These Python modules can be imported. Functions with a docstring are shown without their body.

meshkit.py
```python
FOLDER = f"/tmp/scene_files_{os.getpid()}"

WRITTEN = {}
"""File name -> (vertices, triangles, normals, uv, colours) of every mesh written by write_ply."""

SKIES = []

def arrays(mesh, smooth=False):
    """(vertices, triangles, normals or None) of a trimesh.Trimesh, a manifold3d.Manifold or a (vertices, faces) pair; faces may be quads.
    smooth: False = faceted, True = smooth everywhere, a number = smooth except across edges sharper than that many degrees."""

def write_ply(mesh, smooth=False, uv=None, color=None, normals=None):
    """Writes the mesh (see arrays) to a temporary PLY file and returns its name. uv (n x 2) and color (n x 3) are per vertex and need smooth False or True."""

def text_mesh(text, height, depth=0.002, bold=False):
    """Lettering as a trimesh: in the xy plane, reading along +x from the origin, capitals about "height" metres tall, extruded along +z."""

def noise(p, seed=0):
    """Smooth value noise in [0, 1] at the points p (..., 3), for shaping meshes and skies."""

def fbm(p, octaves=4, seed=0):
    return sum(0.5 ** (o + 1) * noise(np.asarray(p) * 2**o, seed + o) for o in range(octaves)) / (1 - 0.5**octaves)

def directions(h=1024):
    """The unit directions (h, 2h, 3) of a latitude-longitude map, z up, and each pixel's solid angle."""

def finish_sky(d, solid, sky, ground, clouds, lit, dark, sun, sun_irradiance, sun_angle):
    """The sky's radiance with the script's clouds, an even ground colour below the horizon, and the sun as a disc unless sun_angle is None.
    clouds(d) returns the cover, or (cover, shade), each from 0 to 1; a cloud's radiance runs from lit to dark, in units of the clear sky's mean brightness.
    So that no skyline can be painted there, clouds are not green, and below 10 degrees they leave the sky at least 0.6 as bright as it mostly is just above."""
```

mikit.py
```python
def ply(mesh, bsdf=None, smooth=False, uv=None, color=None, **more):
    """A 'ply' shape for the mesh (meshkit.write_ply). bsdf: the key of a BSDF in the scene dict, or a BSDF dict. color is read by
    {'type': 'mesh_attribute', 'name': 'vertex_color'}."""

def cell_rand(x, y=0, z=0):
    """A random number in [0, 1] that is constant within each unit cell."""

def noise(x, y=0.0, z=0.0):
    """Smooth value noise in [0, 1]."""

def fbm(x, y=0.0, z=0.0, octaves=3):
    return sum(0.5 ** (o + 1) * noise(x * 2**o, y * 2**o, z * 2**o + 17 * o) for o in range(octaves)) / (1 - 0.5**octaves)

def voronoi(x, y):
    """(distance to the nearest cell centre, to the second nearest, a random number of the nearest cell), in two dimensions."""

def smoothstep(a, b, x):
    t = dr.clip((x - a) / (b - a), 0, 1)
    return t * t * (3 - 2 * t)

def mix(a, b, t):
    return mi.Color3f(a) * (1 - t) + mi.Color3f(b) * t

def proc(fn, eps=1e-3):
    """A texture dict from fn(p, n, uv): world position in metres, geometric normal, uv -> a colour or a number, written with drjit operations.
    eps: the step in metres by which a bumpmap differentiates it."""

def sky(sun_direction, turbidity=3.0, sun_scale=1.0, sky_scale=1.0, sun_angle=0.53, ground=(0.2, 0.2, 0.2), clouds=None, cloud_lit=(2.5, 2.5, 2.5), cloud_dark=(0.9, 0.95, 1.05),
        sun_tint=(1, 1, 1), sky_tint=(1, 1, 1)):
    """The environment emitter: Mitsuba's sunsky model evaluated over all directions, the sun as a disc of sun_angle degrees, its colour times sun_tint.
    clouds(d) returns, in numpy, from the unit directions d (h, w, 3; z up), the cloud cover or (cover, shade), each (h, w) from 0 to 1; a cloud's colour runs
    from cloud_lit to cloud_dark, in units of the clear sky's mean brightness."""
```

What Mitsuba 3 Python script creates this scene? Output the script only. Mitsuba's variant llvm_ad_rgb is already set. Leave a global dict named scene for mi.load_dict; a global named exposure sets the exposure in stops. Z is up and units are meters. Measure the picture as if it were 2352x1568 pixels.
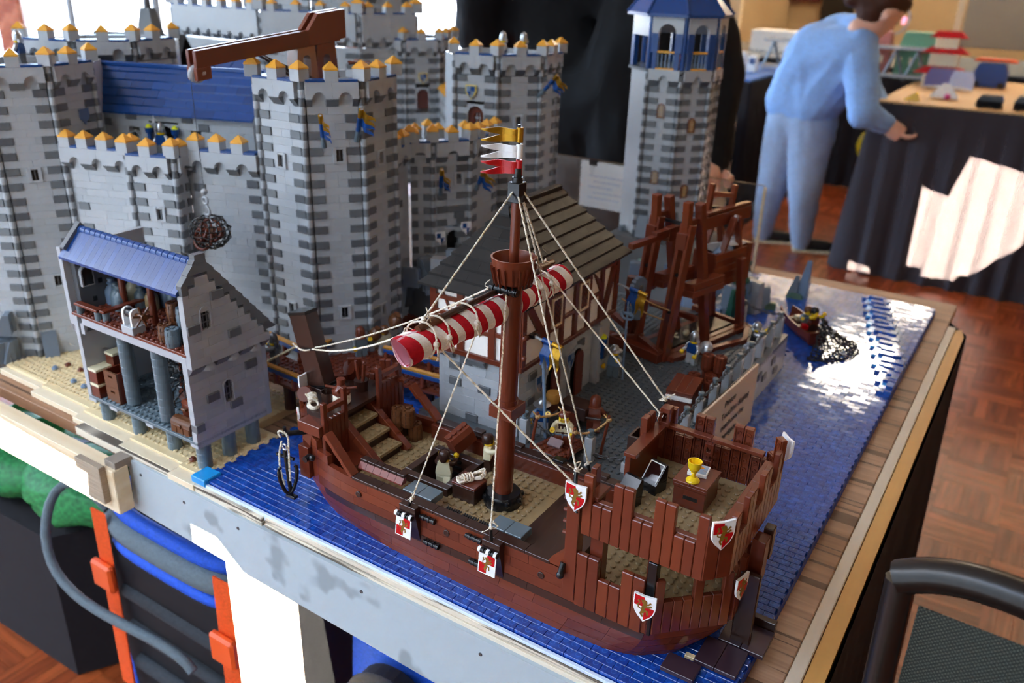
import math, random
import numpy as np, trimesh, mitsuba as mi, drjit as dr, mikit, meshkit
from mikit import noise, fbm, cell_rand, smoothstep, mix
import shapely.geometry as sg
from shapely.ops import unary_union
import manifold3d as m3
random.seed(7); rng = np.random.default_rng(7)
U = 0.008                      # one stud in metres; all lengths below are in studs
FLOOR = -98.0                  # room floor below the table top
scene, labels = {}, {}
V = lambda *a: np.array(a, float)

# ------------------------------------------------------------------ camera, sky, exposure
CAM = V(86.98283, -59.98361, 63.49409)
_y, _p, _r = np.radians([-32.253, -23.7058, 1.73742])
_d = V(math.sin(_y)*math.cos(_p), math.cos(_y)*math.cos(_p), math.sin(_p))
_rt = np.cross(_d, [0, 0, 1]); _rt /= np.linalg.norm(_rt); _up = np.cross(_rt, _d)
_up = -math.sin(_r)*_rt + math.cos(_r)*_up
scene['camera'] = {'type': 'thinlens', 'fov': 2*math.degrees(math.atan(1176/1937.11)), 'fov_axis': 'x', 'near_clip': 0.02, 'far_clip': 400.0,
    'aperture_radius': 0.0019, 'focus_distance': 0.70,
    'to_world': mi.ScalarTransform4f().look_at(origin=(CAM*U).tolist(), target=((CAM+100*_d)*U).tolist(), up=_up.tolist())}
SUN = V(0.36, -0.80, 0.30); SUN /= np.linalg.norm(SUN)
def cloud_fn(d):
    return np.clip(0.35+0.5*np.sin(d[..., 0]*5+d[..., 1]*3)*np.sin(d[..., 1]*6-d[..., 2]*4), 0, 0.8)
scene['sky'] = mikit.sky(V(.3, -.7, .65), turbidity=3.0, sun_scale=0.0, sky_scale=3.0, clouds=cloud_fn, cloud_lit=(1.6, 1.6, 1.6), cloud_dark=(1.0, 1.02, 1.05), sky_tint=(0.86, 0.99, 1.1), ground=(0.35, 0.34, 0.32))
scene['sun'] = {'type': 'directional', 'direction': (-SUN).tolist(), 'irradiance': {'type': 'rgb', 'value': [3.3, 2.75, 2.0]}}
LAMPS = [(170, 620), (300, 900), (-240, 760), (120, 1150), (-220, 1180)]      # unseen warm uplighters, placed to light the hall ceiling and far right
LAMP_POWER = [8.5, 7.2, 5.4]
exposure = 4.95

# ------------------------------------------------------------------ colours and materials
def lin(h):
    c = np.array([int(h[i:i+2], 16) for i in (0, 2, 4)])/255
    return np.where(c < 0.04045, c/12.92, ((c+0.055)/1.055)**2.4).tolist()
def rgb(h): return {'type': 'rgb', 'value': lin(h) if isinstance(h, str) else list(h)}
def pl(name, h, rough=0.22, spec=0.5, **k):
    d = {'type': 'principled', 'base_color': rgb(h) if not isinstance(h, dict) else h, 'roughness': rough, 'specular': spec}
    d.update(k); scene[name] = {'type': 'twosided', 'b': d}; return name
LBG = pl('brick_light_grey', 'a9aeb3'); LBG2 = pl('brick_light_grey_b', 'a3a9ae'); DBG = pl('brick_dark_grey', '62676b'); DBG2 = pl('brick_dark_grey_b', '585c61')
BLK = pl('plastic_black', '131416', .18); RBR = pl('brick_red_brown', '672f1e', .2); RBR2 = pl('brick_red_brown_b', '5f2a1b', .2); RBR3 = pl('brick_red_brown_c', '70341f', .2); DBR = pl('brick_dark_brown', '35211b', .22)
DTAN = pl('brick_dark_tan', '95805c', .25); TAN = pl('brick_tan', 'dcc79b', .25); DBLU = pl('brick_dark_blue', '143e7c', .24); DBLU2 = pl('brick_dark_blue_b', '12376f', .26); GOLD = pl('brick_orange', 'e0a032', .28); YEL = pl('plastic_yellow', 'f2cd1d', .22)
WHT = pl('plastic_white', 'eef0f0', .25); RED = pl('plastic_red', 'b8101a', .2); CREAM = pl('plaster_cream', 'e3d3b4', .3); SAND = pl('plate_sand_grey', '5f6f78', .2); BLUG = pl('plastic_sand_blue', '6f86a0', .3); GRN = pl('plastic_green', '0d7d33', .35); DGRN = pl('plastic_dark_green', '1c4a33', .3); BROWN = pl('plastic_barrel_brown', '5f3a22', .25); ORN = pl('plastic_orange', 'e2571f', .4); LGRN = pl('plastic_bright_green', '21c043', .25)
PGLD = pl('metal_gold', 'b08222', .25, metallic=0.75); SLV = pl('metal_silver', 'b9bcc0', .2, metallic=0.85); GUN = pl('metal_dark', '5b5d60', .3, metallic=0.6); SKIN = pl('skin', 'd7a58c', .5); BOOT = pl('shoe_black', '151413', .6)
ROOFB = pl('roof_black', '181615', .45, .3); LTAN = pl('plastic_pale_tan', 'd8d0ae', .3)
def proc(name, fn, rough=.5, spec=.4, bump=None, bs=1.0, eps=1e-3, **k):
    d = {'type': 'principled', 'base_color': mikit.proc(fn), 'roughness': rough, 'specular': spec}; d.update(k)
    if bump is not None: d = {'type': 'bumpmap', 'b': d, 't': mikit.proc(bump, eps), 'scale': bs}
    scene[name] = {'type': 'twosided', 'b': d}; return name
def grain(a, b, ax=0, f=90.0):
    def fn(p, n, uv):
        q = [p.x, p.y, p.z]; q = q[ax:]+q[:ax]
        w = fbm(q[0]*2.2, q[1]*f, q[2]*f, 3); k = noise(q[0]*.7, q[1]*9, q[2]*9)
        return mix(a, b, dr.clip(w*1.3-.15+.35*(k-.5), 0, 1))
    return fn
PINEX = proc('pine_wood', grain(lin('e9d9bb'), lin('d3b98f')), .55); PINEZ = proc('pine_wood_leg', grain(lin('e6d9c3'), lin('c4ad8c'), 2), .55)
YELW = proc('pine_varnished', grain(lin('cf9f55'), lin('b98440'), 1, 60), .5)
def ply_fn(p, n, uv):
    w = fbm(p.x*8, p.y*260, p.z*60, 3); b = fbm(p.y*7, p.x*3, 5.0, 2); l = smoothstep(.7, .76, noise(p.y*230, p.x*3))
    c = mix(lin('9a7353'), lin('c3a48a'), dr.clip(b*2-.5, 0, 1)); c = mix(c, lin('74492c'), dr.clip(w*1.2-.35, 0, .8)); return mix(c, lin('43291a'), l*.8)
PLYW = proc('plywood_top', ply_fn, .55)
GREYP = proc('grey_paint', lambda p, n, uv: mix(lin('a9b6bd'), lin('8b979d'), smoothstep(.62, .75, fbm(p.x*30, p.z*30, p.y*9, 3))), .55)
def dirty_ply(p, n, uv):
    s = smoothstep(.45, .6, fbm(p.x*14, p.z*420, 3.0, 3)); return mix(lin('d9cfbb'), lin('5d5347'), s*smoothstep(.35, .6, fbm(p.x*5, p.z*80, 1.0, 2)))
PLYE = proc('plywood_edge', dirty_ply, .6)
def cloth(name, h, rough=.9, f=350.0, amt=.22, **k):
    c = np.array(lin(h)); return proc(name, lambda p, n, uv: mix((c*(1-amt)).tolist(), (c*(1+amt)).tolist(), fbm(p.x*f, p.y*f, p.z*f, 2)), rough, .2, sheen=.3, **k)
BCLOTH = cloth('cloth_black', '211f22'); BCLOTH2 = cloth('cloth_charcoal', '39353a'); SWEAT = cloth('knit_light_blue', '86aadb', f=160.); PANT = cloth('cotton_pale_blue', '8fa3c0', f=200.); COAT = cloth('knit_black', '17181a', f=160.); JEANS = cloth('denim_dark', '3b3136'); BAGB = cloth('nylon_blue', '2353c4', .6); BAGG = cloth('nylon_grey', '5d6a72', .7); BAGK = cloth('nylon_black', '17191d', .6); BAGO = cloth('webbing_orange', 'd5501f', .7); BAGC = cloth('nylon_charcoal', '34383d', .8)
ROPE = proc('rope_natural', lambda p, n, uv: mix(lin('efe8d8'), lin('b9a888'), smoothstep(.45, .8, noise(p.x*700+p.z*900, p.y*700, p.z*300))), .9, .1)
ROPT = proc('rope_tan', lambda p, n, uv: mix(lin('d0ab78'), lin('93703f'), smoothstep(.4, .8, noise(p.x*700+p.z*900, p.y*700, p.z*300))), .9, .1)
def water_fn(p, n, uv):
    g = fbm(p.x*180, p.y*180, 0.0, 2); s = p/U; q = (s.x-dr.floor(s.x)-.5)**2+(s.y-dr.floor(s.y)-.5)**2
    c = mix(lin('0a2f86'), lin('1a56b8'), g*g*1.1); return mix(c, lin('2f77cf'), .35*smoothstep(.11, .075, q)*smoothstep(.03, .06, q))
WATER = proc('water_tile_blue', water_fn, .07, .6, clearcoat=.5, clearcoat_gloss=.9)
WATERB = proc('water_tile_pale', water_fn, .05, .7, clearcoat=1.0, clearcoat_gloss=.95)
WFOAM = pl('water_tile_bright', '3fa0e6', .1)
ROCKM = pl('rock_slope_grey', '6b7784', .3); ROCKD = pl('rock_slope_dark', '54585a', .35)
def sail_fn(p, n, uv):
    s = uv.x*11.0+uv.y*1.0; f = s-dr.floor(s); e = smoothstep(.0, .03, f)*smoothstep(.53, .5, f)
    return mix(lin('ece7df'), lin('b3202c'), e)*(0.9+.2*noise(p.x*900, p.y*900, p.z*900))
SAIL = proc('sailcloth_striped', sail_fn, .9, .1)
def floor_fn(p, n, uv):
    g = fbm(p.x*120*uv.y+p.x*8, p.y*120*(1-uv.y)+p.y*8, 2.0, 3); c = mix(lin('7c3519'), lin('a5522a'), uv.x); return mix(c, lin('46200f'), dr.clip(g*1.1-.3, 0, .8))
PARQ = proc('parquet_block', floor_fn, .28, .5)
GLASS = 'window_glass'; scene[GLASS] = {'type': 'thindielectric', 'int_ior': 1.5}

# ------------------------------------------------------------------ geometry helpers (studs)
I4 = np.eye(4)
def T(x=0, y=0, z=0): m = np.eye(4); m[:3, 3] = x, y, z; return m
def RZ(a): a = math.radians(a); m = np.eye(4); m[0, 0] = m[1, 1] = math.cos(a); m[0, 1] = -math.sin(a); m[1, 0] = math.sin(a); return m
def RX(a): a = math.radians(a); m = np.eye(4); m[1, 1] = m[2, 2] = math.cos(a); m[1, 2] = -math.sin(a); m[2, 1] = math.sin(a); return m
def RY(a): a = math.radians(a); m = np.eye(4); m[0, 0] = m[2, 2] = math.cos(a); m[0, 2] = math.sin(a); m[2, 0] = -math.sin(a); return m
def S(x, y=None, z=None): return np.diag([x, x if y is None else y, x if z is None else z, 1.])
def frame(p0, p1, z=0):        # x along p0->p1, y inward (away from the outside face), z up
    p0, p1 = V(*p0), V(*p1); t = (p1-p0)/np.linalg.norm(p1-p0); m = np.eye(4); m[:2, 0] = t; m[:2, 1] = -t[1], t[0]; m[:3, 3] = p0[0], p0[1], z; return m
def align(a, b, up=(0, 0, 1)): # z axis from a to b
    a, b = V(*a), V(*b); z = b-a; z /= np.linalg.norm(z); x = np.cross(up, z)
    if np.linalg.norm(x) < 1e-6: x = V(1, 0, 0)
    x /= np.linalg.norm(x); m = np.eye(4); m[:3, 0] = x; m[:3, 1] = np.cross(z, x); m[:3, 2] = z; m[:3, 3] = a; return m
def xf(mesh, M): v, f = mesh; return (v@M[:3, :3].T+M[:3, 3], f if np.linalg.det(M[:3, :3]) > 0 else f[:, ::-1])
def cat(*ms):
    ms = [m for m in (ms[0] if len(ms) == 1 and isinstance(ms[0], list) else ms)]; v, f, n = [], [], 0
    for a, b in ms: v.append(a); f.append(b+n); n += len(a)
    return np.vstack(v), np.vstack(f)
def tm(t): return np.array(t.vertices), np.array(t.faces)
_bc = {}
def box(w, d, h, c=.05):       # chamfered box with its corner at the origin
    key = (round(w, 3), round(d, 3), round(h, 3), c)
    if key not in _bc:
        if c <= 0 or min(w, d, h) < 3*c: _bc[key] = tm(trimesh.creation.box(extents=(w, d, h)).apply_translation((w/2, d/2, h/2)))
        else:
            p = []
            for sx in (0, 1):
                for sy in (0, 1):
                    for sz in (0, 1):
                        x, y, z = sx*w, sy*d, sz*h; a, b, e = (c, -c)[sx], (c, -c)[sy], (c, -c)[sz]
                        p += [(x+a, y+b, z), (x+a, y, z+e), (x, y+b, z+e)]
            h_ = trimesh.convex.convex_hull(np.array(p)); _bc[key] = tm(h_)
    return _bc[key]
def bxa(x0, x1, y0, y1, z0, z1, c=.05): return xf(box(x1-x0, y1-y0, z1-z0, c), T(x0, y0, z0))
_lc = {}
def lathe(prof, n=20):
    key = (tuple(map(tuple, prof)), n)
    if key not in _lc:
        prof = np.array(prof, float); v, f = [], []; a = np.arange(n)*2*np.pi/n; m = len(prof)
        for r, z in prof: v += [(r*math.cos(t), r*math.sin(t), z) for t in a]
        for i in range(m-1):
            for j in range(n):
                k = (j+1) % n; A, B, C, D = i*n+j, i*n+k, (i+1)*n+k, (i+1)*n+j
                if prof[i][0] > 1e-9: f.append((A, B, C))
                if prof[i+1][0] > 1e-9: f.append((A, C, D))
                elif prof[i][0] <= 1e-9: pass
        _lc[key] = (np.array(v), np.array(f))
    return _lc[key]
def cyl(r, h, n=16, r2=None, c=0.0):
    r2 = r if r2 is None else r2
    if c: return lathe([(0, 0), (r-c, 0), (r, c), (r2, h-c), (r2-c, h), (0, h)], n)
    return lathe([(0, 0), (r, 0), (r2, h), (0, h)], n)
def sph(r, n=16, z0=-1.0, z1=1.0): t = np.linspace(math.asin(z0), math.asin(z1), max(n//2, 5)); return lathe([(max(r*math.cos(a), 0), r*math.sin(a)) for a in t], n)
def rod(a, b, r, n=8, r2=None): return xf(cyl(r, np.linalg.norm(V(*b)-V(*a)), n, r2), align(a, b))
def tube(pts, r, n=7, closed=False):
    P = np.array(pts, float); k = len(P); R = np.broadcast_to(np.array(r, float), (k,)); v, f = [], []; up = V(.13, .21, .97)
    for i in range(k):
        t = P[(i+1) % k if closed else min(i+1, k-1)]-P[(i-1) % k if closed else max(i-1, 0)]; t /= np.linalg.norm(t)+1e-12
        x = np.cross(up, t); x = x if np.linalg.norm(x) > 1e-3 else np.cross(V(1, 0, 0), t); x /= np.linalg.norm(x); y = np.cross(t, x)
        v += [P[i]+R[i]*(math.cos(a)*x+math.sin(a)*y) for a in np.arange(n)*2*np.pi/n]
    for i in range(k if closed else k-1):
        for j in range(n):
            A, B, C, D = i*n+j, i*n+(j+1) % n, ((i+1) % k)*n+(j+1) % n, ((i+1) % k)*n+j; f += [(A, B, C), (A, C, D)]
    if not closed:
        for e, rev in ((0, True), (k-1, False)):
            v.append(P[e]); c_ = len(v)-1
            for j in range(n): f.append((c_, e*n+(j+1) % n, e*n+j) if rev else (c_, e*n+j, e*n+(j+1) % n))
    return np.array(v), np.array(f)
def curve(pts, n=24):
    from scipy.interpolate import CubicSpline
    P = np.array(pts, float); t = np.r_[0, np.cumsum(np.linalg.norm(np.diff(P, axis=0), axis=1))]; return CubicSpline(t, P)(np.linspace(0, t[-1], n))
def prism(poly, h, c=0):       # polygon in xy, extruded along z
    if not isinstance(poly, (sg.Polygon, sg.MultiPolygon)): poly = sg.Polygon(poly)
    gs = poly.geoms if hasattr(poly, 'geoms') else [poly]
    return cat([tm(trimesh.creation.extrude_polygon(g, h)) for g in gs])
UPR = np.array([[1., 0, 0, 0], [0, 0, -1, 0], [0, 1, 0, 0], [0, 0, 0, 1]])   # polygon x,y -> x,z ; extrusion towards -y
def upright(poly, y0, y1): return xf(prism(poly, y1-y0), T(0, y1, 0)@UPR)
def sidepr(poly, x0, x1):      # polygon (y,z), extruded along x
    M = np.array([[0, 0, 1., 0], [1, 0, 0, 0], [0, 1, 0, 0], [0, 0, 0, 1]]); return xf(prism(poly, x1-x0), T(x0)@M)
def hull(pts): return tm(trimesh.convex.convex_hull(np.array(pts, float)))
def arc(cx, cy, r, a0, a1, n=12): return [(cx+r*math.cos(math.radians(a)), cy+r*math.sin(math.radians(a))) for a in np.linspace(a0, a1, n)]
STUD = lathe([(.3, 0), (.3, .17), (.27, .2), (0, .2)], 10)
def studs(xs, ys, z, M=I4): return xf(cat([xf(STUD, T(x, y, z)) for x in xs for y in ys]), M)
def text(s, h): return tm(meshkit.text_mesh(s, h, .04))

# ------------------------------------------------------------------ scene bookkeeping
_cnt, _plyc, _keep = {}, {}, []
def nm(name):
    k = _cnt.get(name, 0); _cnt[name] = k+1; return name if k == 0 else f'{name}_{k:03d}'
def thing(name, label, cat_, group=None):
    key = nm(name); labels[key] = {'label': label, 'category': cat_}
    if group: labels[key]['group'] = group
    return key
def emit(key, mesh, mat, M=I4, smooth=False, uv=None):
    if uv is None and len(mesh[1]) < 40000:
        pk = (id(mesh[0]), id(mesh[1]), mat, smooth)
        if pk not in _plyc:
            _keep.append(mesh); _plyc[pk] = mikit.ply((mesh[0]*U, mesh[1]), mat, smooth)
        d = dict(_plyc[pk])
    else: d = mikit.ply((mesh[0]*U, mesh[1]), mat, smooth, uv=uv)
    if M is not I4:
        W = M.copy(); W[:3, 3] *= U; d['to_world'] = mi.ScalarTransform4f(W)
    scene[key] = d; return key
def part(root, name, mesh, mat, M=I4, smooth=False, label=None, kind=None, uv=None):
    key = nm(root+'__'+name); emit(key, mesh, mat, M, smooth, uv)
    if label or kind: labels[key] = {}
    if label: labels[key]['label'] = label
    if kind: labels[key]['kind'] = kind
    return key
def solo(name, mesh, mat, label, cat_, group=None, M=I4, smooth=False, kind=None, uv=None):
    key = thing(name, label, cat_, group); emit(key, mesh, mat, M, smooth, uv)
    if kind: labels[key]['kind'] = kind
    return key
def struct(key, mesh, mat, smooth=False, uv=None):
    emit(key, mesh, mat, I4, smooth, uv); labels[key] = {'kind': 'structure'}; return key
def pbox(root, name, mat, x0, x1, y0, y1, z0, z1, M=I4, c=.05, **k): return part(root, name, box(round(x1-x0, 3), round(y1-y0, 3), round(z1-z0, 3), c), mat, M@T(x0, y0, z0), **k)

# ================================================================== the room
CEIL = 352.0; YF, YB, YB2, XL, XR = -215.0, 620.0, 1300.0, -1450.0, 720.0
struct('floor', bxa(XL, XR, YF-10, YB2, FLOOR-6, FLOOR-.4, 0), pl('floor_base', '5e2b16', .5))
def strip(x, y, w, d, k):
    r = random.Random(k); m = xf(box(round(w, 2), round(d, 2), .5, 0), T(x, y, FLOOR-.5)); return m, np.tile([[r.random(), 1. if d > w else 0.]], (len(m[0]), 1))
strips = []
for i in range(-26, 34):
    for j in range(-10, 48):
        X, Y = i*20., j*20.
        for k in range(5): strips.append((X+k*4+.05, Y+.05, 3.9, 19.9) if (i+j) % 2 else (X+.05, Y+k*4+.05, 19.9, 3.9))
def seen(s):
    q = V(s[0]+s[2]/2, s[1]+s[3]/2, FLOOR)-CAM; w = q@_d
    if w < 1: return 9e9
    x, y = 1176+1937*(q@_rt)/w, 784-1937*(q@_up)/w
    ok = (x > 1820 and y > 560 and x < 2380 and y < 1600 and s[0] > 82) or (x < 420 and 1180 < y < 1600 and x > -40)
    return np.linalg.norm(q) if ok else 9e9
strips.sort(key=seen); rest, ruv = [], []
for n, s in enumerate(strips):
    m, uv = strip(*s, n)
    if n < 300: part('floor', 'plank', m, PARQ, uv=uv)
    else: rest.append(m); ruv.append(uv)
part('floor', 'planks_beyond', cat(rest), PARQ, uv=np.vstack(ruv), kind='stuff')
WALLW = proc('wall_paint_warm', lambda p, n, uv: mix(lin('b89f78'), lin('a58d68'), fbm(p.x*2, p.y*2, p.z*2, 3)), .8)
CEILM = pl('ceiling_paint', 'd9d2c6', .9); FRAME = pl('window_frame_grey', '6a6c70', .5)
struct('ceiling', bxa(XL, XR, YF-10, YB2, CEIL, CEIL+6, 0), CEILM)
struct('wall_right', bxa(XR, XR+8, YF, YB2, FLOOR, CEIL, 0), WALLW)
struct('wall_back', bxa(-300, XR, YB2, YB2+8, FLOOR, CEIL, 0), WALLW)
struct('wall_return', bxa(-308, -300, YB, YB2, FLOOR, CEIL, 0), WALLW)
FRONTWALL = True
struct('wall_left', cat(bxa(XL-8, XL, YF, YB, FLOOR, -70, 0), bxa(XL-8, XL, YF, YB, 330, CEIL, 0)), WALLW)
BRK = [pl('clay_brick_'+c, h, .8, .2) for c, h in (('a', 'a4583a'), ('b', '96492f'), ('c', 'b1684a'))]; MORT = pl('mortar', '9d8b7c', .9)
for q, (a, b) in enumerate(((-1222, -1160), (-556, -530), (-330, -300))):
    key = nm('wall_pier'); struct(key, bxa(a+.6, b-.6, YB-2, YB+10, FLOOR, CEIL, 0), MORT)
    for k in range(26):
        z = -90+6.2*k; xs = [a+(b-a)*t for t in ((0, .5, 1) if k % 2 else (0, .25, .75, 1))] if b-a < 40 else [a+(b-a)*t for t in ((0, .25, .5, .75, 1) if k % 2 else (0, .125, .375, .625, .875, 1))]
        if z > 120: break
        for x0, x1 in zip(xs, xs[1:]): pbox(key, 'brick', BRK[(k*7+int(x0)) % 3], x0+.5, x1-.5, YB-3, YB+3, z, z+5.5, c=.2)
key = 'window_1'; struct(key, cat([bxa(x-4, x+4, YB-3, YB+3, FLOOR, CEIL, .3) for x in (-1400, -1040, -860, -700)]+[bxa(-480, -466, YB-4, YB+4, FLOOR, CEIL, .3), bxa(XL, -300, YB-3, YB+3, FLOOR, FLOOR+5, .3), bxa(XL, -300, YB-3, YB+3, 250, 256, .3)]), FRAME)
for x0, x1 in ((-1396, -1222), (-1160, -1044), (-1036, -864), (-856, -704), (-696, -556), (-530, -480), (-466, -330)):
    part(key, 'pane', (V([x0, YB, FLOOR+5], [x1, YB, FLOOR+5], [x1, YB, 250], [x0, YB, 250]), np.array([[0, 1, 2], [0, 2, 3]])), GLASS)
key = 'window_2'; struct(key, cat([bxa(x-3, x+3, YF-6, YF-2, -70, 330, .3) for x in range(-1400, 61, 240)]+[bxa(XL, 60, YF-6, YF-2, 120, 125, .3)]), FRAME)  # out of view, placed to light the castle from the front left
key = 'window_3'; struct(key, cat([bxa(XL-6, XL-2, y-3, y+3, -70, 330, .3) for y in range(-100, 620, 180)]), FRAME)
def paving(p, n, uv): return mix(lin('cfcbc2'), lin('b6b2a6'), fbm(p.x*.8, p.y*.8, 0, 3))
struct('ground_outside', bxa(-6000, 6000, -5000, 9000, FLOOR-30, FLOOR-8, 0), proc('paving_outside', paving, .9))
# added unseen screen that blocks the low sun; its holes shape the sun patches
def sun_hole(pts, y=-650.):
    o = []
    for p in pts: p = V(*p); t = (y-p[1])/SUN[1]; o.append((p[0]+SUN[0]*t, p[2]+SUN[2]*t))
    return sg.Polygon(o)
YS = -650.
holes = [sun_hole([(-75, -5, -12), (-75, 9, 1), (-12, 3.5, 1), (-12, -5, -12)]), sun_hole([(2, -2.5, -98), (2, -2.5, .6), (14, -2.5, .6), (28, -2.5, -10), (20, -2.5, -98)]),
    sun_hole([(71.1, 4.2, 13.2), (71.1, 10.5, 13.2), (71.1, 12.5, 18.6), (69.6, 6, 18.7), (71.1, 4.2, 17.5)]), sun_hole([(67.6, 8, 13.7), (69, 7, 13.7), (69, 10.5, 13.7), (68, 11, 13.7)]), sun_hole([(70, 23, .8), (71.5, 34, .8), (73.3, 31, .8), (73.2, 22, .8)]),
    sun_hole([(43, 112, .8), (46, 120, .8), (49, 112, .8)]),
    sun_hole([(28, 470, -34), (30, 470, -88), (62, 470, -88), (90, 470, -60), (86, 470, -22), (55, 470, -16), (48, 470, -40)]), sun_hole([(0, 470, -86), (-4, 470, -97), (16, 470, -97), (14, 470, -89)]), sun_hole([(-30, 440, -98), (20, 436, -98), (20, 424, -98), (-30, 428, -98)]), sun_hole([(36, 470, -85), (36, 470, -93), (52, 470, -91), (48, 470, -86)])]
fwall = sg.box(XL, FLOOR, XR, CEIL).difference(sg.box(XL+20, -60, 60, 335))
for h in holes:
    h2 = sg.Polygon([(x+SUN[0]*(YF-YS)/SUN[1], z+SUN[2]*(YF-YS)/SUN[1]) for x, z in h.exterior.coords]); q = h2.buffer(2.5).bounds; fwall = fwall.difference(sg.box(*q))
struct('unseen_front_wall', upright(fwall, YF-8, YF), WALLW)  # unseen wall, its slots cut where sun beams pass to the lit patches
face = sg.box(-3000, -128, 3000, 720)
for h in holes: face = face.difference(h)
struct('added_sun_screen', upright(face, YS-20, YS-18), proc('render_outside', lambda p, n, uv: mix(lin('b9b4aa'), lin('a29d92'), fbm(p.x*.7, p.z*.7, 0, 3)), .9))  # added out of view, only to block and shape the sunlight
for n, (x, y) in enumerate(LAMPS):  # unseen lamps, placed to brighten the ceiling that the water mirrors
    key = thing('unseen_ceiling_light', 'unseen round warm uplighter placed to light the hall ceiling', 'lamp', 'unseen uplighters below the hall ceiling')
    part(key, 'bowl', xf(lathe([(0, 0), (14, 2), (22, 10), (20, 10), (12, 4), (0, 3)], 24), T(x, y, CEIL-110)), FRAME, smooth=40); part(key, 'rod', rod((x, y, CEIL-108), (x, y, CEIL), .8, 8), FRAME)
    scene[nm(key+'__diffuser')] = {**mikit.ply(tuple(a*(U if i == 0 else 1) for i, a in enumerate(xf(cyl(17, 1.0, 24), T(x, y, CEIL-102)))), CEILM), 'emitter': {'type': 'area', 'radiance': {'type': 'rgb', 'value': LAMP_POWER}}}
for n, (x0, x1, y0, y1) in enumerate(((-92, -18, 850, 985), (-60, -10, 1160, 1240))):  # unseen panels, placed so that the far water tiles reflect them
    key = thing('unseen_ceiling_panel', ('large unseen flat light panel placed to reflect in the far water tiles', 'unseen flat light panel at the back of the hall placed to reflect near the wave')[n], 'lamp'); part(key, 'frame', bxa(x0-3, x1+3, y0-3, y1+3, CEIL-4, CEIL-.5, .2), FRAME)
    scene[nm(key+'__diffuser')] = {**mikit.ply(tuple(a*(U if i == 0 else 1) for i, a in enumerate(bxa(x0, x1, y0, y1, CEIL-5, CEIL-3.5, 0))), CEILM), 'emitter': {'type': 'area', 'radiance': {'type': 'rgb', 'value': [1.3, 1.15, .92]}}}

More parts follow.
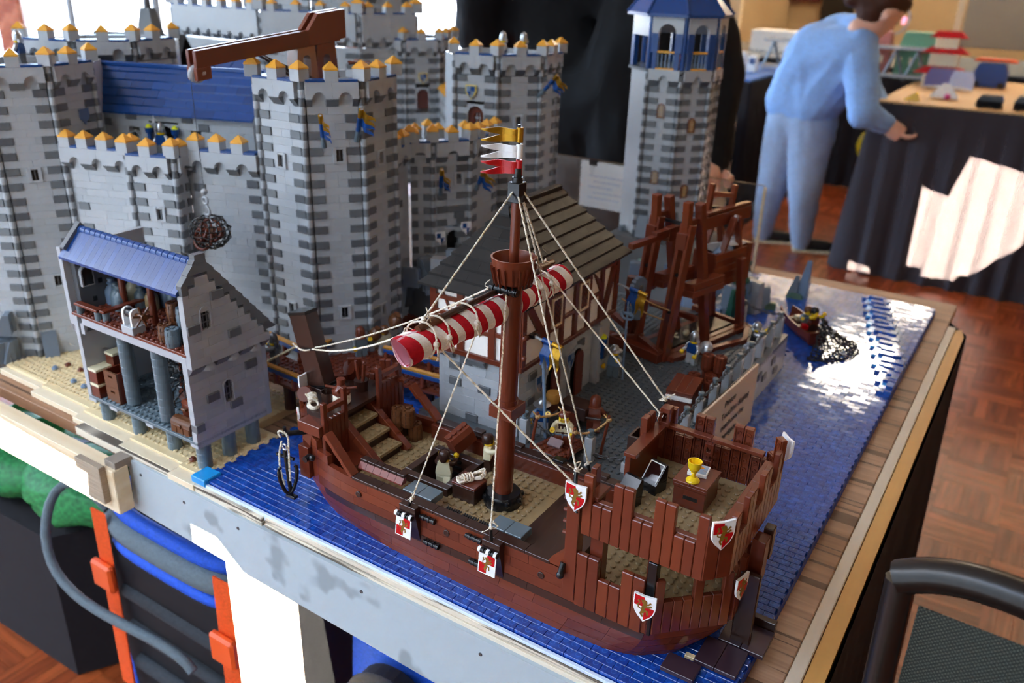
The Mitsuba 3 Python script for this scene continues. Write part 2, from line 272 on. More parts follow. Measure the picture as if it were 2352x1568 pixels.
# ================================================================== the display table
tb = thing('display_table', 'long pine display table that carries the brick castle and harbour', 'table')
part(tb, 'tabletop', bxa(-200, 76.6, -.9, 140, -3.4, -1.3, .1), PLYW, label='plywood top with a weathered edge')
part(tb, 'edge_strip', bxa(76.6, 78.1, -30, 126, -2.4, -1.5, .1), pl('strip_cream', 'cfc3ae', .6), label='pale strip between plywood and outer rail')
part(tb, 'outer_rail', xf(prism([(78.25, -40), (80.1, -40), (80.1, 121), (79.3, 125), (78.25, 124)], 3.2), T(0, 0, -4.6)), YELW, label='varnished pine rail along the right edge')
part(tb, 'front_board', upright([(-13.2, -9.6), (-12.8, -1.3), (-11.5, -1.0), (10, -1.6), (90, -1.6), (90, -11.8), (40, -11.4), (14, -10.6), (-9.5, -9.8)], -2.6, -1.4), GREYP, label='front board with worn grey paint')
part(tb, 'plywood_edge', cat(bxa(-26, 14, -2.2, -.6, -1.7, -.35, .05), bxa(14.4, 92, -1.95, -.6, -1.0, -.3, .05), bxa(14.4, 92, -2.1, -.6, -1.75, -1.05, .05)), PLYE, label='rough plywood layers along the front edge')
part(tb, 'front_beam', bxa(-170, -12.0, -5.6, -3.2, -8.6, -1.5, .12), PINEX, label='pale pine beam at the left front')
part(tb, 'beam_end', bxa(-19.3, -13.6, -6.6, -5.6, -6.9, -1.0, .08), proc('pine_end_grain', lambda p, n, uv: mix(lin('a99a86'), lin('8f806d'), noise(p.x*40, p.z*900, p.y*5)), .9), label='sawn end-grain block')
part(tb, 'shim', bxa(-14.6, -12.2, -5.0, -2.4, -1.9, -.5, .05), pl('wood_grey', '8b7f72', .8))
for x, y in ((4.2, -1.3), (58, 60), (-120, 60), (30, 60)):
    part(tb, 'leg', xf(box(5.4, 7.6, 98-11+9 if y < 0 else 94, .15), T(x, y, FLOOR)), PINEZ)
part(tb, 'leg', xf(box(5.2, 5, 94, .1), T(24, 30, FLOOR)), PINEZ)
part(tb, 'brace', bxa(-160, 76, 66, 70, -12, -3.5, .1), PINEX)
for x in (-10.2, -1, 9.8, 31, 48, 66):
    part(tb, 'screw', xf(cyl(.22, .1, 8), T(x, -2.6, -3.2+.6*math.sin(x))@RX(90)), GUN)
# black skirt hanging along the right side
def drape(pts, z1, z0, amp, per, n=120, flare=0., seed=1):
    P = np.array(pts, float); L = np.r_[0, np.cumsum(np.linalg.norm(np.diff(P, axis=0), axis=1))]; s = np.linspace(0, L[-1], n); q = np.c_[np.interp(s, L, P[:, 0]), np.interp(s, L, P[:, 1])]
    t = np.gradient(q, axis=0); t /= np.linalg.norm(t, axis=1, keepdims=True); nn = np.c_[t[:, 1], -t[:, 0]]; r = np.random.default_rng(seed); ph = np.interp(s, np.arange(0, L[-1]+per, per), np.cumsum(r.uniform(.6, 1.4, len(np.arange(0, L[-1]+per, per))))*2*np.pi)
    rows = []
    for k in range(15):
        u = k/14; rows.append(np.c_[q+nn*((np.sin(ph)+.4*np.sin(2.3*ph))*amp*u**.7+flare*u)[:, None], np.full(n, z1+(z0-z1)*u)])
    rows.append(np.c_[q+nn*((np.sin(ph)+.4*np.sin(2.3*ph))*amp+flare-.35)[:, None], np.full(n, z0)]); rows.append(np.c_[q-nn*.35, np.full(n, z1)])
    v = np.vstack(rows); f = []
    for k in range(len(rows)-1):
        for i in range(n-1): a = k*n+i; f += [(a, a+n, a+1), (a+1, a+n, a+n+1)]
    return v, np.array(f)
solo('table_skirt', drape([(80.5, -60), (80.5, 124), (76, 131), (0, 131)], -2.0, FLOOR+.3, 1.0, 9, 260, 2.2), BCLOTH, 'black cloth skirt hanging from the varnished rail of the castle table', 'tablecloth', smooth=True)

# ------------------------------------------------------------------ sand baseplates, water
sand = thing('sand_beach', 'tan studded baseplates of the beach under the boathouse', 'baseplate')
for x0, x1, y0, y1 in ((-54, -42, 2.9, 40), (-42, -29, 2.1, 40), (-29, -16, 1.1, 30), (-16, -4.2, .1, 22), (-4.2, 1.2, -.5, 13)):
    pbox(sand, 'plate', TAN, x0, x1-.03, y0, y1, -1.25, 0, c=.04)
    part(sand, 'rim', bxa(x0, x1-.03, y0-1.9 if x0 > -50 else y0-1.2, y0, -1.25, -.3, .05), CREAM)
ss = []
for ix in range(-54, 1):
    y0 = 2.9 if ix < -42 else 2.1 if ix < -29 else 1.1 if ix < -16 else .1 if ix < -4 else -.5
    for iy in range(0, 36 if ix < -29 else 22 if ix < -4 else 12):
        ss.append(xf(STUD, T(ix+.5, math.ceil(y0)+iy+.5, 0)))
part(sand, 'studs', cat(ss), TAN, kind='stuff')
for x, y, c in ((-45.5, 6.5, 0), (-45, 8.5, 1), (-41.5, 8.6, 1), (-38.5, 5.5, 0), (-35.5, 5.4, 0), (-27.5, 3.5, 0), (-3.3, 1.2, 1), (-30.6, 6.4, 0)):
    solo('pebble', xf(cat(cyl(.5, .35, 14, c=.04), xf(STUD, T(0, 0, .35))), T(x, y, .18)), (BLUG, RBR)[c], ('grey-blue', 'brown')[c]+' round one-stud pebble lying on the tan beach', 'pebble', ('grey-blue', 'brown')[c]+' pebbles on the beach', smooth=40)
wat = thing('water', 'harbour water of glossy blue tiles around the ship', 'water')
part(wat, 'baseplate', bxa(1.2, 73.4, -1.3, 130, -1.25, -.06, .03), pl('baseplate_blue', '0c2f86', .4))
part(wat, 'rim', bxa(1.0, 75, -1.75, -1.3, -.95, .05, .04), pl('plate_white_edge', 'cfe0f2', .3), label='pale baseplate edge')
part(wat, 'corner_piece', bxa(.2, 3.0, -1.9, .9, -.3, .75, .12), pl('plastic_trans_blue', '1d8fd6', .08), label='clear light blue corner slope')
tiles = []
for j in range(131):
    y = -1.2+j
    for i in range(37):
        x = 1.2+2*i+(j % 2)-(1 if j % 2 else 0)*0
        if x > 72.3: continue
        w = 1.98 if x+2 <= 73.4 else 73.35-x
        cx = x+w/2
        if 24 < cx < 54 and 26 < y < 88: continue
        if cx < 36 and y > 58: continue
        tiles.append((x, y, w))
tiles.sort(key=lambda t: np.linalg.norm(V(t[0], t[1], 0)-CAM)); far = []
rr = random.Random(3)
for n, (x, y, w) in enumerate(tiles):
    tilt = RX(rr.uniform(-.5, .5))@RY(rr.uniform(-.5, .5))
    M = T(x+w/2, y+.49, 0)@tilt@S(1)@T(-w/2, -.49, 0)
    if n < 300: part(wat, 'tile', box(round(w, 2), .98, .4, .05), WATER, M)
    else: far.append(xf(box(round(w, 2), .98, .4, .05), M))
part(wat, 'tiles_beyond', cat(far), WATER, kind='stuff')
wv = thing('wave_crest', 'stepped diagonal breaker of bright blue tiles in the far corner of the water', 'wave'); a, b = V(60.3, 126.5), V(72.4, 80.5)
for k in range(34):
    p = a+(b-a)*k/33; x = round(p[0]); y = round(p[1]*2)/2
    pbox(wv, 'crest_tile', WFOAM if k % 3 else WATERB, x-.9, x+.25, y-.7, y+.65, .4, .95)
    pbox(wv, 'back_tile', WATERB, x+.3, min(x+3.6, 73.4), y-.7, y+.65, .42, 1.5-.3*(k % 2))
for k in range(13):
    p = a+(b-a)*(k+.5)/13; pbox(wv, 'trough_tile', WATER, min(p[0]+2.6, 72.2), min(p[0]+4, 73.4), p[1]-1, p[1]+.9, .42, 1.62)

# ================================================================== the castle
H = 1.2                                            # one brick
RB = lathe([(0, 0), (.43, 0), (.5, .07), (.5, 1.13), (.43, 1.2), (0, 1.2)], 12)
CAP = hull([(-1, -1, 0), (1, -1, 0), (1, 1, 0), (-1, 1, 0), (-1, -1, .22), (1, -1, .22), (1, 1, .22), (-1, 1, .22), (-.12, -.12, 1.15), (.12, -.12, 1.15), (.12, .12, 1.15), (-.12, .12, 1.15)])
lg = lambda: LBG if rng.random() < .6 else LBG2
dg = lambda: DBG if rng.random() < .7 else DBG2
def merlon(root, M, h=1.2, w=1.96, d=1.96, z0=0):
    key = part(root, 'merlon', xf(box(w, d, h+.0, .05), T(-w/2, -d/2, z0)), LBG, M)
    part(root+'__'+key.split('__')[1] if key.count('__') < 3 else root, 'cap', xf(CAP, T(0, 0, z0+h)@S(w/1.96, d/1.96, 1)), GOLD, M)
def column(root, p, z0, n, ph=0, zstop=None, solid=False):
    if solid:
        for q in (0, 1):
            ms = [xf(RB, T(p[0], p[1], z0+H*k)) for k in range(n) if (k+ph) % 2 == q]
            part(root, 'corner_column', cat(ms), DBG if q == 0 else LBG)
        return
    for k in range(n): part(root, 'column_brick', RB, dg() if (k+ph) % 2 == 0 else lg(), T(p[0], p[1], z0+H*k), smooth=40)
def window_slit(root, M, x, z):                    # framed loophole, two studs wide
    w = part(root, 'window', cat(bxa(x-1.0, x-.5, -.35, .3, z, z+2.4, .05), bxa(x+.5, x+1.0, -.35, .3, z, z+2.4, .05), bxa(x-.5, x+.5, -.3, .3, z, z+.3, .04), bxa(x-.5, x+.5, -.3, .3, z+2.1, z+2.4, .04)), LBG, M)
    part(w, 'opening', bxa(x-.5, x+.5, .25, .6, z+.3, z+2.1, 0), BLK, M); part(w, 'mullion', bxa(x-.06, x+.06, .05, .25, z+.3, z+2.1, 0), DBG, M)
def arch_poly(x, z, w, h): return sg.Polygon([(x-w/2, z), (x+w/2, z)]+arc(x, z+h-w/2, w/2, 0, 180, 14))
def lattice_window(root, M, x, z, w=1.5, h=3.0, mat=None, frame_mat=None, diamond=False):
    o = arch_poly(x, z, w, h); fr = arch_poly(x, z-.18, w+.4, h+.36).difference(o)
    k = part(root, 'window', upright(fr, -.12, .5), frame_mat or LBG, M); b = []
    part(k, 'opening', upright(o, .45, .6), BLK, M)
    if diamond:
        for s in (-1, 1):
            for i in range(-5, 9): b.append(sg.LineString([(x-w, z+i*.55-s*w), (x+w, z+i*.55+s*w)]).buffer(.05))
    else: b = [sg.box(x-w*.2-.06, z, x-w*.2+.06, z+h), sg.box(x+w*.2-.06, z, x+w*.2+.06, z+h)]+[sg.box(x-w/2, z+h*t-.06, x+w/2, z+h*t+.06) for t in (.33, .66)]
    part(k, 'lattice', upright(unary_union(b).intersection(o), .1, .22), mat or DBG, M)
def facet(root, p0, p1, z0, n, ph=0, corbel=None, dark=True, wins=(), joined=False, lone=(), arches=None, door=None, seed=0, parapet=2.2, merlons=None, dk=2.0, lattice=(), ends=.58, plinth=False):
    M = frame(p0, p1); L = float(np.hypot(p1[0]-p0[0], p1[1]-p0[1])); x0, x1 = ends, L-ends; r = random.Random(seed*97+int(L*10)); jl = []
    def light(a, b, k):
        m = bxa(a+.012, b-.012, 0, .9, 0, H-.012, .022)
        if joined: jl.append(xf(m, T(0, 0, z0+H*k)))
        else: part(root, 'brick', xf(box(round(b-a-.024, 2), .9, H-.012, .022), I4), lg(), M@T(a+.012, 0, z0+H*k))
    def darkb(a, b, k): part(root, 'dark_brick', box(round(b-a-.02, 2), 1.1, H-.03, .06), dg(), M@T(a+.01, -.22, z0+H*k+.015))
    for k in range(n):
        z = z0+H*k; cuts = []
        if dark and (k+ph) % 2 == 0:
            d = min(dk, (x1-x0)*.36); cuts += [(x0, x0+d, 1), (x1-d, x1, 1)]
        for lx, lk in lone:
            if lk == k: cuts.append((lx-1, lx+1, 1))
        for wx, wk in wins:
            if wk <= k < wk+2: cuts.append((wx-1, wx+1, 0))
        for lx, lz, lw, lh in lattice:
            if lz-.3 < z+H and z < lz+lh+.3: cuts.append((lx-lw/2-.2, lx+lw/2+.2, 0))
        if door and z < door[1]+door[3]-1e-3 and z+H > door[1]: cuts.append((door[0]-door[2]/2, door[0]+door[2]/2, 0))
        cuts.sort(); cur = x0
        for a, b, f in cuts+[(x1, x1, 0)]:
            while a-cur > .05:
                w = min(a-cur, r.choice((2., 3., 4., 4., 6.)))
                if a-cur-w < .9: w = a-cur
                light(cur, cur+w, k); cur += w
            if f: darkb(a, b, k)
            cur = max(cur, b)
    if jl: part(root, 'brickwork', cat(jl), LBG, M)
    for wx, wk in wins: window_slit(root, M, wx, z0+H*wk)
    for lx, lz, lw, lh in lattice: lattice_window(root, M, lx, lz+.2, lw, lh-.2)
    if door:
        dx, dz, dw, dh = door; o = arch_poly(dx, dz, dw-.7, dh-.35); k = part(root, 'doorway', upright(sg.box(dx-dw/2, dz, dx+dw/2, dz+dh).difference(o), -.02, .92), LBG, M); part(k, 'opening', upright(o, 1.6, 1.7), BLK, M)
    if corbel is not None:                         # dark inverted slopes, arches and the overhanging parapet
        zc = corbel; per = 4.0 if L > 6 else L/1.6; m = max(1, round((L-1.2)/4)); per = (L-1.0)/m if m > 1 else 4.; cs = [L/2+per*(i-(m-1)/2) for i in range(m)]; edges = [ends]+sum([[c-1, c+1] for c in cs], [])+[L-ends]
        for a, b in zip(edges[::2], edges[1::2]):
            if b-a > .15: part(root, 'corbel', sidepr([(.2, zc+H), (.2, zc), (0, zc), (-1.0, zc+H-.1), (-1.0, zc+H)], a, b), dg(), M)
        pan = sg.box(ends-.1, zc+H, L-ends+.1, zc+H+parapet)
        for c in cs: pan = pan.difference(sg.Polygon(arc(c, zc+H, .97, 0, 180, 14)))
        xs = [ends-.1, L/2, L-ends+.1]
        for a, b in zip(xs, xs[1:]): part(root, 'parapet', upright(pan.intersection(sg.box(a+.012, 0, b-.012, 999)), -1.0, 0), LBG, M)
        for c in cs: part(root, 'arch_back', bxa(c-1.0, c+1.0, .02, .8, zc, zc+H+1.0, 0), LBG, M)
        zt = zc+H+parapet; ml = merlons if merlons is not None else [L/2]; e = [ends]+sum([[c-.98, c+.98] for c in ml], [])+[L-ends]
        for a, b in zip(e[::2], e[1::2]):
            if b-a > .2: part(root, 'coping', bxa(a, b, -1.05, .9, zt, zt+.38, .05), DBLU, M)
        for c in ml: merlon(root, M@T(c, -.05, 0), 1.6, z0=zt)
    if plinth: part(root, 'plinth_slope', sidepr([(-.05, z0+4.4), (-1.3, z0), (.2, z0), (.2, z0+4.4)], x0+.1, x0+2.4), ROCKM, M)
    return M, L
def tower(root, pts, z0, n, corbel, ph=0, specs=None, joined=False, par=2.2, close=True, solid=False, cm=True, **kw):
    for i, p in enumerate(pts):
        nc = int((corbel+H+par-z0)/H+.99); column(root, p, z0, nc, ph, solid=solid)
        if cm:
            q = np.mean(pts, axis=0) if len(pts) > 3 else V(*pts[1])+V(-5, 6); a = math.degrees(math.atan2(p[1]-q[1], p[0]-q[0]))+90
            merlon(root, T(p[0], p[1], 0)@RZ(a)@T(0, -.15, 0), 1.7, z0=corbel+H+par+.1)
    for i, (a, b) in enumerate(zip(pts, pts[1:])):
        facet(root, a, b, z0, n, ph, corbel, joined=joined, seed=i+int(abs(pts[0][0])), parapet=par, **{**kw, **((specs or {}).get(i, {}))})
    if close:                                      # roof deck and the hidden back, so that the tower is a closed body
        P = [V(*p) for p in pts]; c = kw.get('c'); 
    return root
def octa(c, r, a0, k0, k1): return [(c[0]+r*math.cos(math.radians(a0+45*k)), c[1]+r*math.sin(math.radians(a0+45*k))) for k in range(k0, k1)]
def back_fill(root, front, extra, z0, z1, inset=.9):
    """plain rear walls and deck of a tower: front is the list of built corner points, extra the remaining corners"""
    P = sg.Polygon(list(front)+list(extra)).buffer(-inset); part(root, 'deck', xf(prism(P, .4), T(0, 0, z1)), DBG)
    pts = [front[-1]]+list(extra)+[front[0]]
    for a, b in zip(pts, pts[1:]):
        M = frame(a, b); L = float(np.hypot(b[0]-a[0], b[1]-a[1])); part(root, 'rear_wall', bxa(.3, L-.3, 0, .9, z0, z1+1.5, .03), LBG, M)

# tower behind the boathouse, with the crane on top
T1 = [(-15.2, 28.4), (-6.2, 28.9), (-.75, 35.6), (-2.0, 44.2)]
t1 = thing('castle_tower', 'octagonal grey brick tower that carries the brown crane, behind the boathouse', 'castle tower')
tower(t1, T1, 0.3, 37, 44.6, 1, specs={0: dict(wins=((4.2, 29), (4.0, 9))), 1: dict(wins=((5.0, 30), (4.5, 9))), 2: dict(wins=((4.4, 29), (3.6, 8)))}, par=2.35)
back_fill(t1, T1, [(-8.5, 51), (-17, 50), (-22.5, 43.5), (-21.8, 34)], .3, 46)
# tower at the left edge
T0 = [(-60.5, 2.6), (-52.5, 8.1), (-48.0, 16.0), (-50.2, 24.6)]
t0 = thing('castle_tower', 'grey brick tower at the left edge, rising from the beach beside the rocks', 'castle tower')
tower(t0, T0, 0.1, 37, 44.4, 0, specs={1: dict(wins=((4.6, 25), (4.9, 10)), plinth=True), 2: dict(door=(6.2, 30.5, 3.6, 6.2))}, par=2.3)
back_fill(t0, T0, [(-57, 31), (-66, 30), (-71, 22), (-69, 10)], .1, 46)
part(t0, 'shield', xf(prism([(-1, 1.2), (1, 1.2), (1, .1)]+arc(0, .1, 1, 0, -70, 5)+[(0, -1.4)]+arc(0, .1, 1, -110, -180, 5), .25), frame(T0[2], T0[3])@T(5.6, -.1, 39.6)@UPR), pl('shield_blue_grey', '54688c', .3))
T0B = [(-72, 26), (-63, 30), (-57.5, 38), (-58.5, 47)]
t0b = thing('castle_tower', 'tower top with gold-capped merlons behind the left edge tower', 'castle tower')
tower(t0b, T0B, 20, 22, 46.6, 0, joined=True, solid=True); back_fill(t0b, T0B, [(-66, 54), (-76, 52), (-82, 44), (-80, 32)], 20, 48)
# curtain wall with its hanging turret
WA, WB = V(-48.4, 16.2), V(-15.6, 28.4); wd = (WB-WA)/np.linalg.norm(WB-WA); wn = V(wd[1], -wd[0])
wp = lambda s, o=0.: tuple(WA+wd*s+wn*o)
cw = thing('curtain_wall', 'grey curtain wall with gold-capped merlons between the left tower and the crane tower', 'castle wall')
s1, s2, s3 = 13.6, 22.6, 35.0
facet(cw, wp(.2), wp(s1), .1, 29, 0, 32.0, dark=False, lone=((2.2, 21), (2.4, 18), (2.6, 15), (3.2, 12), (10.8, 17), (8.5, 14), (12, 19), (6.6, 11)), seed=4, parapet=2.4, merlons=[1.2, 4.4, 8.0, 11.6], ends=.05)
facet(cw, wp(s1), wp(s2-.2), .1, 17, 0, None, dark=False, seed=9, ends=.05)
facet(cw, wp(s2-.2), wp(s3-.2), .1, 29, 0, 33.0, dark=False, lone=((1.8, 25), (3.4, 10), (5.4, 8), (11.0, 26), (11.2, 24), (11.4, 22), (11.5, 20), (11.6, 18), (11.5, 16), (11.6, 14), (11.7, 12), (11.7, 10)), seed=5, parapet=2.4, merlons=[2.0, 5.6, 9.4], ends=.05)
TU = [wp(s1, 0), wp(s1+.35, 3.0), wp(s2-.55, 3.0), wp(s2, 0)]
tu = thing('wall_turret', 'half turret hanging on the front of the curtain wall above the boathouse', 'turret')
for p in TU[1:3]: column(tu, p, 20.6, 13, 0)
facet(tu, TU[0], TU[1], 20.6, 10, 0, None, dark=False, joined=True); facet(tu, TU[1], TU[2], 20.6, 10, 0, 32.3, wins=((4.6, 4),), seed=2, parapet=2.3, merlons=[3.9], lone=())
facet(tu, TU[2], TU[3], 20.6, 10, 0, 32.3, joined=True, parapet=2.3, merlons=[1.5], ends=.3)
for p in TU[1:3]: merlon(tu, T(p[0], p[1], 0)@RZ(20.4), 1.9, z0=35.8)
merlon(tu, T(*wp(s1-.2, .6), 0)@RZ(20.4), 1.8, z0=35.6); part(tu, 'deck', xf(prism(sg.Polygon(TU), .4), T(0, 0, 34)), DBG)
M = frame(TU[1], TU[2]); LT = float(np.hypot(TU[2][0]-TU[1][0], TU[2][1]-TU[1][1]))
part(tu, 'underside_slope', sidepr([(-.1, 20.6), (3.0, 20.6), (3.0, 16.8), (2.4, 16.8)], 1.2, LT-.9), LBG, M); part(tu, 'underside_corner', hull([(TU[2][0]-.3, TU[2][1], 20.6), (TU[2][0]+.5, TU[2][1], 20.6), (TU[3][0], TU[3][1]+.3, 20.6), (TU[3][0]-2, TU[3][1]+.3, 20.6), (TU[3][0], TU[3][1]+.3, 17), (TU[3][0]-1, TU[3][1]+.3, 17)]), DBG)
walk = part(cw, 'wall_walk', xf(prism([wp(.3, -.9), wp(s3-.4, -.9), wp(s3-1, -11), wp(.3, -11)], .5), T(0, 0, 32.2)), DBG)
# great hall with the blue tiled roof behind the curtain wall
HA, HB = wp(-9, -12.5), wp(27.5, -12.5)
hl = thing('great_hall', 'great hall with a dark blue tiled roof behind the curtain wall', 'hall')
Mh = frame(HA, HB); LH = 36.5
facet(hl, HA, HB, 32.2, 6, 0, None, dark=False, lone=((13.5, 5), (8.6, 4), (24.2, 5), (27.2, 4)), door=(19.6, 32.2, 5.6, 5.6), lattice=((13.8, 33.2, 1.6, 3.0), (25.6, 33.2, 1.6, 3.0)), seed=11, ends=.1)
part(hl, 'rear_wall', bxa(.2, LH-.2, 9.2, 10, 32.2, 39.4, .03), LBG, Mh)
for e in (0, LH-.9): part(hl, 'gable', sidepr([(.9, 32.2), (9.2, 32.2), (9.2, 39.3), (5.5, 46.5), (5, 46.5), (.9, 39.3)], e, e+.9), LBG, Mh)
for k in range(6):                                  # six overlapping rows of tiles, front and back
    z = 39.2+1.25*k; y = -.9+1.0*k
    xs = [0-.4+(.35*k if k else 0)]
    while xs[-1] < LH+.2: xs.append(min(xs[-1]+(4 if len(xs) > 1 else 2+2*(k % 2)), LH+.4))
    for a, b in zip(xs, xs[1:]):
        if b-a > .3: part(hl, 'roof_tile', sidepr([(y, z), (y, z+.32), (y+1.35, z+1.62), (y+1.35, z+1.2)], a+.02, b-.02), DBLU if rng.random() < .6 else DBLU2, Mh)
part(hl, 'roof_back', sidepr([(11, 39.2), (11, 39.6), (5.2, 47), (5.0, 46.6)], -.4, LH+.4), DBLU, Mh); part(hl, 'ridge', bxa(1.2, LH, 4.6, 5.6, 46.4, 47.0, .1), DBLU, Mh)
for sx in (17.2, 22.2):
    k = solo('wall_torch', cat(cyl(.38, 1.9, 10), xf(cyl(.62, .9, 12, .7), T(0, 0, 1.9))), DBLU, ('dark blue torch with a yellow flame left of the great hall door', 'dark blue torch with a yellow flame right of the great hall door')[sx > 20], 'torch', M=Mh@T(sx, -.8, 34.4), smooth=40)
    part(k, 'flame', xf(cyl(.6, .55, 9, .25), T(0, 0, 2.8)), pl('plastic_neon_yellow', 'd7dc1c', .3), Mh@T(sx, -.8, 34.4))
# gatehouse group at the back right
GL, GC, GR, GE = (-6.6, 52.9), (-3.4, 55.7), (.3, 61.7), (-1.6, 73.5)
gh = thing('gatehouse', 'gatehouse with an arched entrance and two loopholes behind the black-roofed house', 'gatehouse')
for p in (GC, GR): column(gh, p, 8, 25, 1)
facet(gh, GL, GC, 8, 21, 1, 32.6, seed=3, parapet=2.4, merlons=[1.0], ends=.4)
facet(gh, GC, GR, 8, 21, 1, 32.6, seed=6, parapet=2.4, wins=((2.6, 16), (4.9, 17)), lone=((3.6, 13), (5.0, 12)), door=(3.9, 15.4, 3.4, 5.2))
facet(gh, GR, GE, 8, 21, 1, 32.6, seed=8, parapet=2.4, merlons=[3, 6.5, 10], joined=True)
for p, a in ((GC, 45), (GR, 80), ((-6.2, 53), 40)): merlon(gh, T(p[0], p[1], 0)@RZ(a), 1.8, z0=36.3)
part(gh, 'deck', xf(prism([GL, GC, GR, GE, (-10, 76), (-16, 66), (-14, 56)], .4), T(0, 0, 34)), DBG)
for x, y in ((-9, 57), (-11.5, 61), (-8.5, 64), (-6.5, 69.5), (-12.5, 66)): merlon(gh, T(x, y, 0)@RZ(55), 2.4, z0=34.4)
for j, (xx, zz) in enumerate(((1.2, 19.2), (6.2, 20.6))):
    k = solo('wall_shield', prism([(-.95, 1.1), (.95, 1.1), (.95, .1)]+arc(0, .1, .95, 0, -70, 5)+[(0, -1.4)]+arc(0, .1, .95, -110, -180, 5), .22), WHT, ('blue and black shield left of the gatehouse arch', 'blue and black shield right of the gatehouse arch')[j], 'shield', M=frame(GC, GR)@T(xx, -.35, zz)@UPR)
    part(k, 'emblem', cat(prism(sg.box(-.75, 0, 0, .9), .3), prism(sg.Polygon([(0, 0), (.75, 0), (.1, -1.1)]), .3)), DBLU, frame(GC, GR)@T(xx, -.37, zz)@UPR)
gw = thing('castle_wall', 'shaded grey wall with gold-capped merlons between the crane tower and the gatehouse', 'castle wall')
facet(gw, (-4.6, 43.5), GL, 4, 24, 0, 32.4, dark=False, lone=((2.0, 14), (1.2, 12), (6.0, 18), (4.8, 9), (6.8, 6), (2.5, 7)), seed=12, parapet=2.4, merlons=[1.6, 4.6, 7.6], ends=.1)
for x, y in ((-9.5, 44), (-11, 47.5), (-9, 51)): merlon(gw, T(x, y, 0)@RZ(95), 2.2, z0=34.2)
part(gw, 'wall_walk', xf(prism([(-5.2, 43.5), (-7.3, 52.5), (-13, 53), (-12, 43)], .4), T(0, 0, 33.6)), DBG)
# far towers
T3 = [(-13.4, 75.6), (-4.8, 77.5), (.7, 84.2), (-.3, 92.8)]
t3 = thing('castle_tower', 'grey tower with a shield and brown arched door behind the gatehouse', 'castle tower')
tower(t3, T3, 14, 26, 45.3, 1, joined=True, par=2.4, specs={0: dict(door=(4.4, 34.4, 4.0, 5.4)), 1: dict(wins=((4.4, 18),))}); back_fill(t3, T3, [(-7, 99), (-15.5, 98), (-21.5, 92), (-20.5, 82)], 14, 47)
Mt = frame(T3[0], T3[1]); part(t3, 'door', upright(arch_poly(4.4, 34.4, 3.2, 5.0), .5, .8), pl('door_red_brown', '5c2c22', .35), Mt); lattice_window(t3, Mt@T(0, .2, 0), 4.9, 35.2, 1.5, 3.2, LBG, RBR)
T4 = [(-60.2, 103.2), (-52.4, 107.6), (-47.2, 114.6), (-49, 123)]
t4 = thing('castle_tower', 'small far tower with a shield above a brown door, against the bright window', 'castle tower')
tower(t4, T4, 18, 22, 43.6, 0, joined=True, par=2.6, solid=True, specs={1: dict(door=(4.6, 31, 3.8, 5.2))}); back_fill(t4, T4, [(-56, 129), (-64, 126), (-69, 119), (-67, 109)], 18, 46)
part(t4, 'door', upright(arch_poly(4.6, 31, 3.2, 4.8), .5, .8), 'door_red_brown', frame(T4[1], T4[2]))
for tk, Mk, x, z, lab in ((t3, Mt, 3.6, 42.2, 'blue and yellow shield above the door of the gatehouse tower'), (t4, frame(T4[1], T4[2]), 4.6, 38.6, 'blue and yellow shield on the small far tower')):
    k = solo('wall_shield', prism([(-1.1, 1.2), (1.1, 1.2), (1.1, .1)]+arc(0, .1, 1.1, 0, -70, 5)+[(0, -1.6)]+arc(0, .1, 1.1, -110, -180, 5), .3), pl('shield_rim', 'd8c26a', .3), lab, 'shield', M=Mk@T(x, -.2, z)@UPR)
    part(k, 'emblem', cat(prism(sg.box(-.85, 0, 0, .95), .4), prism(sg.Polygon([(0, 0), (.85, 0), (.1, -1.3)]), .4)), BLUG, Mk@T(x, -.2, z)@UPR); part(k, 'emblem', cat(prism(sg.box(.05, .05, .85, .95), .4), prism(sg.Polygon([(-.05, 0), (-.85, 0), (-.1, -1.2)]), .4)), DBLU, Mk@T(x, -.2, z)@UPR)
fw = thing('castle_wall', 'far bridge wall with a row of small gold caps between the two back towers', 'castle wall')
facet(fw, (-46.5, 114), (-13.6, 80), 20, 12, 0, None, dark=False, joined=True, ends=.1); Mf = frame((-46.5, 114), (-13.6, 80))
for k in range(11): part(fw, 'cap', xf(CAP, T(2.3+4.2*k, .3, 36.2)), GOLD, Mf); part(fw, 'merlon', bxa(1.0+4.2*k, 3.6+4.2*k, -.3, .9, 34.4, 36.2, .05), LBG, Mf); part(fw, 'loophole', bxa(3.9+4.2*k, 4.9+4.2*k, -.06, .3, 33.0, 33.7, 0), DBG, Mf); part(fw, 'corbel', xf(cyl(.6, .9, 8, .1), T(2.3+4.2*k, -.2, 30.2)), DBG, Mf)
facet(fw, (-52, 122), (-18, 86), 26, 7, 0, None, dark=False, joined=True, ends=.1)
for k in range(9): part(fw, 'cap', xf(CAP, T(8+4.2*k, .3, 36.4)), GOLD, frame((-52, 122), (-18, 86))); part(fw, 'merlon', bxa(7.0+4.2*k, 9+4.2*k, -.3, .9, 34.4, 36.4, .05), LBG, frame((-52, 122), (-18, 86)))
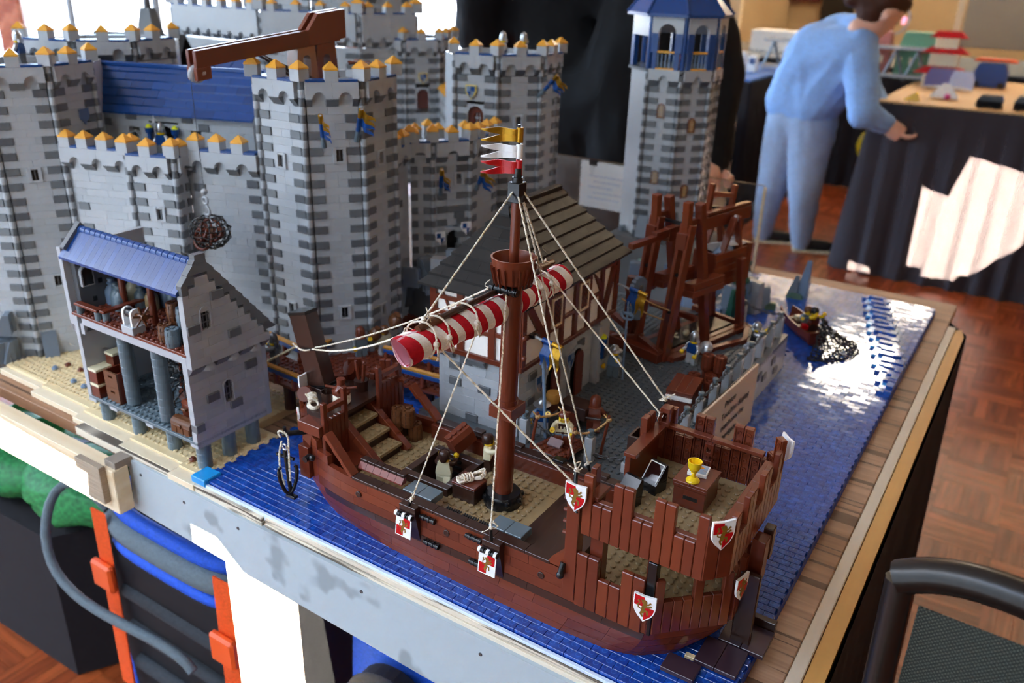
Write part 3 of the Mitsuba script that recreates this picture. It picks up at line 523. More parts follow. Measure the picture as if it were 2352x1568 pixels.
# keep at the back left
K = [(-122, 98), (-115, 90), (-81, 89), (-58, 98), (-52, 112)]
kp = thing('castle_keep', 'broad keep with blue lean-to roofs behind the great hall', 'keep')
for i, (a, b) in enumerate(zip(K, K[1:])):
    L = np.hypot(b[0]-a[0], b[1]-a[1]); facet(kp, a, b, 12, 28, 0, 44.6+1.2*(i > 0), joined=True, seed=20+i, parapet=6.2, merlons=[L*(j+.5)/max(2, round(L/6)) for j in range(max(2, round(L/6)))], dk=3.)
for p, a in zip(K, (40, 20, 20, 30, 60)): column(kp, p, 12, 34, 0, solid=True); merlon(kp, T(p[0], p[1], 0)@RZ(a), 2.2, 2.6, 2.6, z0=53.4)
part(kp, 'deck', xf(prism([*K, (-70, 130), (-110, 128)], .5), T(0, 0, 50)), DBG)
for x in (6, 14, 21, 27): part(kp, 'lean_to_roof', sidepr([(-3.2, 38.6), (-3.2, 39.0), (.2, 42.4), (.2, 38.6)], x-2.8, x+2.8), DBLU, frame(K[1], K[2])); part(kp, 'lean_to', bxa(x-2.6, x+2.6, -2.8, .2, 36.6, 38.6, .05), LBG, frame(K[1], K[2]))
K2 = [(-104, 112), (-92, 104), (-79, 103), (-66, 110), (-62, 122)]
kt = thing('castle_tower', 'top of the tallest tower rising out of the keep at the upper left', 'castle tower')
for i, (a, b) in enumerate(zip(K2, K2[1:])): facet(kt, a, b, 48, 16, 0, None, joined=True, seed=30+i)
for p in K2: column(kt, p, 48, 16, 0, solid=True)
part(kt, 'deck', xf(prism([*K2, (-80, 134), (-98, 130)], .5), T(0, 0, 67)), DBG)
# dark-roofed house and grey spire between the towers
dh = thing('town_house', 'small half-timbered house with a dark shingle roof behind the great hall', 'house'); Md = T(-118, 66, 0)@RZ(25)
part(dh, 'wall', bxa(0, 22, 0, 12, 16, 38, .1), WHT, Md); part(dh, 'gable', sidepr([(0, 38), (12, 38), (6, 46)], 0, 1), WHT, Md); part(dh, 'timber', cat([sidepr([(y, 24), (y+1.2, 24), (y+1.2, 40), (y, 40)], -.2, 0) for y in (0, 5.4, 10.8)]+[sidepr([(1, 38), (2.4, 38), (7, 45), (5.6, 45)], -.2, 0)]), RBR, Md)
for k in range(7):
    part(dh, 'shingle_row', sidepr([(-1.4+k, 37+1.3*k), (-1.4+k, 37.4+1.3*k), (-.1+k, 38.9+1.3*k), (0+k, 38.4+1.3*k)], -1.2, 23), ROOFB, Md)
part(dh, 'roof_back', sidepr([(13.4, 37), (13.4, 37.5), (6, 47), (6, 46.4)], -1.2, 23), ROOFB, Md)
sp = thing('stone_spire', 'pointed grey stone chimney spire rising behind the great hall', 'spire'); Ms = T(-86, 62, 0)@RZ(20)
part(sp, 'shaft', hull([(x*a, y*a, z) for a, z in ((2.6, 30), (2.3, 47), (1.1, 54)) for x in (-1, 1) for y in (-1, 1)]), DBG, Ms); part(sp, 'needle', xf(cyl(.75, 14, 10, .4), T(0, 0, 54)), GUN, Ms); part(sp, 'stone', cat(bxa(-2.6, -1.2, -2.55, -2, 44, 45.2, .05), bxa(.5, 1.8, -2.6, -2, 40, 41.2, .05)), LBG, Ms)
# tall blue-topped bell tower
B0 = [(11.6, 109.2), (18.6, 110.3), (22.9, 115.7), (22.2, 122.6)]
bt = thing('bell_tower', 'tall slender tower with a blue open belfry and blue roof beside the glass panel', 'tower')
for p in B0: column(bt, p, 10, 29, 0)
for i, (a, b) in enumerate(zip(B0, B0[1:])):
    facet(bt, a, b, 10, 27, 0, None, joined=True, seed=40+i, dk=2.2); M = frame(a, b); L = float(np.hypot(b[0]-a[0], b[1]-a[1]))
    for z in ((36.2, 22.2), (33.4, 19.4), ())[i]: lattice_window(bt, M@T(0, -.2, 0), L/2, z, 1.3, 2.6, pl('lattice_gold', 'b98a2a', .35), RBR, True)
    zc = 42.4; part(bt, 'corbel', sidepr([(.2, zc+H), (.2, zc), (0, zc), (-.8, zc+H)], .5, L/2-1), dg(), M); part(bt, 'corbel', sidepr([(.2, zc+H), (.2, zc), (0, zc), (-.8, zc+H)], L/2+1, L-.5), dg(), M)
    part(bt, 'parapet', upright(sg.box(.3, zc+H, L-.3, zc+3.4).difference(sg.Polygon(arc(L/2, zc+H, .98, 0, 180, 12))), -.8, 0), LBG, M); part(bt, 'arch_back', bxa(L/2-1, L/2+1, .02, .6, zc, zc+2.4, 0), LBG, M)
    for x in (.7, L-1.7): part(bt, 'belfry_post', bxa(x, x+1, -.6, .4, zc+3.4, zc+10.4, .06), DBLU, M)
    part(bt, 'belfry_wall', upright(sg.box(.3, zc+9.6, L-.3, zc+13.6).difference(arch_poly(L/2, zc+9.0, L-3.6, 3.2)), -.7, .3), LBG, M); part(bt, 'belfry_beam', cat(bxa(.3, L/2-(L-3.6)/2, -.72, .3, zc+6.6, zc+10.4, .05), bxa(L/2+(L-3.6)/2, L-.3, -.72, .3, zc+6.6, zc+10.4, .05)), DBLU, M)
    part(bt, 'handrail', cat(bxa(1.6, L-1.6, -.7, .2, zc+6.6, zc+7.0, .05), bxa(1.6, L-1.6, -.75, .2, zc+3.3, zc+3.7, .05)), GOLD, M)
    for k in range(5): part(bt, 'baluster', xf(cyl(.16, 2.6, 8), T(1.9+(L-3.8)*k/4, -.3, zc+3.8)), BLUG, M)
    part(bt, 'plinth_slope', sidepr([(-.05, 15), (-1.4, 10), (.2, 10), (.2, 15)], .6, L*.42), ROCKM, M); part(bt, 'plinth_slope', sidepr([(-.05, 15.5), (-1.4, 10), (.2, 10), (.2, 15.5)], L*.6, L-.5), ROCKM, M)
for p in B0: part(bt, 'belfry_column', xf(cyl(.55, 10.2, 12), T(p[0], p[1], 45.8)), DBLU, smooth=40)
bc = (12.6, 118.6); Pb = sg.Polygon(B0+[(17, 127.5), (10, 127), (5, 121.8), (5.4, 114.2)])
part(bt, 'belfry_floor', xf(prism(Pb.buffer(.6), .5), T(0, 0, 45.2)), DBG); ring = list(Pb.buffer(1.5, join_style=2).exterior.coords)[:-1]
part(bt, 'roof_slab', xf(prism(Pb.buffer(1.5, join_style=2), .5), T(0, 0, 55.9)), DBLU)
for a, b in zip(ring, ring[1:]+ring[:1]):
    part(bt, 'roof_panel', hull([(*a, 56.4), (*b, 56.4), (*a, 56.5), (*b, 56.5)]+[(bc[0]+(q[0]-bc[0])*.42, bc[1]+(q[1]-bc[1])*.42, z) for q in (a, b) for z in (63.9, 64)]+[(bc[0]+(q[0]-bc[0])*.36, bc[1]+(q[1]-bc[1])*.36, 63.8) for q in (a, b)]), DBLU)
    part(bt, 'roof_rib', tube([(a[0], a[1], 56.4), (bc[0]+(a[0]-bc[0])*.42, bc[1]+(a[1]-bc[1])*.42, 64.1)], .35, 6), DBLU2)
for a, b in zip([B0[-1], (17, 127.5), (10, 127), (5, 121.8), (5.4, 114.2)], [(17, 127.5), (10, 127), (5, 121.8), (5.4, 114.2), B0[0]]):
    M = frame(a, b); L = float(np.hypot(b[0]-a[0], b[1]-a[1])); part(bt, 'rear_wall', bxa(.3, L-.3, 0, .8, 10, 45.5, .03), LBG, M); part(bt, 'belfry_post', bxa(0, 1.4, -.4, .6, 45.8, 52, .05), DBLU, M); part(bt, 'belfry_wall', bxa(.2, L-.2, -.4, .5, 52, 56, .05), LBG, M)
part(bt, 'bell', xf(lathe([(0, 0), (1.2, 0), (.9, .8), (.7, 1.8), (.2, 2.3), (0, 2.3)], 12), T(16.5, 115.5, 47.2)), RED, smooth=40)

# ================================================================== builders used all over the model
def barrel(M, mat, label, group=None, r=1.0, h=2.35):
    k = thing('barrel', label, 'barrel', group)
    part(k, 'body', lathe([(0, 0), (.86*r, 0), (.88*r, .12), (.97*r, h*.33), (1.0*r, h*.5), (.97*r, h*.67), (.88*r, h-.12), (.88*r, h+.12), (.74*r, h+.12), (.74*r, h-.08), (0, h-.08)], 20), mat, M, smooth=35)
    hoops = [lathe([(R, z-.06), (R+.05, z-.04), (R+.05, z+.04), (R, z+.06)], 20) for R, z in ((.95*r, h*.28), (.95*r, h*.72))]
    part(k, 'hoop', hoops[0], mat, M, smooth=35); part(k, 'hoop', hoops[1], mat, M, smooth=35)
    part(k, 'studs', cat([xf(STUD, T(x, y, h-.08)) for x in (-.4, .4) for y in (-.4, .4)]), mat, M, kind='stuff')
    part(k, 'staves', cat([xf(bxa(r*.955, r*1.0, -.03, .03, .15, h-.1, 0), RZ(i*36)) for i in range(10)]), DBR if mat != SAND else DBG, M, kind='stuff'); return k
def jar(M, mat, label, s=1.0):
    k = thing('jar', label, 'jar', 'jars on the upper floor of the boathouse')
    part(k, 'body', lathe([(0, 0), (.82*s, 0), (.95*s, .12), (.97*s, 1.6*s), (.9*s, 2.1*s), (.62*s, 2.55*s), (.36*s, 2.75*s), (.34*s, 3.0*s)], 20), mat, M, smooth=50)
    part(k, 'neck', lathe([(.34*s, 2.9*s), (.55*s, 3.0*s), (.56*s, 3.15*s), (.36*s, 3.25*s), (.36*s, 3.5*s), (.45*s, 3.55*s), (.43*s, 3.7*s), (0, 3.7*s)], 16), mat, M, smooth=50)
def chest(M, mat, label, w=3.8, d=1.9, h=1.25, group=None):
    k = thing('chest', label, 'chest', group); part(k, 'body', box(w, d, h, .05), mat, M)
    lid = sidepr([(0, h)]+[(d/2-d/2*math.cos(a), h+.1+.8*math.sin(a)) for a in np.linspace(0, math.pi, 10)]+[(d, h)], 0, w); part(k, 'lid', lid, mat, M)
    for i in range(3): part(k, 'panel', bxa(.15+i*w/3, (i+1)*w/3-.1, -.08, 0, .12, h-.15, .03), mat, M)
    part(k, 'lock', bxa(w/2-.25, w/2+.25, -.2, 0, h-.35, h+.2, .04), mat, M); return k
ARMP = {}
def shoulder_arm(side, ang, out=10, bend=35):
    """mesh of a toy arm and its hand; ang: degrees forward from hanging"""
    a = [V(0, 0, 0), V(side*.22, -.05, -.42), V(side*.3, -.28, -.85), V(side*.3, -.72, -1.2)]; M = T(side*.78, 0, 3.2)@RY(-side*out)@RX(-ang)
    return xf(cat(tube(curve(a, 8), [.36]*3+[.34]*2+[.3]*3, 9), sph(.36, 10)), M), xf(cat(xf(cyl(.16, .4, 8), T(*a[-1])@RX(120)@T(0, 0, -.05)), xf(tm(trimesh.creation.annulus(.2, .34, .42, sections=12)), T(a[-1][0], a[-1][1]-.42, a[-1][2]-.22)@RX(120))), M)
def figure(M, label, torso, legs, arms=None, head=YEL, hands=YEL, hat=None, hatmat=SLV, la=0., ra=0., sit=0., walk=0., face=False, hips=None, group=None, printed=None):
    k = thing('toy_figure', label, 'toy figure', group); hips = hips or legs; arms = arms or torso
    for s, sw in ((-1, walk), (1, -walk)):
        leg = cat(sidepr([(-.5, 0), (.42, 0), (.42, .4), (.36, .5), (.36, 1.2)]+[(.36*math.cos(a), 1.45+.36*math.sin(a)) for a in np.linspace(0, math.pi, 7)]+[(-.4, 1.2), (-.5, .45)], -.44+s*.48, .44+s*.48))
        part(k, 'leg', leg, legs, M@T(0, 0, 1.45)@RX(sw-sit)@T(0, 0, -1.45))
    part(k, 'hips', cat(bxa(-.94, .94, -.45, .45, 1.62, 1.86, .05), bxa(-.09, .09, -.4, .4, 1.2, 1.7, .03)), hips, M)
    t = hull([(x*w, y*.47, z) for z, w in ((1.86, .97), (2.3, .95), (3.45, .72), (3.5, .66)) for x in (-1, 1) for y in (-1, 1)]); part(k, 'torso', t, torso, M)
    if printed: part(k, 'tunic_print', cat(bxa(-.6, .6, -.5, -.46, 2.95, 3.3, 0), *[bxa(x, x+.2, -.5, -.46, 2.6, 3.0, 0) for x in (-.55, -.1, .35)], bxa(-.9, .9, -.5, -.46, 1.95, 2.1, 0), bxa(-.12, .22, -.52, -.46, 1.88, 2.18, 0)), printed, M)
    for s, a in ((-1, la), (1, ra)):
        am, hm = shoulder_arm(s, a); part(k, 'arm', am, arms, M, smooth=50); part(k, 'hand', hm, hands, M, smooth=50)
    part(k, 'head', xf(lathe([(0, 0), (.42, 0), (.6, .14), (.64, .3), (.64, .82), (.58, 1.0), (.32, 1.08), (.3, 1.25), (0, 1.25)], 18), T(0, 0, 3.5)), head, M, smooth=50)
    if face:
        part(k, 'face', cat(*[xf(sph(.075, 8), T(x, -.62, 4.12)) for x in (-.2, .2)], xf(tube([(-.36, -.56, 4.36), (-.22, -.62, 4.28), (-.1, -.645, 4.24)], .035, 5), I4), tube([(.36, -.56, 4.36), (.22, -.62, 4.28), (.1, -.645, 4.24)], .035, 5)), BLK, M); part(k, 'beard', tube([(-.3, -.58, 3.82), (-.12, -.64, 3.9), (.12, -.64, 3.9), (.3, -.58, 3.82)], .06, 5), RBR, M)
    if hat == 'conical': m = lathe([(.66, 0), (.72, .05), (.72, .75), (.6, 1.15), (.38, 1.5), (.0, 1.75)], 18); part(k, 'helmet', cat(xf(m, T(0, 0, 3.95)), xf(bxa(-.66, .66, .2, .7, 3.55, 4.2, .1), I4)), hatmat, M, smooth=40)
    elif hat == 'kettle': part(k, 'helmet', xf(lathe([(.62, -.1), (1.18, 0), (1.22, .06), (.68, .3), (.62, .62), (.36, .9), (0, .98)], 22), T(0, 0, 4.3)), hatmat, M, smooth=40)
    elif hat == 'round': part(k, 'helmet', cat(xf(lathe([(.68, -.35), (.74, -.3), (.74, .35), (.6, .7), (.3, .92), (0, .98)], 18), T(0, 0, 4.25)), bxa(-.68, .68, .1, .7, 3.5, 4.1, .15)), hatmat, M, smooth=50)
    elif hat == 'hair': part(k, 'hair', cat(xf(lathe([(.6, -.45), (.76, -.4), (.76, .2), (.62, .52), (.3, .7), (0, .74)], 16), T(0, .12, 4.35)), xf(sph(.42, 10), T(0, .55, 3.9)@S(1.2, .8, 1.2))), hatmat, M, smooth=60)
    elif hat == 'hood': part(k, 'hood', cat(xf(lathe([(.72, -.75), (.8, -.6), (.78, .2), (.66, .62), (.3, .9), (0, .98)], 16), T(0, .1, 4.25)), xf(lathe([(.78, 0), (.98, .05), (.72, .34)], 16), T(0, 0, 3.3))), hatmat, M, smooth=60)
    elif hat == 'bandana': part(k, 'bandana', cat(xf(lathe([(.66, -.1), (.7, -.05), (.68, .25), (.45, .55), (0, .64)], 16), T(0, 0, 4.3)), xf(box(.5, .5, .25, .06), T(.2, .45, 4.25))), hatmat, M, smooth=50)
    return k
def rope(a, b, r=.11, sag=0., mat=None, name='rope', label=None, root=None, n=14, twist=True):
    a, b = V(*a), V(*b); t = np.linspace(0, 1, n); P = a+(b-a)*t[:, None]; P[:, 2] -= sag*4*t*(1-t); return P
def strand(P, r=.11, seed=0):
    """a twisted cord: three plies wound around the path P"""
    P = np.array(P, float); L = np.r_[0, np.cumsum(np.linalg.norm(np.diff(P, axis=0), axis=1))]; n = max(int(L[-1]/.16), 8); s = np.linspace(0, L[-1], n); Q = np.c_[[np.interp(s, L, P[:, i]) for i in range(3)]].T
    t = np.gradient(Q, axis=0); t /= np.linalg.norm(t, axis=1, keepdims=True)+1e-9; x = np.cross(t, [.12, .9, .3]); x /= np.linalg.norm(x, axis=1, keepdims=True); y = np.cross(t, x); w = np.random.default_rng(seed).normal(0, .02, (n, 3)); out = []
    for j in range(3):
        a = s/r*1.15+j*2.094; out.append(tube(Q+(np.cos(a)[:, None]*x+np.sin(a)[:, None]*y)*r*.5+w*.5, r*.56, 5))
    return cat(out)
def shield_parts(M, label, s=1.0):
    """red and white quartered shield with a golden lion; local x right, y up, z towards the viewer"""
    o = sg.Polygon([(-1, 1.15), (0, 1.05), (1, 1.15), (1, .1)]+arc(-.75, .1, 1.75, 0, -52, 6)+[(0, -1.62)]+arc(.75, .1, 1.75, 232, 180, 6)); M = M@S(s)
    k = solo('lion_shield', prism(o, .22), WHT, label, 'shield', M=M); i = o.buffer(-.1)
    part(k, 'red_quarter', prism(i.intersection(sg.box(-2, 0, 0, 2)), .03), RED, M@T(0, 0, .22)); part(k, 'red_quarter', prism(i.intersection(sg.box(0, -2, 2, 0)), .03), RED, M@T(0, 0, .22))
    part(k, 'lion', lion(), LION, M@T(0, 0, .23)); return k
LION = pl('lion_gold', '7a5a1e', .35)
def lion():
    g = [sg.LineString([(-.1, -.55), (-.05, -.15), (.08, .2)]).buffer(.17), sg.Point(.02, .5).buffer(.24), sg.Point(-.16, .6).buffer(.12), sg.LineString([(.1, .25), (.4, .35), (.5, .5)]).buffer(.07), sg.LineString([(.1, .05), (.42, .05), (.55, .2)]).buffer(.07), sg.LineString([(-.05, -.4), (.3, -.4), (.34, -.75)]).buffer(.08), sg.LineString([(-.15, -.45), (-.25, -.75), (-.1, -1.0)]).buffer(.09),
        sg.LineString([(-.2, -.3), (-.5, -.2), (-.55, .15), (-.38, .3), (-.5, .5)]).buffer(.05), sg.Point(-.5, .52).buffer(.1), sg.Point(.54, .52).buffer(.09), sg.Point(.6, .2).buffer(.09)]
    return prism(unary_union(g), .035)
def pennant(root, M, mat, L=2.9, w=1.35, amp=.22, name='pennant', ph=0.):
    """wavy swallow-tailed pennant hanging along +x from a socket on the z axis"""
    x = np.linspace(0, L, 22); v, f = [], []
    def half(sgn):
        vv, ff = [], []
        for i, X in enumerate(x):
            u = X/L; cut = max(0, (u-.5)/.5); o = w/2-.1*math.sin(u*7+ph)*.6; inn = .001+cut*(w/2-.2)
            y = amp*math.sin(u*8.5+ph)
            for zz in (o, inn if True else 0):
                for t in (-.06, .06): vv.append((X, y+t, sgn*zz))
        for i in range(len(x)-1):
            a, b = i*4, i*4+4
            for q in ((0, 1, 5, 4), (1, 3, 7, 5), (3, 2, 6, 7), (2, 0, 4, 6)): A = [a+j if j < 4 else b+j-4 for j in q]; ff += [(A[0], A[1], A[2]), (A[0], A[2], A[3])]
        n = (len(x)-1)*4; ff += [(n, n+1, n+3), (n, n+3, n+2)]; return np.array(vv, float), np.array(ff)
    k = part(root, name, cat(half(1), half(-1)), mat, M, smooth=50); part(k, 'socket', xf(cyl(.34, w+.15, 12, c=.04), T(-.1, 0, -w/2-.05)), mat, M, smooth=40); return k
def flagpole(a, b, label, roll=0, base=True, order=(0, 1), L=2.9, tip=.0):
    """pole from a to b with a dark blue and a gold pennant near its end"""
    a, b = V(*a), V(*b); D = b-a; ln = np.linalg.norm(D); D /= ln; k = thing('flagpole', label, 'flag', 'pennant poles')
    part(k, 'pole', rod(a, b, .17, 8), LBG)
    if base: part(k, 'holder', rod(a, a+D*ln*.34, .42, 10, .34), SAND); part(k, 'collar', rod(a+D*ln*.34, a+D*ln*.56, .4, 10, .34), DBLU)
    dn = V(0, 0, -1)-D*np.dot(V(0, 0, -1), D); dn = dn/np.linalg.norm(dn) if np.linalg.norm(dn) > .2 else V(1, 0, 0)
    M = np.eye(4); M[:3, 0] = dn; M[:3, 2] = D; M[:3, 1] = np.cross(D, dn); Mr = M@RZ(roll)
    for i, c in enumerate(order):
        m = Mr.copy(); m[:3, 3] = a+D*(ln-.8-1.5*(1-i)); pennant(k, m, (DBLU, PGLD)[c], L, ph=.4+i*.5)
    return k
def chain(P, root=None, label='', r=.19):
    P = np.array(P, float); L = np.r_[0, np.cumsum(np.linalg.norm(np.diff(P, axis=0), axis=1))]; n = int(L[-1]/.62); ms = []
    for i in range(n):
        s = (i+.5)*L[-1]/n; q = V(*[np.interp(s, L, P[:, j]) for j in range(3)]); q2 = V(*[np.interp(min(s+.1, L[-1]), L, P[:, j]) for j in range(3)]); q1 = V(*[np.interp(max(s-.1, 0), L, P[:, j]) for j in range(3)])
        ring = [(.24*math.cos(a), .42*math.sin(a)) for a in np.arange(10)*2*np.pi/10]; ms.append(xf(tube([(x, 0, z) for x, z in ring], .085, 5, True), align(q, q+(q2-q1))@RZ(90*(i % 2))))
    k = thing('chain', label, 'chain', 'chains between the quay posts')
    for m in ms: part(k, 'link', m, GUN, smooth=50)
    return k
def netmesh(fn, nu, nv, r=.07):
    g = [[V(*fn(i/nu, j/nv)) for j in range(nv+1)] for i in range(nu+1)]; ms = []
    for i in range(nu+1):
        for j in range(nv+1):
            if i < nu: ms.append(rod(g[i][j], g[i+1][j], r, 4))
            if j < nv: ms.append(rod(g[i][j], g[i][j+1], r, 4))
            ms.append(xf(sph(r*1.7, 6), T(*g[i][j])))
    return cat(ms)

# ================================================================== boathouse
bh = thing('boathouse', 'open-fronted grey boathouse with a blue roof on round piers at the beach', 'boathouse')
Mr_ = frame((0, 0), (0, 12)); Mu_ = frame((1, 0), (1, 13))
def gable_course(M, y0, y1, z, k, r, darks, skip, tag='brick', h=H):
    cuts = sorted([(a, b, 1) for a, b in darks]+[(a, b, 0) for a, b in skip]); cur = y0
    for a, b, f in cuts+[(y1, y1, 0)]:
        while a-cur > .05:
            w = min(a-cur, r.choice((2., 3., 4., 6.)));
            if a-cur-w < .8: w = a-cur
            part(bh, tag, box(round(w-.03, 2), .95, h-.02, .025), lg(), M@T(cur+.015, 0, z)); cur += w
        if f: part(bh, 'dark_brick', box(round(b-a-.02, 2), 1.2, h-.03, .06), dg(), M@T(a+.01, -.28, z+.015))
        cur = max(cur, b)
r = random.Random(5)
low_d = {2: [(0, 1.4)], 3: [(5.9, 7.9)], 5: [(2.3, 4.3)], 7: [(9.0, 11.0)]}
for k in range(9): gable_course(Mr_, 0, 12, 3.6+H*k, k, r, low_d.get(k, []), [(4.9, 6.9)] if 4 <= k <= 6 else [])
lattice_window(bh, Mr_, 5.9, 8.55, 1.45, 3.2)
part(bh, 'brick', upright(sg.box(4.9, 8.4, 6.9, 12.0).difference(arch_poly(5.9, 8.4, 1.95, 3.6)), 0, .9), LBG, Mr_)
up_d = {4: [(0, 1.9)], 2: [(6.1, 8.1)], 7: [(4.0, 6.0)]}
zf = [lambda y, z: 0]
for k in range(11):
    z = 15.6+H*k; yb = 13 if k < 1 else 13-(k-1)*1.0+.05-.9; y0 = 0 if k < 8 else (k-8)*1.0+1.0
    if yb-y0 > .4: gable_course(Mu_, y0, yb, z, k, r, up_d.get(k, []), [(2.0, 4.0)] if 3 <= k <= 5 else [])
lattice_window(bh, Mu_, 2.95, 20.4, 1.45, 3.0)
part(bh, 'brick', upright(sg.box(2.0, 19.2, 4.0, 22.8).difference(arch_poly(2.95, 20.2, 1.9, 3.3)), 0, .9), LBG, Mu_)
for k in range(11):                                 # dark roof-edge slopes, back then front
    y, z = 3+k*1.0, 30.4-H*k; part(bh, 'gable_slope', upright([(y-1 if k else y-.6, z-H), (y+1.08, z-H), (y+1.08, z-H+.18), (y+.02, z), (y-1 if k else y-.6, z)], -.03, .97), dg(), Mu_)
for k in range(3): y, z = 3-k, 30.4-H*k; part(bh, 'gable_slope', upright([(y-1.02, z-H), (y+1.0, z-H), (y+1.0, z-.02), (y, z), (y-1.02, z-H+.15)], -.03, .97), dg(), Mu_)
part(bh, 'gable_slope', bxa(0, 1, -.03, .97, 25.6, 26.8, .05), DBG, Mu_)
for a, b in ((0, 2.2), (4.2, 6.2), (8.2, 10.2), (11.8, 12.8)): part(bh, 'corbel', sidepr([(.2, 15.6), (.2, 14.4), (0, 14.4), (-1, 15.5), (-1, 15.6)], a, b), dg(), Mr_)
for c in (3.2, 7.2, 11.0): part(bh, 'arch_recess', xf(sph(.98, 16, 0, 1), T(c, 0, 14.5)@S(1, .9, 1.15)), DBG2 if False else LBG2, Mr_, smooth=60)
# left wall, back wall, floors, beam
Ml = frame((-24.6, 0), (-24.6, 12.5))
part(bh, 'left_wall', bxa(-24.6, -23.7, 0, 12, 3.6, 14.4, .04), LBG); part(bh, 'left_wall', bxa(-25.6, -24.7, 0, 13, 15.6, 27, .04), LBG); part(bh, 'left_gable', upright([(0, 27), (0, 27.2), (3, 30.2), (13, 18), (13, 17)], -24.0+24-.95, -.05), DBG, frame((-24.7, 0), (-24.7, 13)))
part(bh, 'left_corbel', hull([(-25.6, y, z) for y in (0, 12.5) for z in (15.4, 15.65)]+[(-24.7, y, z) for y in (0, 12.5) for z in (14.4, 15.65)]), DBG)
part(bh, 'corner_pier', bxa(-24.7, -23.7, -.02, 1, 14.4, 17.2, .04), LBG); part(bh, 'corner_pier', bxa(0, 1.0, -.03, .9, 15.6, 25.6, .04), LBG); part(bh, 'corner_pier', bxa(-1, 0, -.02, .95, 14.4, 17, .04), LBG)
part(bh, 'inner_wall', bxa(-24.7, -23.6, 1, 12.5, 14.4, 25, .04), DBG2); part(bh, 'back_wall', bxa(-24.6, 0, 12, 12.9, 3.6, 18.0, .04), LBG2)
for y, z, s in ((3.2, 24.9, .7), (4.0, 21, .6), (2.8, 18.6, .6), (3.6, 9.2, .7), (4.6, 9.3, .7)): part(bh, 'peg_hole', bxa(-23.72, -23.55, y, y+s, z, z+.7, 0), BLK)
lattice_window(bh, frame((-23.55, 12), (-23.55, 0)), 9.75, 21.4, 1.45, 2.6, LBG)
part(bh, 'lower_floor', bxa(-24.5, .0, -.05, 12, 4.1, 4.55, .04), SAND); part(bh, 'lower_floor_studs', studs([-24+i for i in range(1, 24)], [.5+i for i in range(12)], 4.55), SAND, kind='stuff')
for x0 in (-24.6, -19.6, -11.2, -1.6): part(bh, 'floor_joist', bxa(x0, x0+1.8 if x0 < -12 else x0+1.6, -.02, 11, 3.6, 4.1, .03), LBG)
part(bh, 'upper_floor', bxa(-24.7, .2, -.1, 12, 17.2, 17.6, .04), RBR); part(bh, 'upper_floor_studs', studs([-24.2+i for i in range(0, 24)], [.5+i for i in range(12)], 17.6), RBR, kind='stuff')
part(bh, 'floor_beam', bxa(-22.6, -.8, -.02, .9, 16.1, 17.2, .04), LBG); part(bh, 'beam_corbel', sidepr([(0, 14.6), (0, 16.2), (1, 16.2)], -23.2, -22.4), LBG)
for x, y in ((-16.2, 1.9), (-8.2, 1.6)):
    for k in range(9): part(bh, 'column_drum', lathe([(0, 0), (.96, 0), (1, .04), (1, 1.16), (.96, 1.2), (0, 1.2)], 24), SAND, T(x, y, 4.9+H*k), smooth=40)
for x, y in ((-23.6, 2.0), (-16.2, 2.1), (-8.4, 2.2), (-.9, 1.4), (-.9, 5.6), (-.9, 9.8), (-16.2, 9.5), (-23.6, 9.5)):
    for k in range(3): part(bh, 'pier_drum', lathe([(0, 0), (.96, 0), (1, .04), (1, 1.16), (.96, 1.2), (0, 1.2)], 24), SAND, T(x, y, H*k), smooth=40)
for x, y in ((-18.9, 4.6), (-11.8, 4.2)): part(bh, 'post', xf(cyl(.48, 9.5, 14), T(x, y, 17.6)), RBR, smooth=40)
for k in range(21): part(bh, 'ridge_cylinder', xf(cyl(.62, 1.11, 16, c=.06), T(-24.5+1.19*k, 3.0, 29.05)@RY(90)), DBLU, smooth=40)
for k in range(25):
    x = -24.6+1.0*k; part(bh, 'roof_slope', sidepr([(-.45, 25.6), (-.45, 25.95), (2.7, 29.3), (2.95, 29.0), (-.1, 25.6)], x+.012, x+.988), DBLU if rng.random() < .6 else DBLU2)
part(bh, 'roof_underside', sidepr([(-.1, 25.5), (2.8, 28.8), (2.8, 28.5), (.4, 25.5)], -23.6, -.1), WHT); part(bh, 'roof_back', sidepr([(3, 29.6), (13.5, 17.4), (13.3, 17.0), (3, 29.2)], -24.6, 0), DBLU)
# on the upper floor
for x, y, m, l, s in ((-22.9, 5.4, BLUG, 'pale blue jar, leftmost of the row by the boathouse wall', 1.05), (-21.2, 5.0, SAND, 'grey jar second from the left in the boathouse loft', 1.0), (-19.6, 4.4, SAND, 'fat grey jar in front of the brown loft post', 1.02), (-20.8, 7.4, LTAN, 'tan jar with a tall neck behind the grey jars', 1.2), (-18.4, 6.9, SAND, 'grey jar behind the tan jar', 1.), (-16.4, 7.2, DTAN, 'olive tan jar right of the brown loft post', 1.0), (-16.0, 9.4, BLUG, 'pale blue jar at the back between the loft posts', 1.), (-14.2, 9.2, SAND, 'grey jar at the back right of the loft', 1.)):
    jar(T(x, y, 17.6), m, l, s)
for l, (x0, x1, y0, y1), legs in (('brown plank bench along the front edge of the loft', (-23.7, -18.4, -.1, .9), ((-23.2, .4), (-18.9, .4))), ('brown plank bench running back through the loft', (-18.2, -17.2, .2, 9.2), ((-17.7, .8), (-17.7, 8.4)))):
    k = thing('bench', l, 'bench'); part(k, 'plank', bxa(x0, x1, y0, y1, 18.9, 19.25, .04), RBR)
    for x, y in legs: part(k, 'leg', xf(cyl(.48, 1.25, 14), T(x, y, 17.62)), SAND, smooth=40)
wi = thing('winch', 'small white winch with a black drum and brown hand wheel in the loft', 'winch')
part(wi, 'base', bxa(-12.7, -10.2, -.3, 1.7, 17.6, 18.7, .05), LBG)
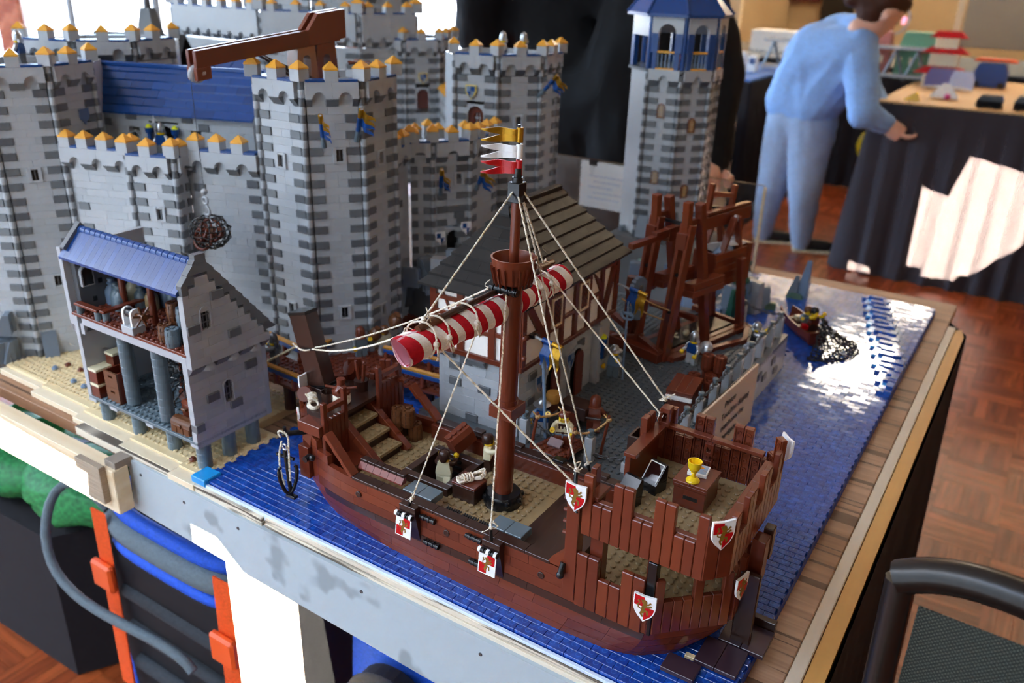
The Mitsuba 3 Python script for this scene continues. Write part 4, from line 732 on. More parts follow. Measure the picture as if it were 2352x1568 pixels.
for x in (-12.6, -10.9): part(wi, 'bracket', sidepr([(0, 18.7), (0, 20.4)]+[(.8+.8*math.cos(a), 20.4+.7*math.sin(a)) for a in np.linspace(math.pi, 0, 8)]+[(1.6, 18.7)], x, x+.35), WHT)
part(wi, 'drum', xf(cyl(.62, 1.5, 18), T(-12.3, .8, 20.3)@RY(90)), BLK, smooth=40); part(wi, 'axle', xf(cyl(.24, 2.6, 10), T(-11.5, .8, 20.3)@RY(90)), BROWN, smooth=40)
for a in range(6): part(wi, 'spoke', xf(cyl(.16, 1.5, 8), T(-9.2, .8, 20.3)@RX(a*60+15)), BROWN)
part(wi, 'hub', xf(cyl(.45, .9, 12), T(-9.6, .8, 20.3)@RY(90)), BROWN, smooth=40)
for i, (x, y, z, m, l) in enumerate(((-5.4, 1.3, 0, BROWN, 'lower brown barrel at the front of the loft'), (-3.4, .9, 0, SAND, 'lower grey barrel at the front of the loft'), (-5.8, 3.2, 2.4, BROWN, 'middle brown barrel in the loft stack'), (-3.2, 2.8, 2.4, SAND, 'middle grey barrel in the loft stack'), (-5.4, 5.0, 4.8, BROWN, 'top brown barrel in the loft stack'), (-3.2, 4.6, 4.8, SAND, 'top grey barrel in the loft stack under the roof'), (-5.6, 3.3, 0, BROWN, 'brown barrel hidden at the bottom of the loft stack'), (-3.2, 2.9, 0, SAND, 'grey barrel hidden at the bottom of the loft stack'), (-1.4, 2.2, 0, SAND, 'grey barrel squeezed against the loft gable'))):
    barrel(T(x, y, 17.6+z), m, l, 'barrels in the boathouse loft', 1.0)
for l, (x, y, z), hgt in (('lower brown crate with a cream lid by the boathouse wall', (-23.6, .1, 4.55), 2.2), ('upper brown crate with a cream lid stacked by the boathouse wall', (-23.6, .1, 6.85), 2.3), ('brown crate with a cream lid behind the stacked crates', (-22.9, 2.6, 8.4), 2.6)):
    k = thing('crate', l, 'crate', 'crates with cream lids in the boathouse'); part(k, 'body', bxa(x, x+1.9, y, y+2.8, z, z+hgt-.42, .05), RBR2)
    for q in (0, 1): part(k, 'lid_tile', bxa(x-.05, x+1.95, y-.05+1.43*q, y+1.4+1.43*q, z+hgt-.4, z+hgt-.02, .04), LTAN)
solo('crate', bxa(-22.9, -21.0, 2.6, 5.4, 4.55, 8.38, .05), DBR, 'dark crate base behind the cream-lidded crates', 'crate')
for l, z in (('lower open brown box with a hand slot beside the boathouse pillar', 4.55), ('upper open brown box with a hand slot beside the boathouse pillar', 7.0)):
    k = thing('open_box', l, 'box', 'open boxes by the pillar'); x, y = -20.6, .6; part(k, 'front', upright(sg.box(x, z, x+3.0, z+2.42).difference(sg.box(x+1.0, z+1.5, x+2.0, z+1.85)), y, y+.25), BROWN)
    for (a, b, c, d) in ((x, x+.25, y+.25, y+2.6), (x+2.75, x+3, y+.25, y+2.6), (x, x+3, y+2.35, y+2.6)): part(k, 'side', bxa(a, b, c, d, z, z+2.42, .03), RBR2)
    part(k, 'bottom', bxa(x+.25, x+2.75, y+.25, y+2.35, z+.02, z+.2, 0), DBR)
chest(T(-5.7, .2, 4.55)@RZ(2), BROWN, 'brown treasure chest at the front right of the boathouse floor')
for i, (x, l) in enumerate(((-5.9, 'red-brown chest standing on end behind the front chest'), (-4.0, 'red-brown chest standing on end beside the boathouse gable'))):
    k = thing('chest', l, 'chest', 'chests on end in the boathouse'); part(k, 'body', bxa(x, x+1.8, 2.4, 5.0, 4.55, 7.8, .06), RBR)
    part(k, 'lid', upright([(x, 7.8)]+[(x+.9-.9*math.cos(a), 7.8+.8*math.sin(a)) for a in np.linspace(0, math.pi, 10)]+[(x+1.8, 7.8)], 2.4, 5.0), RBR3); part(k, 'handle', bxa(x+.4, x+1.3, 1.9, 2.4, 7.0, 7.35, .05), BROWN)
k = thing('bucket', 'brown wooden tub at the back right of the boathouse floor', 'tub'); part(k, 'body', xf(lathe([(0, 0), (1.0, 0), (1.15, 2.0), (1.2, 2.6), (1.02, 2.6), (.95, .4), (0, .4)], 20), T(-4.6, 9.0, 4.6)), RBR2, smooth=40); part(k, 'hoop', xf(lathe([(1.17, 1.8), (1.25, 1.85), (1.25, 2.05), (1.18, 2.1)], 20), T(-4.6, 9.0, 4.6)), RBR, smooth=40)
rn = np.random.default_rng(12)
solo('fishing_net', netmesh(lambda u, v: (-13.6+5.0*u+.7*math.sin(9*v+3*u)+rn.normal(0, .25), 4.4+.9*math.sin(7*u+4*v)+rn.normal(0, .3), 6.0+7.0*v+.5*math.sin(8*u)+rn.normal(0, .2)), 7, 9, .085), BLK, 'black fishing net hanging between the two boathouse pillars', 'net', kind='stuff')
k = thing('oar_bundle', 'brown tackle rack behind the hanging net', 'rack'); part(k, 'board', bxa(-14, -8.6, 6.4, 7.2, 12.6, 13.0, .04), RBR)
for i in range(3): part(k, 'rod', rod((-12+i, 6.8, 4.6), (-11.2+i*.6, 6.8, 12.6), .2, 8), (RBR, BROWN, GUN)[i])
part(k, 'ring', tube([(-10+.6*math.cos(a), 5.6, 13.2+.6*math.sin(a)) for a in np.arange(12)*np.pi/6], .13, 6, True), LBG)
part(k, 'barrel_lid', xf(cyl(.9, .4, 14), T(-10.4, 6.2, 6.2)@RX(70)), RBR2)

# rocks left of the beach
def rock(label, pieces, mats, name='rock'):
    k = thing(name, label, 'rock')
    for i, (pts, m) in enumerate(zip(pieces, mats)): part(k, 'slope_piece', hull(pts), m)
def wedge(x, y, z, w, d, h, a=0, sl=.5, m=None):    # slope brick: vertical back, slanting front
    q = [(0, 0, 0), (w, 0, 0), (w, d, 0), (0, d, 0), (0, d*sl, h), (w, d*sl, h), (w, d, h), (0, d, h)]; M = T(x, y, z)@RZ(a); return [tuple((M@np.r_[p, 1])[:3]) for p in q]
rs = random.Random(9); pcs, mt = [], []
for i in range(26):
    u = rs.random(); z = rs.choice([0, 0, 0, 2.4, 4.8, 7.2, 9.6]); x = -66+rs.random()*(9.5-z*.35); y = 1.2+rs.random()*3+z*.35; pcs.append(wedge(x, y, z, rs.choice((2, 3, 4)), rs.choice((2, 3)), rs.choice((2.4, 3.6, 3.6, 4.8)), rs.choice((0, 15, 40, -40, 52)), rs.choice((.3, .5, .7)))); mt.append(ROCKM if rs.random() < .65 else ROCKD)
pcs += [wedge(-58, 2.2, 0, 3, 3, 3.6, 10, .6), wedge(-61.5, 1.6, 0, 4, 4, 6.2, 25, .4), wedge(-57, 4.6, 0, 2.6, 3, 6, 60, .4), wedge(-64, .9, 0, 4, 4, 4.2, 0, .5)]; mt += [ROCKM, ROCKD, ROCKM, ROCKM]
rock('pile of grey slope rocks at the left end of the beach', pcs, mt)
# hoist with its net of cargo
cr = thing('crane', 'red-brown beam crane with a grey pulley on top of the octagonal tower', 'crane'); CB, CT = V(-12.2, 39.5), V(-17.0, 20.0); cd = (CT-CB)/np.linalg.norm(CT-CB); cnv = V(-cd[1], cd[0]); Mc = frame(CB, CT); ML = float(np.linalg.norm(CT-CB)); SH = np.eye(4); SH[2, 0] = -.13; Mc2 = Mc@T(0, 0, 52.6)@SH
for o in (-1.5, .7): part(cr, 'beam', bxa(-2.5, ML+.8, o, o+.9, 0, 2.3, .06), RBR2, Mc2); part(cr, 'cheek', upright([(-3.5, .2), (3.0, .2), (3.0, 2.3), (1.2, 4.4), (-3.5, 4.4)], o-.02, o+.92), RBR, Mc2); part(cr, 'beam_end', bxa(ML-1.3, ML+.9, o-.02, o+.92, -1.7, .05, .06), RBR, Mc2); part(cr, 'pin', xf(cyl(.3, .1, 10), Mc2@T(ML-.2, o-.02 if o < 0 else o+.92, -.8)@RX(90)), LBG)
part(cr, 'pulley', xf(lathe([(0, 0), (1.0, 0), (1.25, .15), (1.0, .5), (1.25, .85), (1.0, 1.0), (0, 1.0)], 24), Mc2@T(ML+.2, .6, -.9)@RX(90)), LBG, smooth=30)
for o in (-1.4, .8): part(cr, 'strut', hull([tuple((Mc@np.r_[p, 1])[:3]) for x, z in ((9.6, 50.6), (11.2, 51.6), (3.6, 46.6), (2.4, 47.6)) for p in ((x, o, z), (x, o+.7, z))]), DBR)
for i, (x0, x1) in enumerate(((-1.2, 1.2), (2.4, 4.6))): part(cr, 'pillar', upright(sg.Polygon([(x0-.9, 46.4), (x1+.9, 46.4), (x1+.3, 53), (x0-.3, 53)]).difference(arch_poly((x0+x1)/2, 46.4, 1.3, 4.6)), -1.5, 1.5), (RBR, pl('plastic_nougat', '8a5a3c', .3))[i], Mc)
for a in range(6): part(cr, 'wheel_spoke', xf(cyl(.2, 1.9, 8), Mc@T(-5.2, 2.4, 49.6)@RY(90)@RX(a*60)), RBR)
part(cr, 'wheel_hub', xf(cyl(.5, 1.4, 12), Mc@T(-5.2, 2.8, 49.6)@RX(90)), RBR)
tip = (Mc2@V(ML+1.2, .1, -1, 1))[:3]; HK = V(tip[0], tip[1], 33.0)
solo('hoist_cord', tube(rope(tip, HK, n=6), .05, 6), BLK, 'thin black cord hanging from the crane pulley to the hook', 'cord')
hk = thing('crane_hook', 'light grey hook between the crane cord and the net ball', 'hook'); part(hk, 'ball', xf(sph(.5, 12), T(HK[0], HK[1], 32.4)), LBG, smooth=60)
part(hk, 'eye', tube([(HK[0]+.5*math.cos(a), HK[1], 31.1+.5*math.sin(a)) for a in np.arange(14)*2*np.pi/14], .2, 7, True), LBG, smooth=60)
part(hk, 'curl', tube(curve([(HK[0], HK[1], 30.6), (HK[0]+.55, HK[1], 30.0), (HK[0]+.7, HK[1], 29.3), (HK[0]+.1, HK[1], 28.9), (HK[0]-.5, HK[1], 29.3)], 16), .19, 7), LBG, smooth=60)
nb = thing('cargo_net', 'black net ball full of brown cart wheels hanging from the crane hook', 'net'); bc_ = V(HK[0]+.2, HK[1], 26.4)
def bl(u, v):
    a = u*2*np.pi; b = -1.45+2.75*v; R = 3.1*math.cos(b)**.75 if math.cos(b) > 0 else .1; return bc_[0]+R*1.06*math.cos(a)+rn.normal(0, .1), bc_[1]+R*.9*math.sin(a)+rn.normal(0, .1), bc_[2]+2.35*math.sin(b)+rn.normal(0, .08)
part(nb, 'mesh', netmesh(bl, 16, 8, .085), BLK, kind='stuff')
for i, (dx, dy, dz, rx, rz) in enumerate(((.9, -.4, .5, 78, 30), (-.9, -.8, -.2, 60, -20), (.2, .6, -.6, 25, 0), (-.2, -1.2, -.9, 70, 10))):
    Mw = T(*(bc_+V(dx, dy, dz)))@RZ(rz)@RX(rx); w = part(nb, 'wheel', xf(cat(tube([(1.6*math.cos(a), 1.6*math.sin(a), 0) for a in np.arange(22)*2*np.pi/22], .24, 7, True), *[rod((0, 0, 0), (1.6*math.cos(a), 1.6*math.sin(a), 0), .12, 6) for a in np.arange(8)*np.pi/4]), I4), RBR, Mw, smooth=60)
    part(w, 'hub', xf(cyl(.4, .5, 10), T(0, 0, -.25)), BROWN, Mw)
# pennant poles on the castle
flagpole((-3.9, 30.6, 39.0), (-1.9, 28.2, 44.0), 'blue and gold pennant pole on the front face of the crane tower', roll=25)
flagpole((-1.2, 34.6, 39.6), (1.2, 33.4, 44.6), 'blue and gold pennant pole at the right edge of the crane tower', roll=25)
flagpole((-2.6, 56.8, 27.0), (.4, 53.4, 32.4), 'blue and gold pennant pole on the gatehouse front', roll=25)
flagpole((1.2, 62.4, 27.5), (3.9, 61.0, 31.5), 'blue pennant pole at the right corner of the gatehouse', roll=20)
flagpole((.5, 84, 41.5), (6.0, 81.5, 46.0), 'blue and gold pennant pole on the gatehouse tower, before the black pullover', roll=25)
for x, y, z, l in ((-8, 84, 47.2, 'guard with a silver helmet on the gatehouse tower, left one'), (-4.2, 85.5, 47.2, 'guard with a silver helmet on the gatehouse tower, right one')): figure(T(x, y, z)@RZ(-30), l, DBLU, DBG, SLV, hat='conical')
figure(T(-55.5, 112, 46.4)@RZ(-30), 'guard with a bright helmet on the small far tower', DBLU, DBG, SLV, hat='conical')
figure(T(-66, 22, 46.4)@RZ(-60), 'guard with a helmet on the left edge tower', DBLU, DBG, SLV, hat='conical')
hf = Mh@T(19.8, -1.4, 32.7); figure(hf, 'guard with a silver helmet before the great hall door', DBLU, DBG, SLV, hat='conical'); solo('spear', cat(rod((-1.0, 0, 0), (-1.0, 0, 5.4), .13, 8), xf(lathe([(.01, 0), (.3, .3), (.01, 1.6)], 8), T(-1.0, 0, 5.2))), LBG, 'pale spear of the guard before the great hall door', 'spear', M=hf)

# ================================================================== the ship
ship = thing('sailing_ship', 'red-brown brick cog with raised bow and stern castles and a furled striped sail', 'ship')
TOPL = V([12.8, 10.2], [13.3, 7.8], [14.6, 5.6], [16.8, 3.9], [19.5, 2.6], [22.5, 1.95], [26, 1.6], [34, 1.5], [50, 1.5], [60, 1.5], [64.6, 1.6], [67.6, 4.6], [70.4, 7.6], [70.8, 10.2])
BOTL = V([13.6, 10.2], [14.4, 8.0], [16.7, 6.1], [20, 4.2], [22.1, 3.4], [26, 2.6], [30.9, 1.9], [38, 1.45], [46.5, 1.3], [54.8, 1.4], [60, 1.8], [63, 2.7], [66, 5.0], [68, 10.2])
def outline(z):
    f = min(1, max(0, (z-.2)/4.0))**.7; def_ = []
    def rs(P, n=61):
        L = np.r_[0, np.cumsum(np.linalg.norm(np.diff(P, axis=0), axis=1))]; s = np.linspace(0, L[-1], n); return np.c_[np.interp(s, L, P[:, 0]), np.interp(s, L, P[:, 1])]
    return rs(BOTL)*(1-f)+rs(TOPL)*f
def strake(i0, i1, z0, z1, side, th=.7, bulge=0.):
    a, b = outline(z0)[i0:i1+1], outline(z1)[i0:i1+1]
    def flip(P): return P if side < 0 else np.c_[P[:, 0], 20.4-P[:, 1]]
    a, b = flip(a), flip(b); n = len(a); t = np.gradient(a, axis=0); t /= np.linalg.norm(t, axis=1, keepdims=True); nn = np.c_[t[:, 1], -t[:, 0]]*(1 if side < 0 else -1); e = .015
    a[0] += t[0]*e; a[-1] -= t[-1]*e; b[0] += t[0]*e; b[-1] -= t[-1]*e
    o = np.vstack([np.c_[a+nn*bulge, np.full(n, z0+.012)], np.c_[b+nn*bulge, np.full(n, z1-.012)], np.c_[b-nn*th, np.full(n, z1-.012)], np.c_[a-nn*th, np.full(n, z0+.012)]]); f = []
    for k in range(4):
        for i in range(n-1): p, q = k*n+i, ((k+1) % 4)*n+i; f += [(p, p+1, q+1), (p, q+1, q)]
    f += [(0, n, 2*n), (0, 2*n, 3*n), (n-1, 3*n-1, 2*n-1), (n-1, 4*n-1, 3*n-1)]; f = np.array(f); return o, f if side < 0 else f[:, ::-1]
ZR = [0.02, 1.2, 2.4, 3.6, 4.6, 5.8, 7.0, 8.2]; rk = random.Random(21)
for side in (-1, 1):
    for k in range(7):
        i = 0
        while i < 60:
            n = rk.choice((4, 5, 6, 8)) if k else 8
            if i == 0: n = rk.choice((3, 5))
            j = min(60, i+n);
            if 60-j < 3: j = 60
            z1 = ZR[k+1]; m = DBR if k == 3 and 8 <= i and j <= 51 else rk.choice((RBR, RBR, RBR2, RBR3))
            part(ship, 'strake_brick', strake(i, j, ZR[k], z1, side, bulge=.04 if m == DBR else 0), m); i = j
    for k, (z0, z1, lim) in enumerate(((8.2, 9.4, 12), (9.4, 10.6, 10), (10.6, 12.2, 9))): part(ship, 'bow_brick', strake(3, lim, z0, z1, side), (RBR, RBR3, RBR2)[k])
    fy = (lambda y: y) if side < 0 else (lambda y: 20.4-y); ya, yb = sorted((fy(1.35), fy(2.7)))
    i = 26.6
    while i < 53: part(ship, 'rail', bxa(i, min(i+3.98, 53.6), ya, yb, 8.2, 8.6, .04), DBR); i += 4
    for k in range(3): x = 26.4-1.45*k; z = 8.7+1.35*k; ya, yb = sorted((fy(1.4+.12*k), fy(2.6+.15*k))); part(ship, 'bulwark_slope', xf(bxa(-1.0, 1.0, ya, yb, -.25, .3, .05), T(x-.7, 0, z+.4)@RY(45)), RBR3)
    for x, z in ((27.4, 6.4), (40.4, 6.4), (52.6, 6.3)): part(ship, 'port_hole', xf(cat(tube([(.34*math.cos(a), .34*math.sin(a), 0) for a in np.arange(12)*np.pi/6], .09, 5, True), cyl(.3, .05, 10)), T(x, fy(1.47), z)@RX(90)), DBR)
part(ship, 'stem_post', hull([(12.4, 9.4, 1), (12.4, 11, 1), (13.8, 9.4, 1), (13.8, 11, 1), (11.8, 9.5, 12.5), (11.8, 10.9, 12.5), (13.4, 9.5, 12.5), (13.4, 10.9, 12.5)]), DBR)
# decks
o62 = [tuple(p) for p in outline(6)]; pol = sg.Polygon(o62+[(p[0], 20.4-p[1]) for p in reversed(o62)]).buffer(-.75); hatch = sg.box(29.9, 8.1, 35.2, 14.0)
part(ship, 'main_deck', xf(prism(pol.intersection(sg.box(20, 0, 57, 21)).difference(hatch), .4), T(0, 0, 5.8)), DTAN)
part(ship, 'deck_seam', cat(bxa(24, 48, 6.3, 6.34, 6.2, 6.21, 0), bxa(24, 48, 14.3, 14.34, 6.2, 6.21, 0), bxa(41.2, 41.24, 3, 17, 6.2, 6.21, 0)), DBR, kind='stuff')
part(ship, 'deck_studs', cat([xf(STUD, T(x+.5, y+.4, 6.2)) for x in range(24, 48) for y in range(3, 17) if not (28.8 < x+.5 < 36.4 and 7 < y+.4 < 15) and not (36 < x+.5 < 40.2 and 7.2 < y < 11) and (x+.5-42)**2+(y+.4-10.4)**2 > 4.5 and (x < 46+0*y)]), DTAN, kind='stuff')
part(ship, 'hold', bxa(29, 36.2, 7.2, 15, 1.2, 1.6, 0), BLK)
for x0, x1, y0, y1 in ((29.0, 36.2, 7.2, 8.2), (29.0, 36.2, 13.9, 14.9), (29.0, 30, 8.2, 13.9), (35.2, 36.2, 8.2, 13.9)): part(ship, 'hatch_coaming', bxa(x0, x1, y0, y1, 6.2, 7.3, .05), DBR)
for x0, x1, y0, y1 in ((30, 35.2, 8.0, 8.15), (30, 35.2, 13.95, 14.1), (29.85, 30, 8.1, 14), (35.2, 35.35, 8.1, 14)): part(ship, 'hold_wall', bxa(x0, x1, y0, y1, 1.6, 6.3, 0), DBR)
for i in range(3): part(ship, 'ladder_rung', rod((31.2, 13.8, 6.6-.9*i), (33.4, 13.8, 6.6-.9*i), .2, 8), BLK)
for k in range(7): part(ship, 'ribbed_step', bxa(47.4+1.15*k, 48.5+1.15*k, 2.9, 15.6, 6.2+.0*k, 6.75+.18*k, .04), DBR)
for x0, y0 in ((32.9, 3.0), (35.0, 3.0), (44.9, 3.0), (47.0, 3.0)): part(ship, 'grey_plate', bxa(x0, x0+2.08, y0-.0, y0+2.3, 7.6, 8.5, .06), SAND)
part(ship, 'inner_ledge', cat(bxa(26, 54, 2.0, 3.2, 5.9, 7.6, .05)), RBR2); part(ship, 'inner_ledge', bxa(26, 56, 17.2, 18.2, 5.9, 8.2, .05), RBR2)
for k in range(6): part(ship, 'red_coping', sidepr([(3.2, 8.6), (3.2, 8.75), (3.7, 9.35), (4.1, 9.35), (4.1, 8.6)], 25.9+1.12*k, 26.98+1.12*k), pl('brick_dusky_red', '7c3a30', .25) if k == 0 else 'brick_dusky_red'); part(ship, 'coping_tile', bxa(25.9+1.12*k, 26.98+1.12*k, 3.7, 4.6, 9.35, 9.7, .04), DBR)
for (x0, x1, z, h) in ((38.0, 39.9, 6.5, .6), (40.4, 42.3, 6.5, .6), (42.6, 44.5, 6.5, .6)): part(ship, 'grating', cat(*[bxa(x0+.3*i, x0+.14+.3*i, 2.9, 5.0, z+.4, z+.55, 0) for i in range(7)], *[bxa(x0, x1, 2.95+.42*i, 3.1+.42*i, z+.35, z+.5, 0) for i in range(5)]), BLK)
fd = [(24.0, 4.9), (23.9, 8.2), (19.9, 8.4), (19.9, 4.4)]; part(ship, 'fore_block', xf(prism(fd, 1.2), T(0, 0, 6.2)), RBR2)
for k in range(4): part(ship, 'stair_tread', bxa(25.15-1.95*k-2.3, 25.15-1.95*k, 7.9, 12.2, 7.15+1.5*k, 7.6+1.5*k, .05), DTAN); part(ship, 'stair_studs', studs([25.15-1.95*k-.55, 25.15-1.95*k-1.55], [8.5, 9.5, 10.6, 11.6], 7.6+1.5*k), DTAN, kind='stuff'); part(ship, 'stair_riser', bxa(25.0-1.95*k-1.9, 25.0-1.95*k-.1, 8, 12.1, 6.0+1.5*k, 7.15+1.5*k, .03), DBR)
for y in (7.0, 12.4):
    for k in range(4): part(ship, 'stringer_slope', xf(bxa(-1.25, 1.25, y, y+.95, -.5, .5, .06), T(24.7-1.95*k, 0, 7.1+1.5*k)@RY(37.5)), RBR3 if k % 2 else RBR)
    part(ship, 'stringer', sidepr([(y+.1, 6.2), (y+.85, 6.2), (y+.85, 7), (y+.1, 7)], 18, 25.6), RBR2)
    part(ship, 'stringer_side', upright([(18, 6.2), (25.6, 6.2), (25.6, 6.8), (18, 12.6)], y+.12, y+.82), RBR2)
# bow castle
FC = [(20.6, 2.6), (16.4, 4.3), (12.9, 7.4), (12.9, 13.0), (16.4, 16.1), (20.6, 17.8)]
part(ship, 'fore_deck', xf(prism(sg.Polygon(FC).buffer(-.2), .5), T(0, 0, 12.1)), DBR)
def plank_wall(a, b, z0, tops, th=.55, mat=None, w=None, studs_in=False, name='plank'):
    """vertical planks (with hollow backs where the photo shows their inside) from a to b; tops: one height per plank"""
    M = frame(a, b); L = float(np.hypot(b[0]-a[0], b[1]-a[1])); n = len(tops); w = L/n
    for i, zt in enumerate(tops):
        if zt is None: continue
        m = mat or rk.choice((RBR, RBR, RBR3, RBR2)); k = part(ship, name, xf(box(round(w-.05, 2), th, round(zt-z0, 2), .07), I4), m, M@T(i*w+.025, 0, z0))
        if studs_in:
            part(k, 'rim', cat(bxa(i*w+.06, i*w+.2, th, th+.16, z0+.1, zt-.05, 0), bxa(i*w+w-.2, i*w+w-.06, th, th+.16, z0+.1, zt-.05, 0), bxa(i*w+.06, i*w+w-.06, th, th+.16, zt-.2, zt-.05, 0)), m, M)
            st = [xf(tm(trimesh.creation.annulus(.14, .26, .14, sections=10)), T(i*w+w/2, th+.07, z)@RX(90)) for z in np.arange(zt-.75, z0+.4, -1.05)]
            if st: part(k, 'tube_ring', cat(st), m, M, kind='stuff')
plank_wall(FC[1], FC[2], 4.3, [12.2, 12.2, 11.4, 11.4, 13.2]); plank_wall(FC[2], FC[3], 5, [13.4, 13.4, 15.4, 15.4, 13.4, 13.4]); plank_wall(FC[3], FC[4], 5, [13.2, 13.2, 15.6, 15.6, 13.2], studs_in=True); plank_wall(FC[4], (20.6, 17.9), 6, [13.4, 13.4, 15.6, 15.6, 13.4, 13.4], studs_in=True)
part(ship, 'bow_rail', cat(bxa(16.2, 22.0, 16.6, 17.5, 13.3, 13.75, .04)), RBR)
M = frame((20.9, 3.0), (20.9, 7.4)); plank_wall((20.9, 3.0), (20.9, 7.2), 6.2, [15.6, 13.2, 13.2, 13.2, 13.2, 16.4], th=.6, mat=RBR2)
part(ship, 'fore_crossbar', bxa(20.2, 21.0, 3.6, 6.6, 14.3, 14.9, .05), RBR); plank_wall((20.9, 12.9), (20.9, 17.6), 6.2, [16.6, 14.2, 14.2, 14.2, 14.2, 15.8], th=.6, mat=RBR2); part(ship, 'fore_crossbar', bxa(20.2, 21.0, 13.6, 17.0, 15.0, 15.6, .05), RBR)
part(ship, 'corner_slope', hull([(16.0, 3.9, 9), (18.2, 3.0, 9), (18.2, 4.5, 9), (16.4, 5.2, 9), (17.2, 4.2, 12.4), (18.4, 3.5, 12.4), (18.4, 4.6, 12.4), (17.4, 5.0, 12.4)]), RBR3); part(ship, 'corner_block', bxa(17.0, 20.6, 2.4, 4.3, 11.2, 12.6, .06), RBR)
part(ship, 'corner_post', bxa(16.6, 18.3, 2.5, 3.7, 4.6, 9.0, .06), RBR2); part(ship, 'hawse_fitting', cat(xf(cyl(.4, 1.0, 12), T(18.9, 2.3, 8.2)@RX(90)), xf(sph(.42, 12), T(19.6, 1.9, 8.4))), BLK, smooth=40)
for z, x in ((11.9, 13.1), (13.6, 11.9)): part(ship, 'bow_ring', xf(cyl(1.0, .5, 18), T(14.6, 14.6, 14.2)@RX(60) if z > 13 else T(13.6, 7.2, 13.2)@RX(70)@RY(20)), RBR2, smooth=40)
# leaning prow beam
BA, BT = V(13.9, 9.9, 13.4), V(11.3, 9.9, 22.9); Mb = np.eye(4); z_ = (BT-BA)/np.linalg.norm(BT-BA); Mb[:3, 2] = z_; Mb[:3, 1] = (0, 1, 0); Mb[:3, 0] = np.cross((0, 1, 0), z_); Mb[:3, 3] = BA; LB = float(np.linalg.norm(BT-BA))
bm = part(ship, 'prow_beam', xf(box(3.1, 2.1, 4.9, .06), T(-1.55, -1.05, .3)), DBR, Mb); part(bm, 'upper_half', xf(box(3.1, 2.1, 4.5, .06), T(-1.55, -1.05, 5.4)), DBR, Mb)
for z in (-.05, 5.1, LB): part(bm, 'black_plate', xf(box(3.25, 2.25, .4, .05), T(-1.62, -1.12, z)), BLK, Mb)
part(bm, 'foot', bxa(12.4, 15.6, 8.7, 11.1, 11.8, 13.4, .06), DBR); part(bm, 'hook', tube([(-1.7+.35*math.cos(a), 0, 5.6+.35*math.sin(a)) for a in np.arange(10)*.6], .1, 6), BLK, Mb)
part(ship, 'beam_block', bxa(15.8, 17.8, 9.4, 10.8, 12.6, 13.6, .05), RBR)
# aft castle: lower walls
AN, AC, AS = (56.6, 1.35), (64.4, 1.35), (70.7, 7.5)
plank_wall(AN, (64.0, 1.35), 4.6, [11.0, 11.0, 8.8, 8.8, 11.0, 11.0], th=.6); plank_wall((65.0, 1.75), AS, 4.6, [11.0, 8.4, 8.4, 8.4, 10.8, 8.6, 8.6, 11.0], th=.6)
plank_wall((70.9, 8.2), (70.9, 12.2), 4.6, [8.8, 8.8, 11, 8.8], th=.6); plank_wall((70.7, 12.9), (65, 18.6), 4.6, [11, 8.8, 8.8, 11, 8.8, 8.8, 11], th=.6); plank_wall((64.4, 19.05), (56.6, 19.05), 4.6, [11, 11, 8.8, 8.8, 11, 11, 9], th=.6)
part(ship, 'gap_post', bxa(64.0, 64.9, 1.7, 2.7, 4.4, 13, .05), BLK); part(ship, 'cabin_post', bxa(57.6, 59.0, 2.2, 3.4, 6.5, 13.2, .05), RBR2); part(ship, 'cabin_post', bxa(63.4, 64.4, 3.0, 4.0, 6.5, 13.2, .05), RBR2)
lowdeck = sg.Polygon([(56, 2), (64.4, 2), (70, 7.6), (70, 12.8), (64.4, 18.4), (56, 18.4)]); part(ship, 'lower_deck', xf(prism(lowdeck, .4), T(0, 0, 6.4)), DTAN); part(ship, 'lower_deck_studs', cat([xf(STUD, T(x+.4, y+.4, 6.8)) for x in range(57, 70) for y in range(2, 18) if lowdeck.buffer(-.5).contains(sg.Point(x+.4, y+.4))]), DTAN, kind='stuff')
part(ship, 'front_post', bxa(55.2, 56.6, 1.3, 2.6, 5, 18.4, .06), RBR); part(ship, 'front_post', bxa(55.2, 56.6, 17.8, 19.1, 5, 18.4, .06), RBR)
part(ship, 'knee_slope', upright([(53.2, 8.4), (55.2, 8.4), (55.2, 10.6)], 1.4, 2.4), RBR3)
for k in range(4): part(ship, 'peg', xf(cyl(.22, .5, 8), T(55.1, 2.0, 12.4+1.35*k)@RY(-90)), RBR)
# aft castle: upper walls
UA, UB, UC, UD, UE, UF = (56.8, 1.35), (69.3, 1.35), (71.1, 3.5), (71.1, 18.3), (69.5, 19.9), (56.8, 19.3)
hi, lo = 20.2, 17.2
plank_wall(UA, UB, 13.4, [hi, lo, lo, hi, hi, lo, lo, hi, hi, lo, lo, hi], th=.6); plank_wall(UB, UC, 13.4, [19.4, 19.6], th=.6)
plank_wall(UC, UD, 13.4, [19.8, lo, lo, 20, 20, lo, lo, 20, 20, lo, lo, 20, lo], th=.6); plank_wall(UD, UE, 13.4, [20.6, 18.2], th=.6, studs_in=True); plank_wall(UE, UF, 13.4, [lo, lo, hi, hi, lo, lo, hi, hi, lo, lo, hi, 19.6], th=.6, studs_in=True)
updeck = sg.Polygon([(56.6, 1.9), (69, 1.9), (70.6, 3.7), (70.6, 17), (69, 18.7), (56.6, 18.7)]); part(ship, 'upper_deck', xf(prism(updeck.difference(sg.box(56, 4.6, 59.4, 9.6)), .4), T(0, 0, 13.3)), DTAN)
part(ship, 'upper_deck_studs', cat([xf(STUD, T(x+.3, y+.4, 13.7)) for x in range(57, 70) for y in range(2, 19) if updeck.buffer(-.75).contains(sg.Point(x+.3, y+.4)) and not (x < 60 and 4 < y < 10) and not (61.6 < x+.3 < 66 and 10.6 < y+.4 < 15)]), DTAN, kind='stuff')
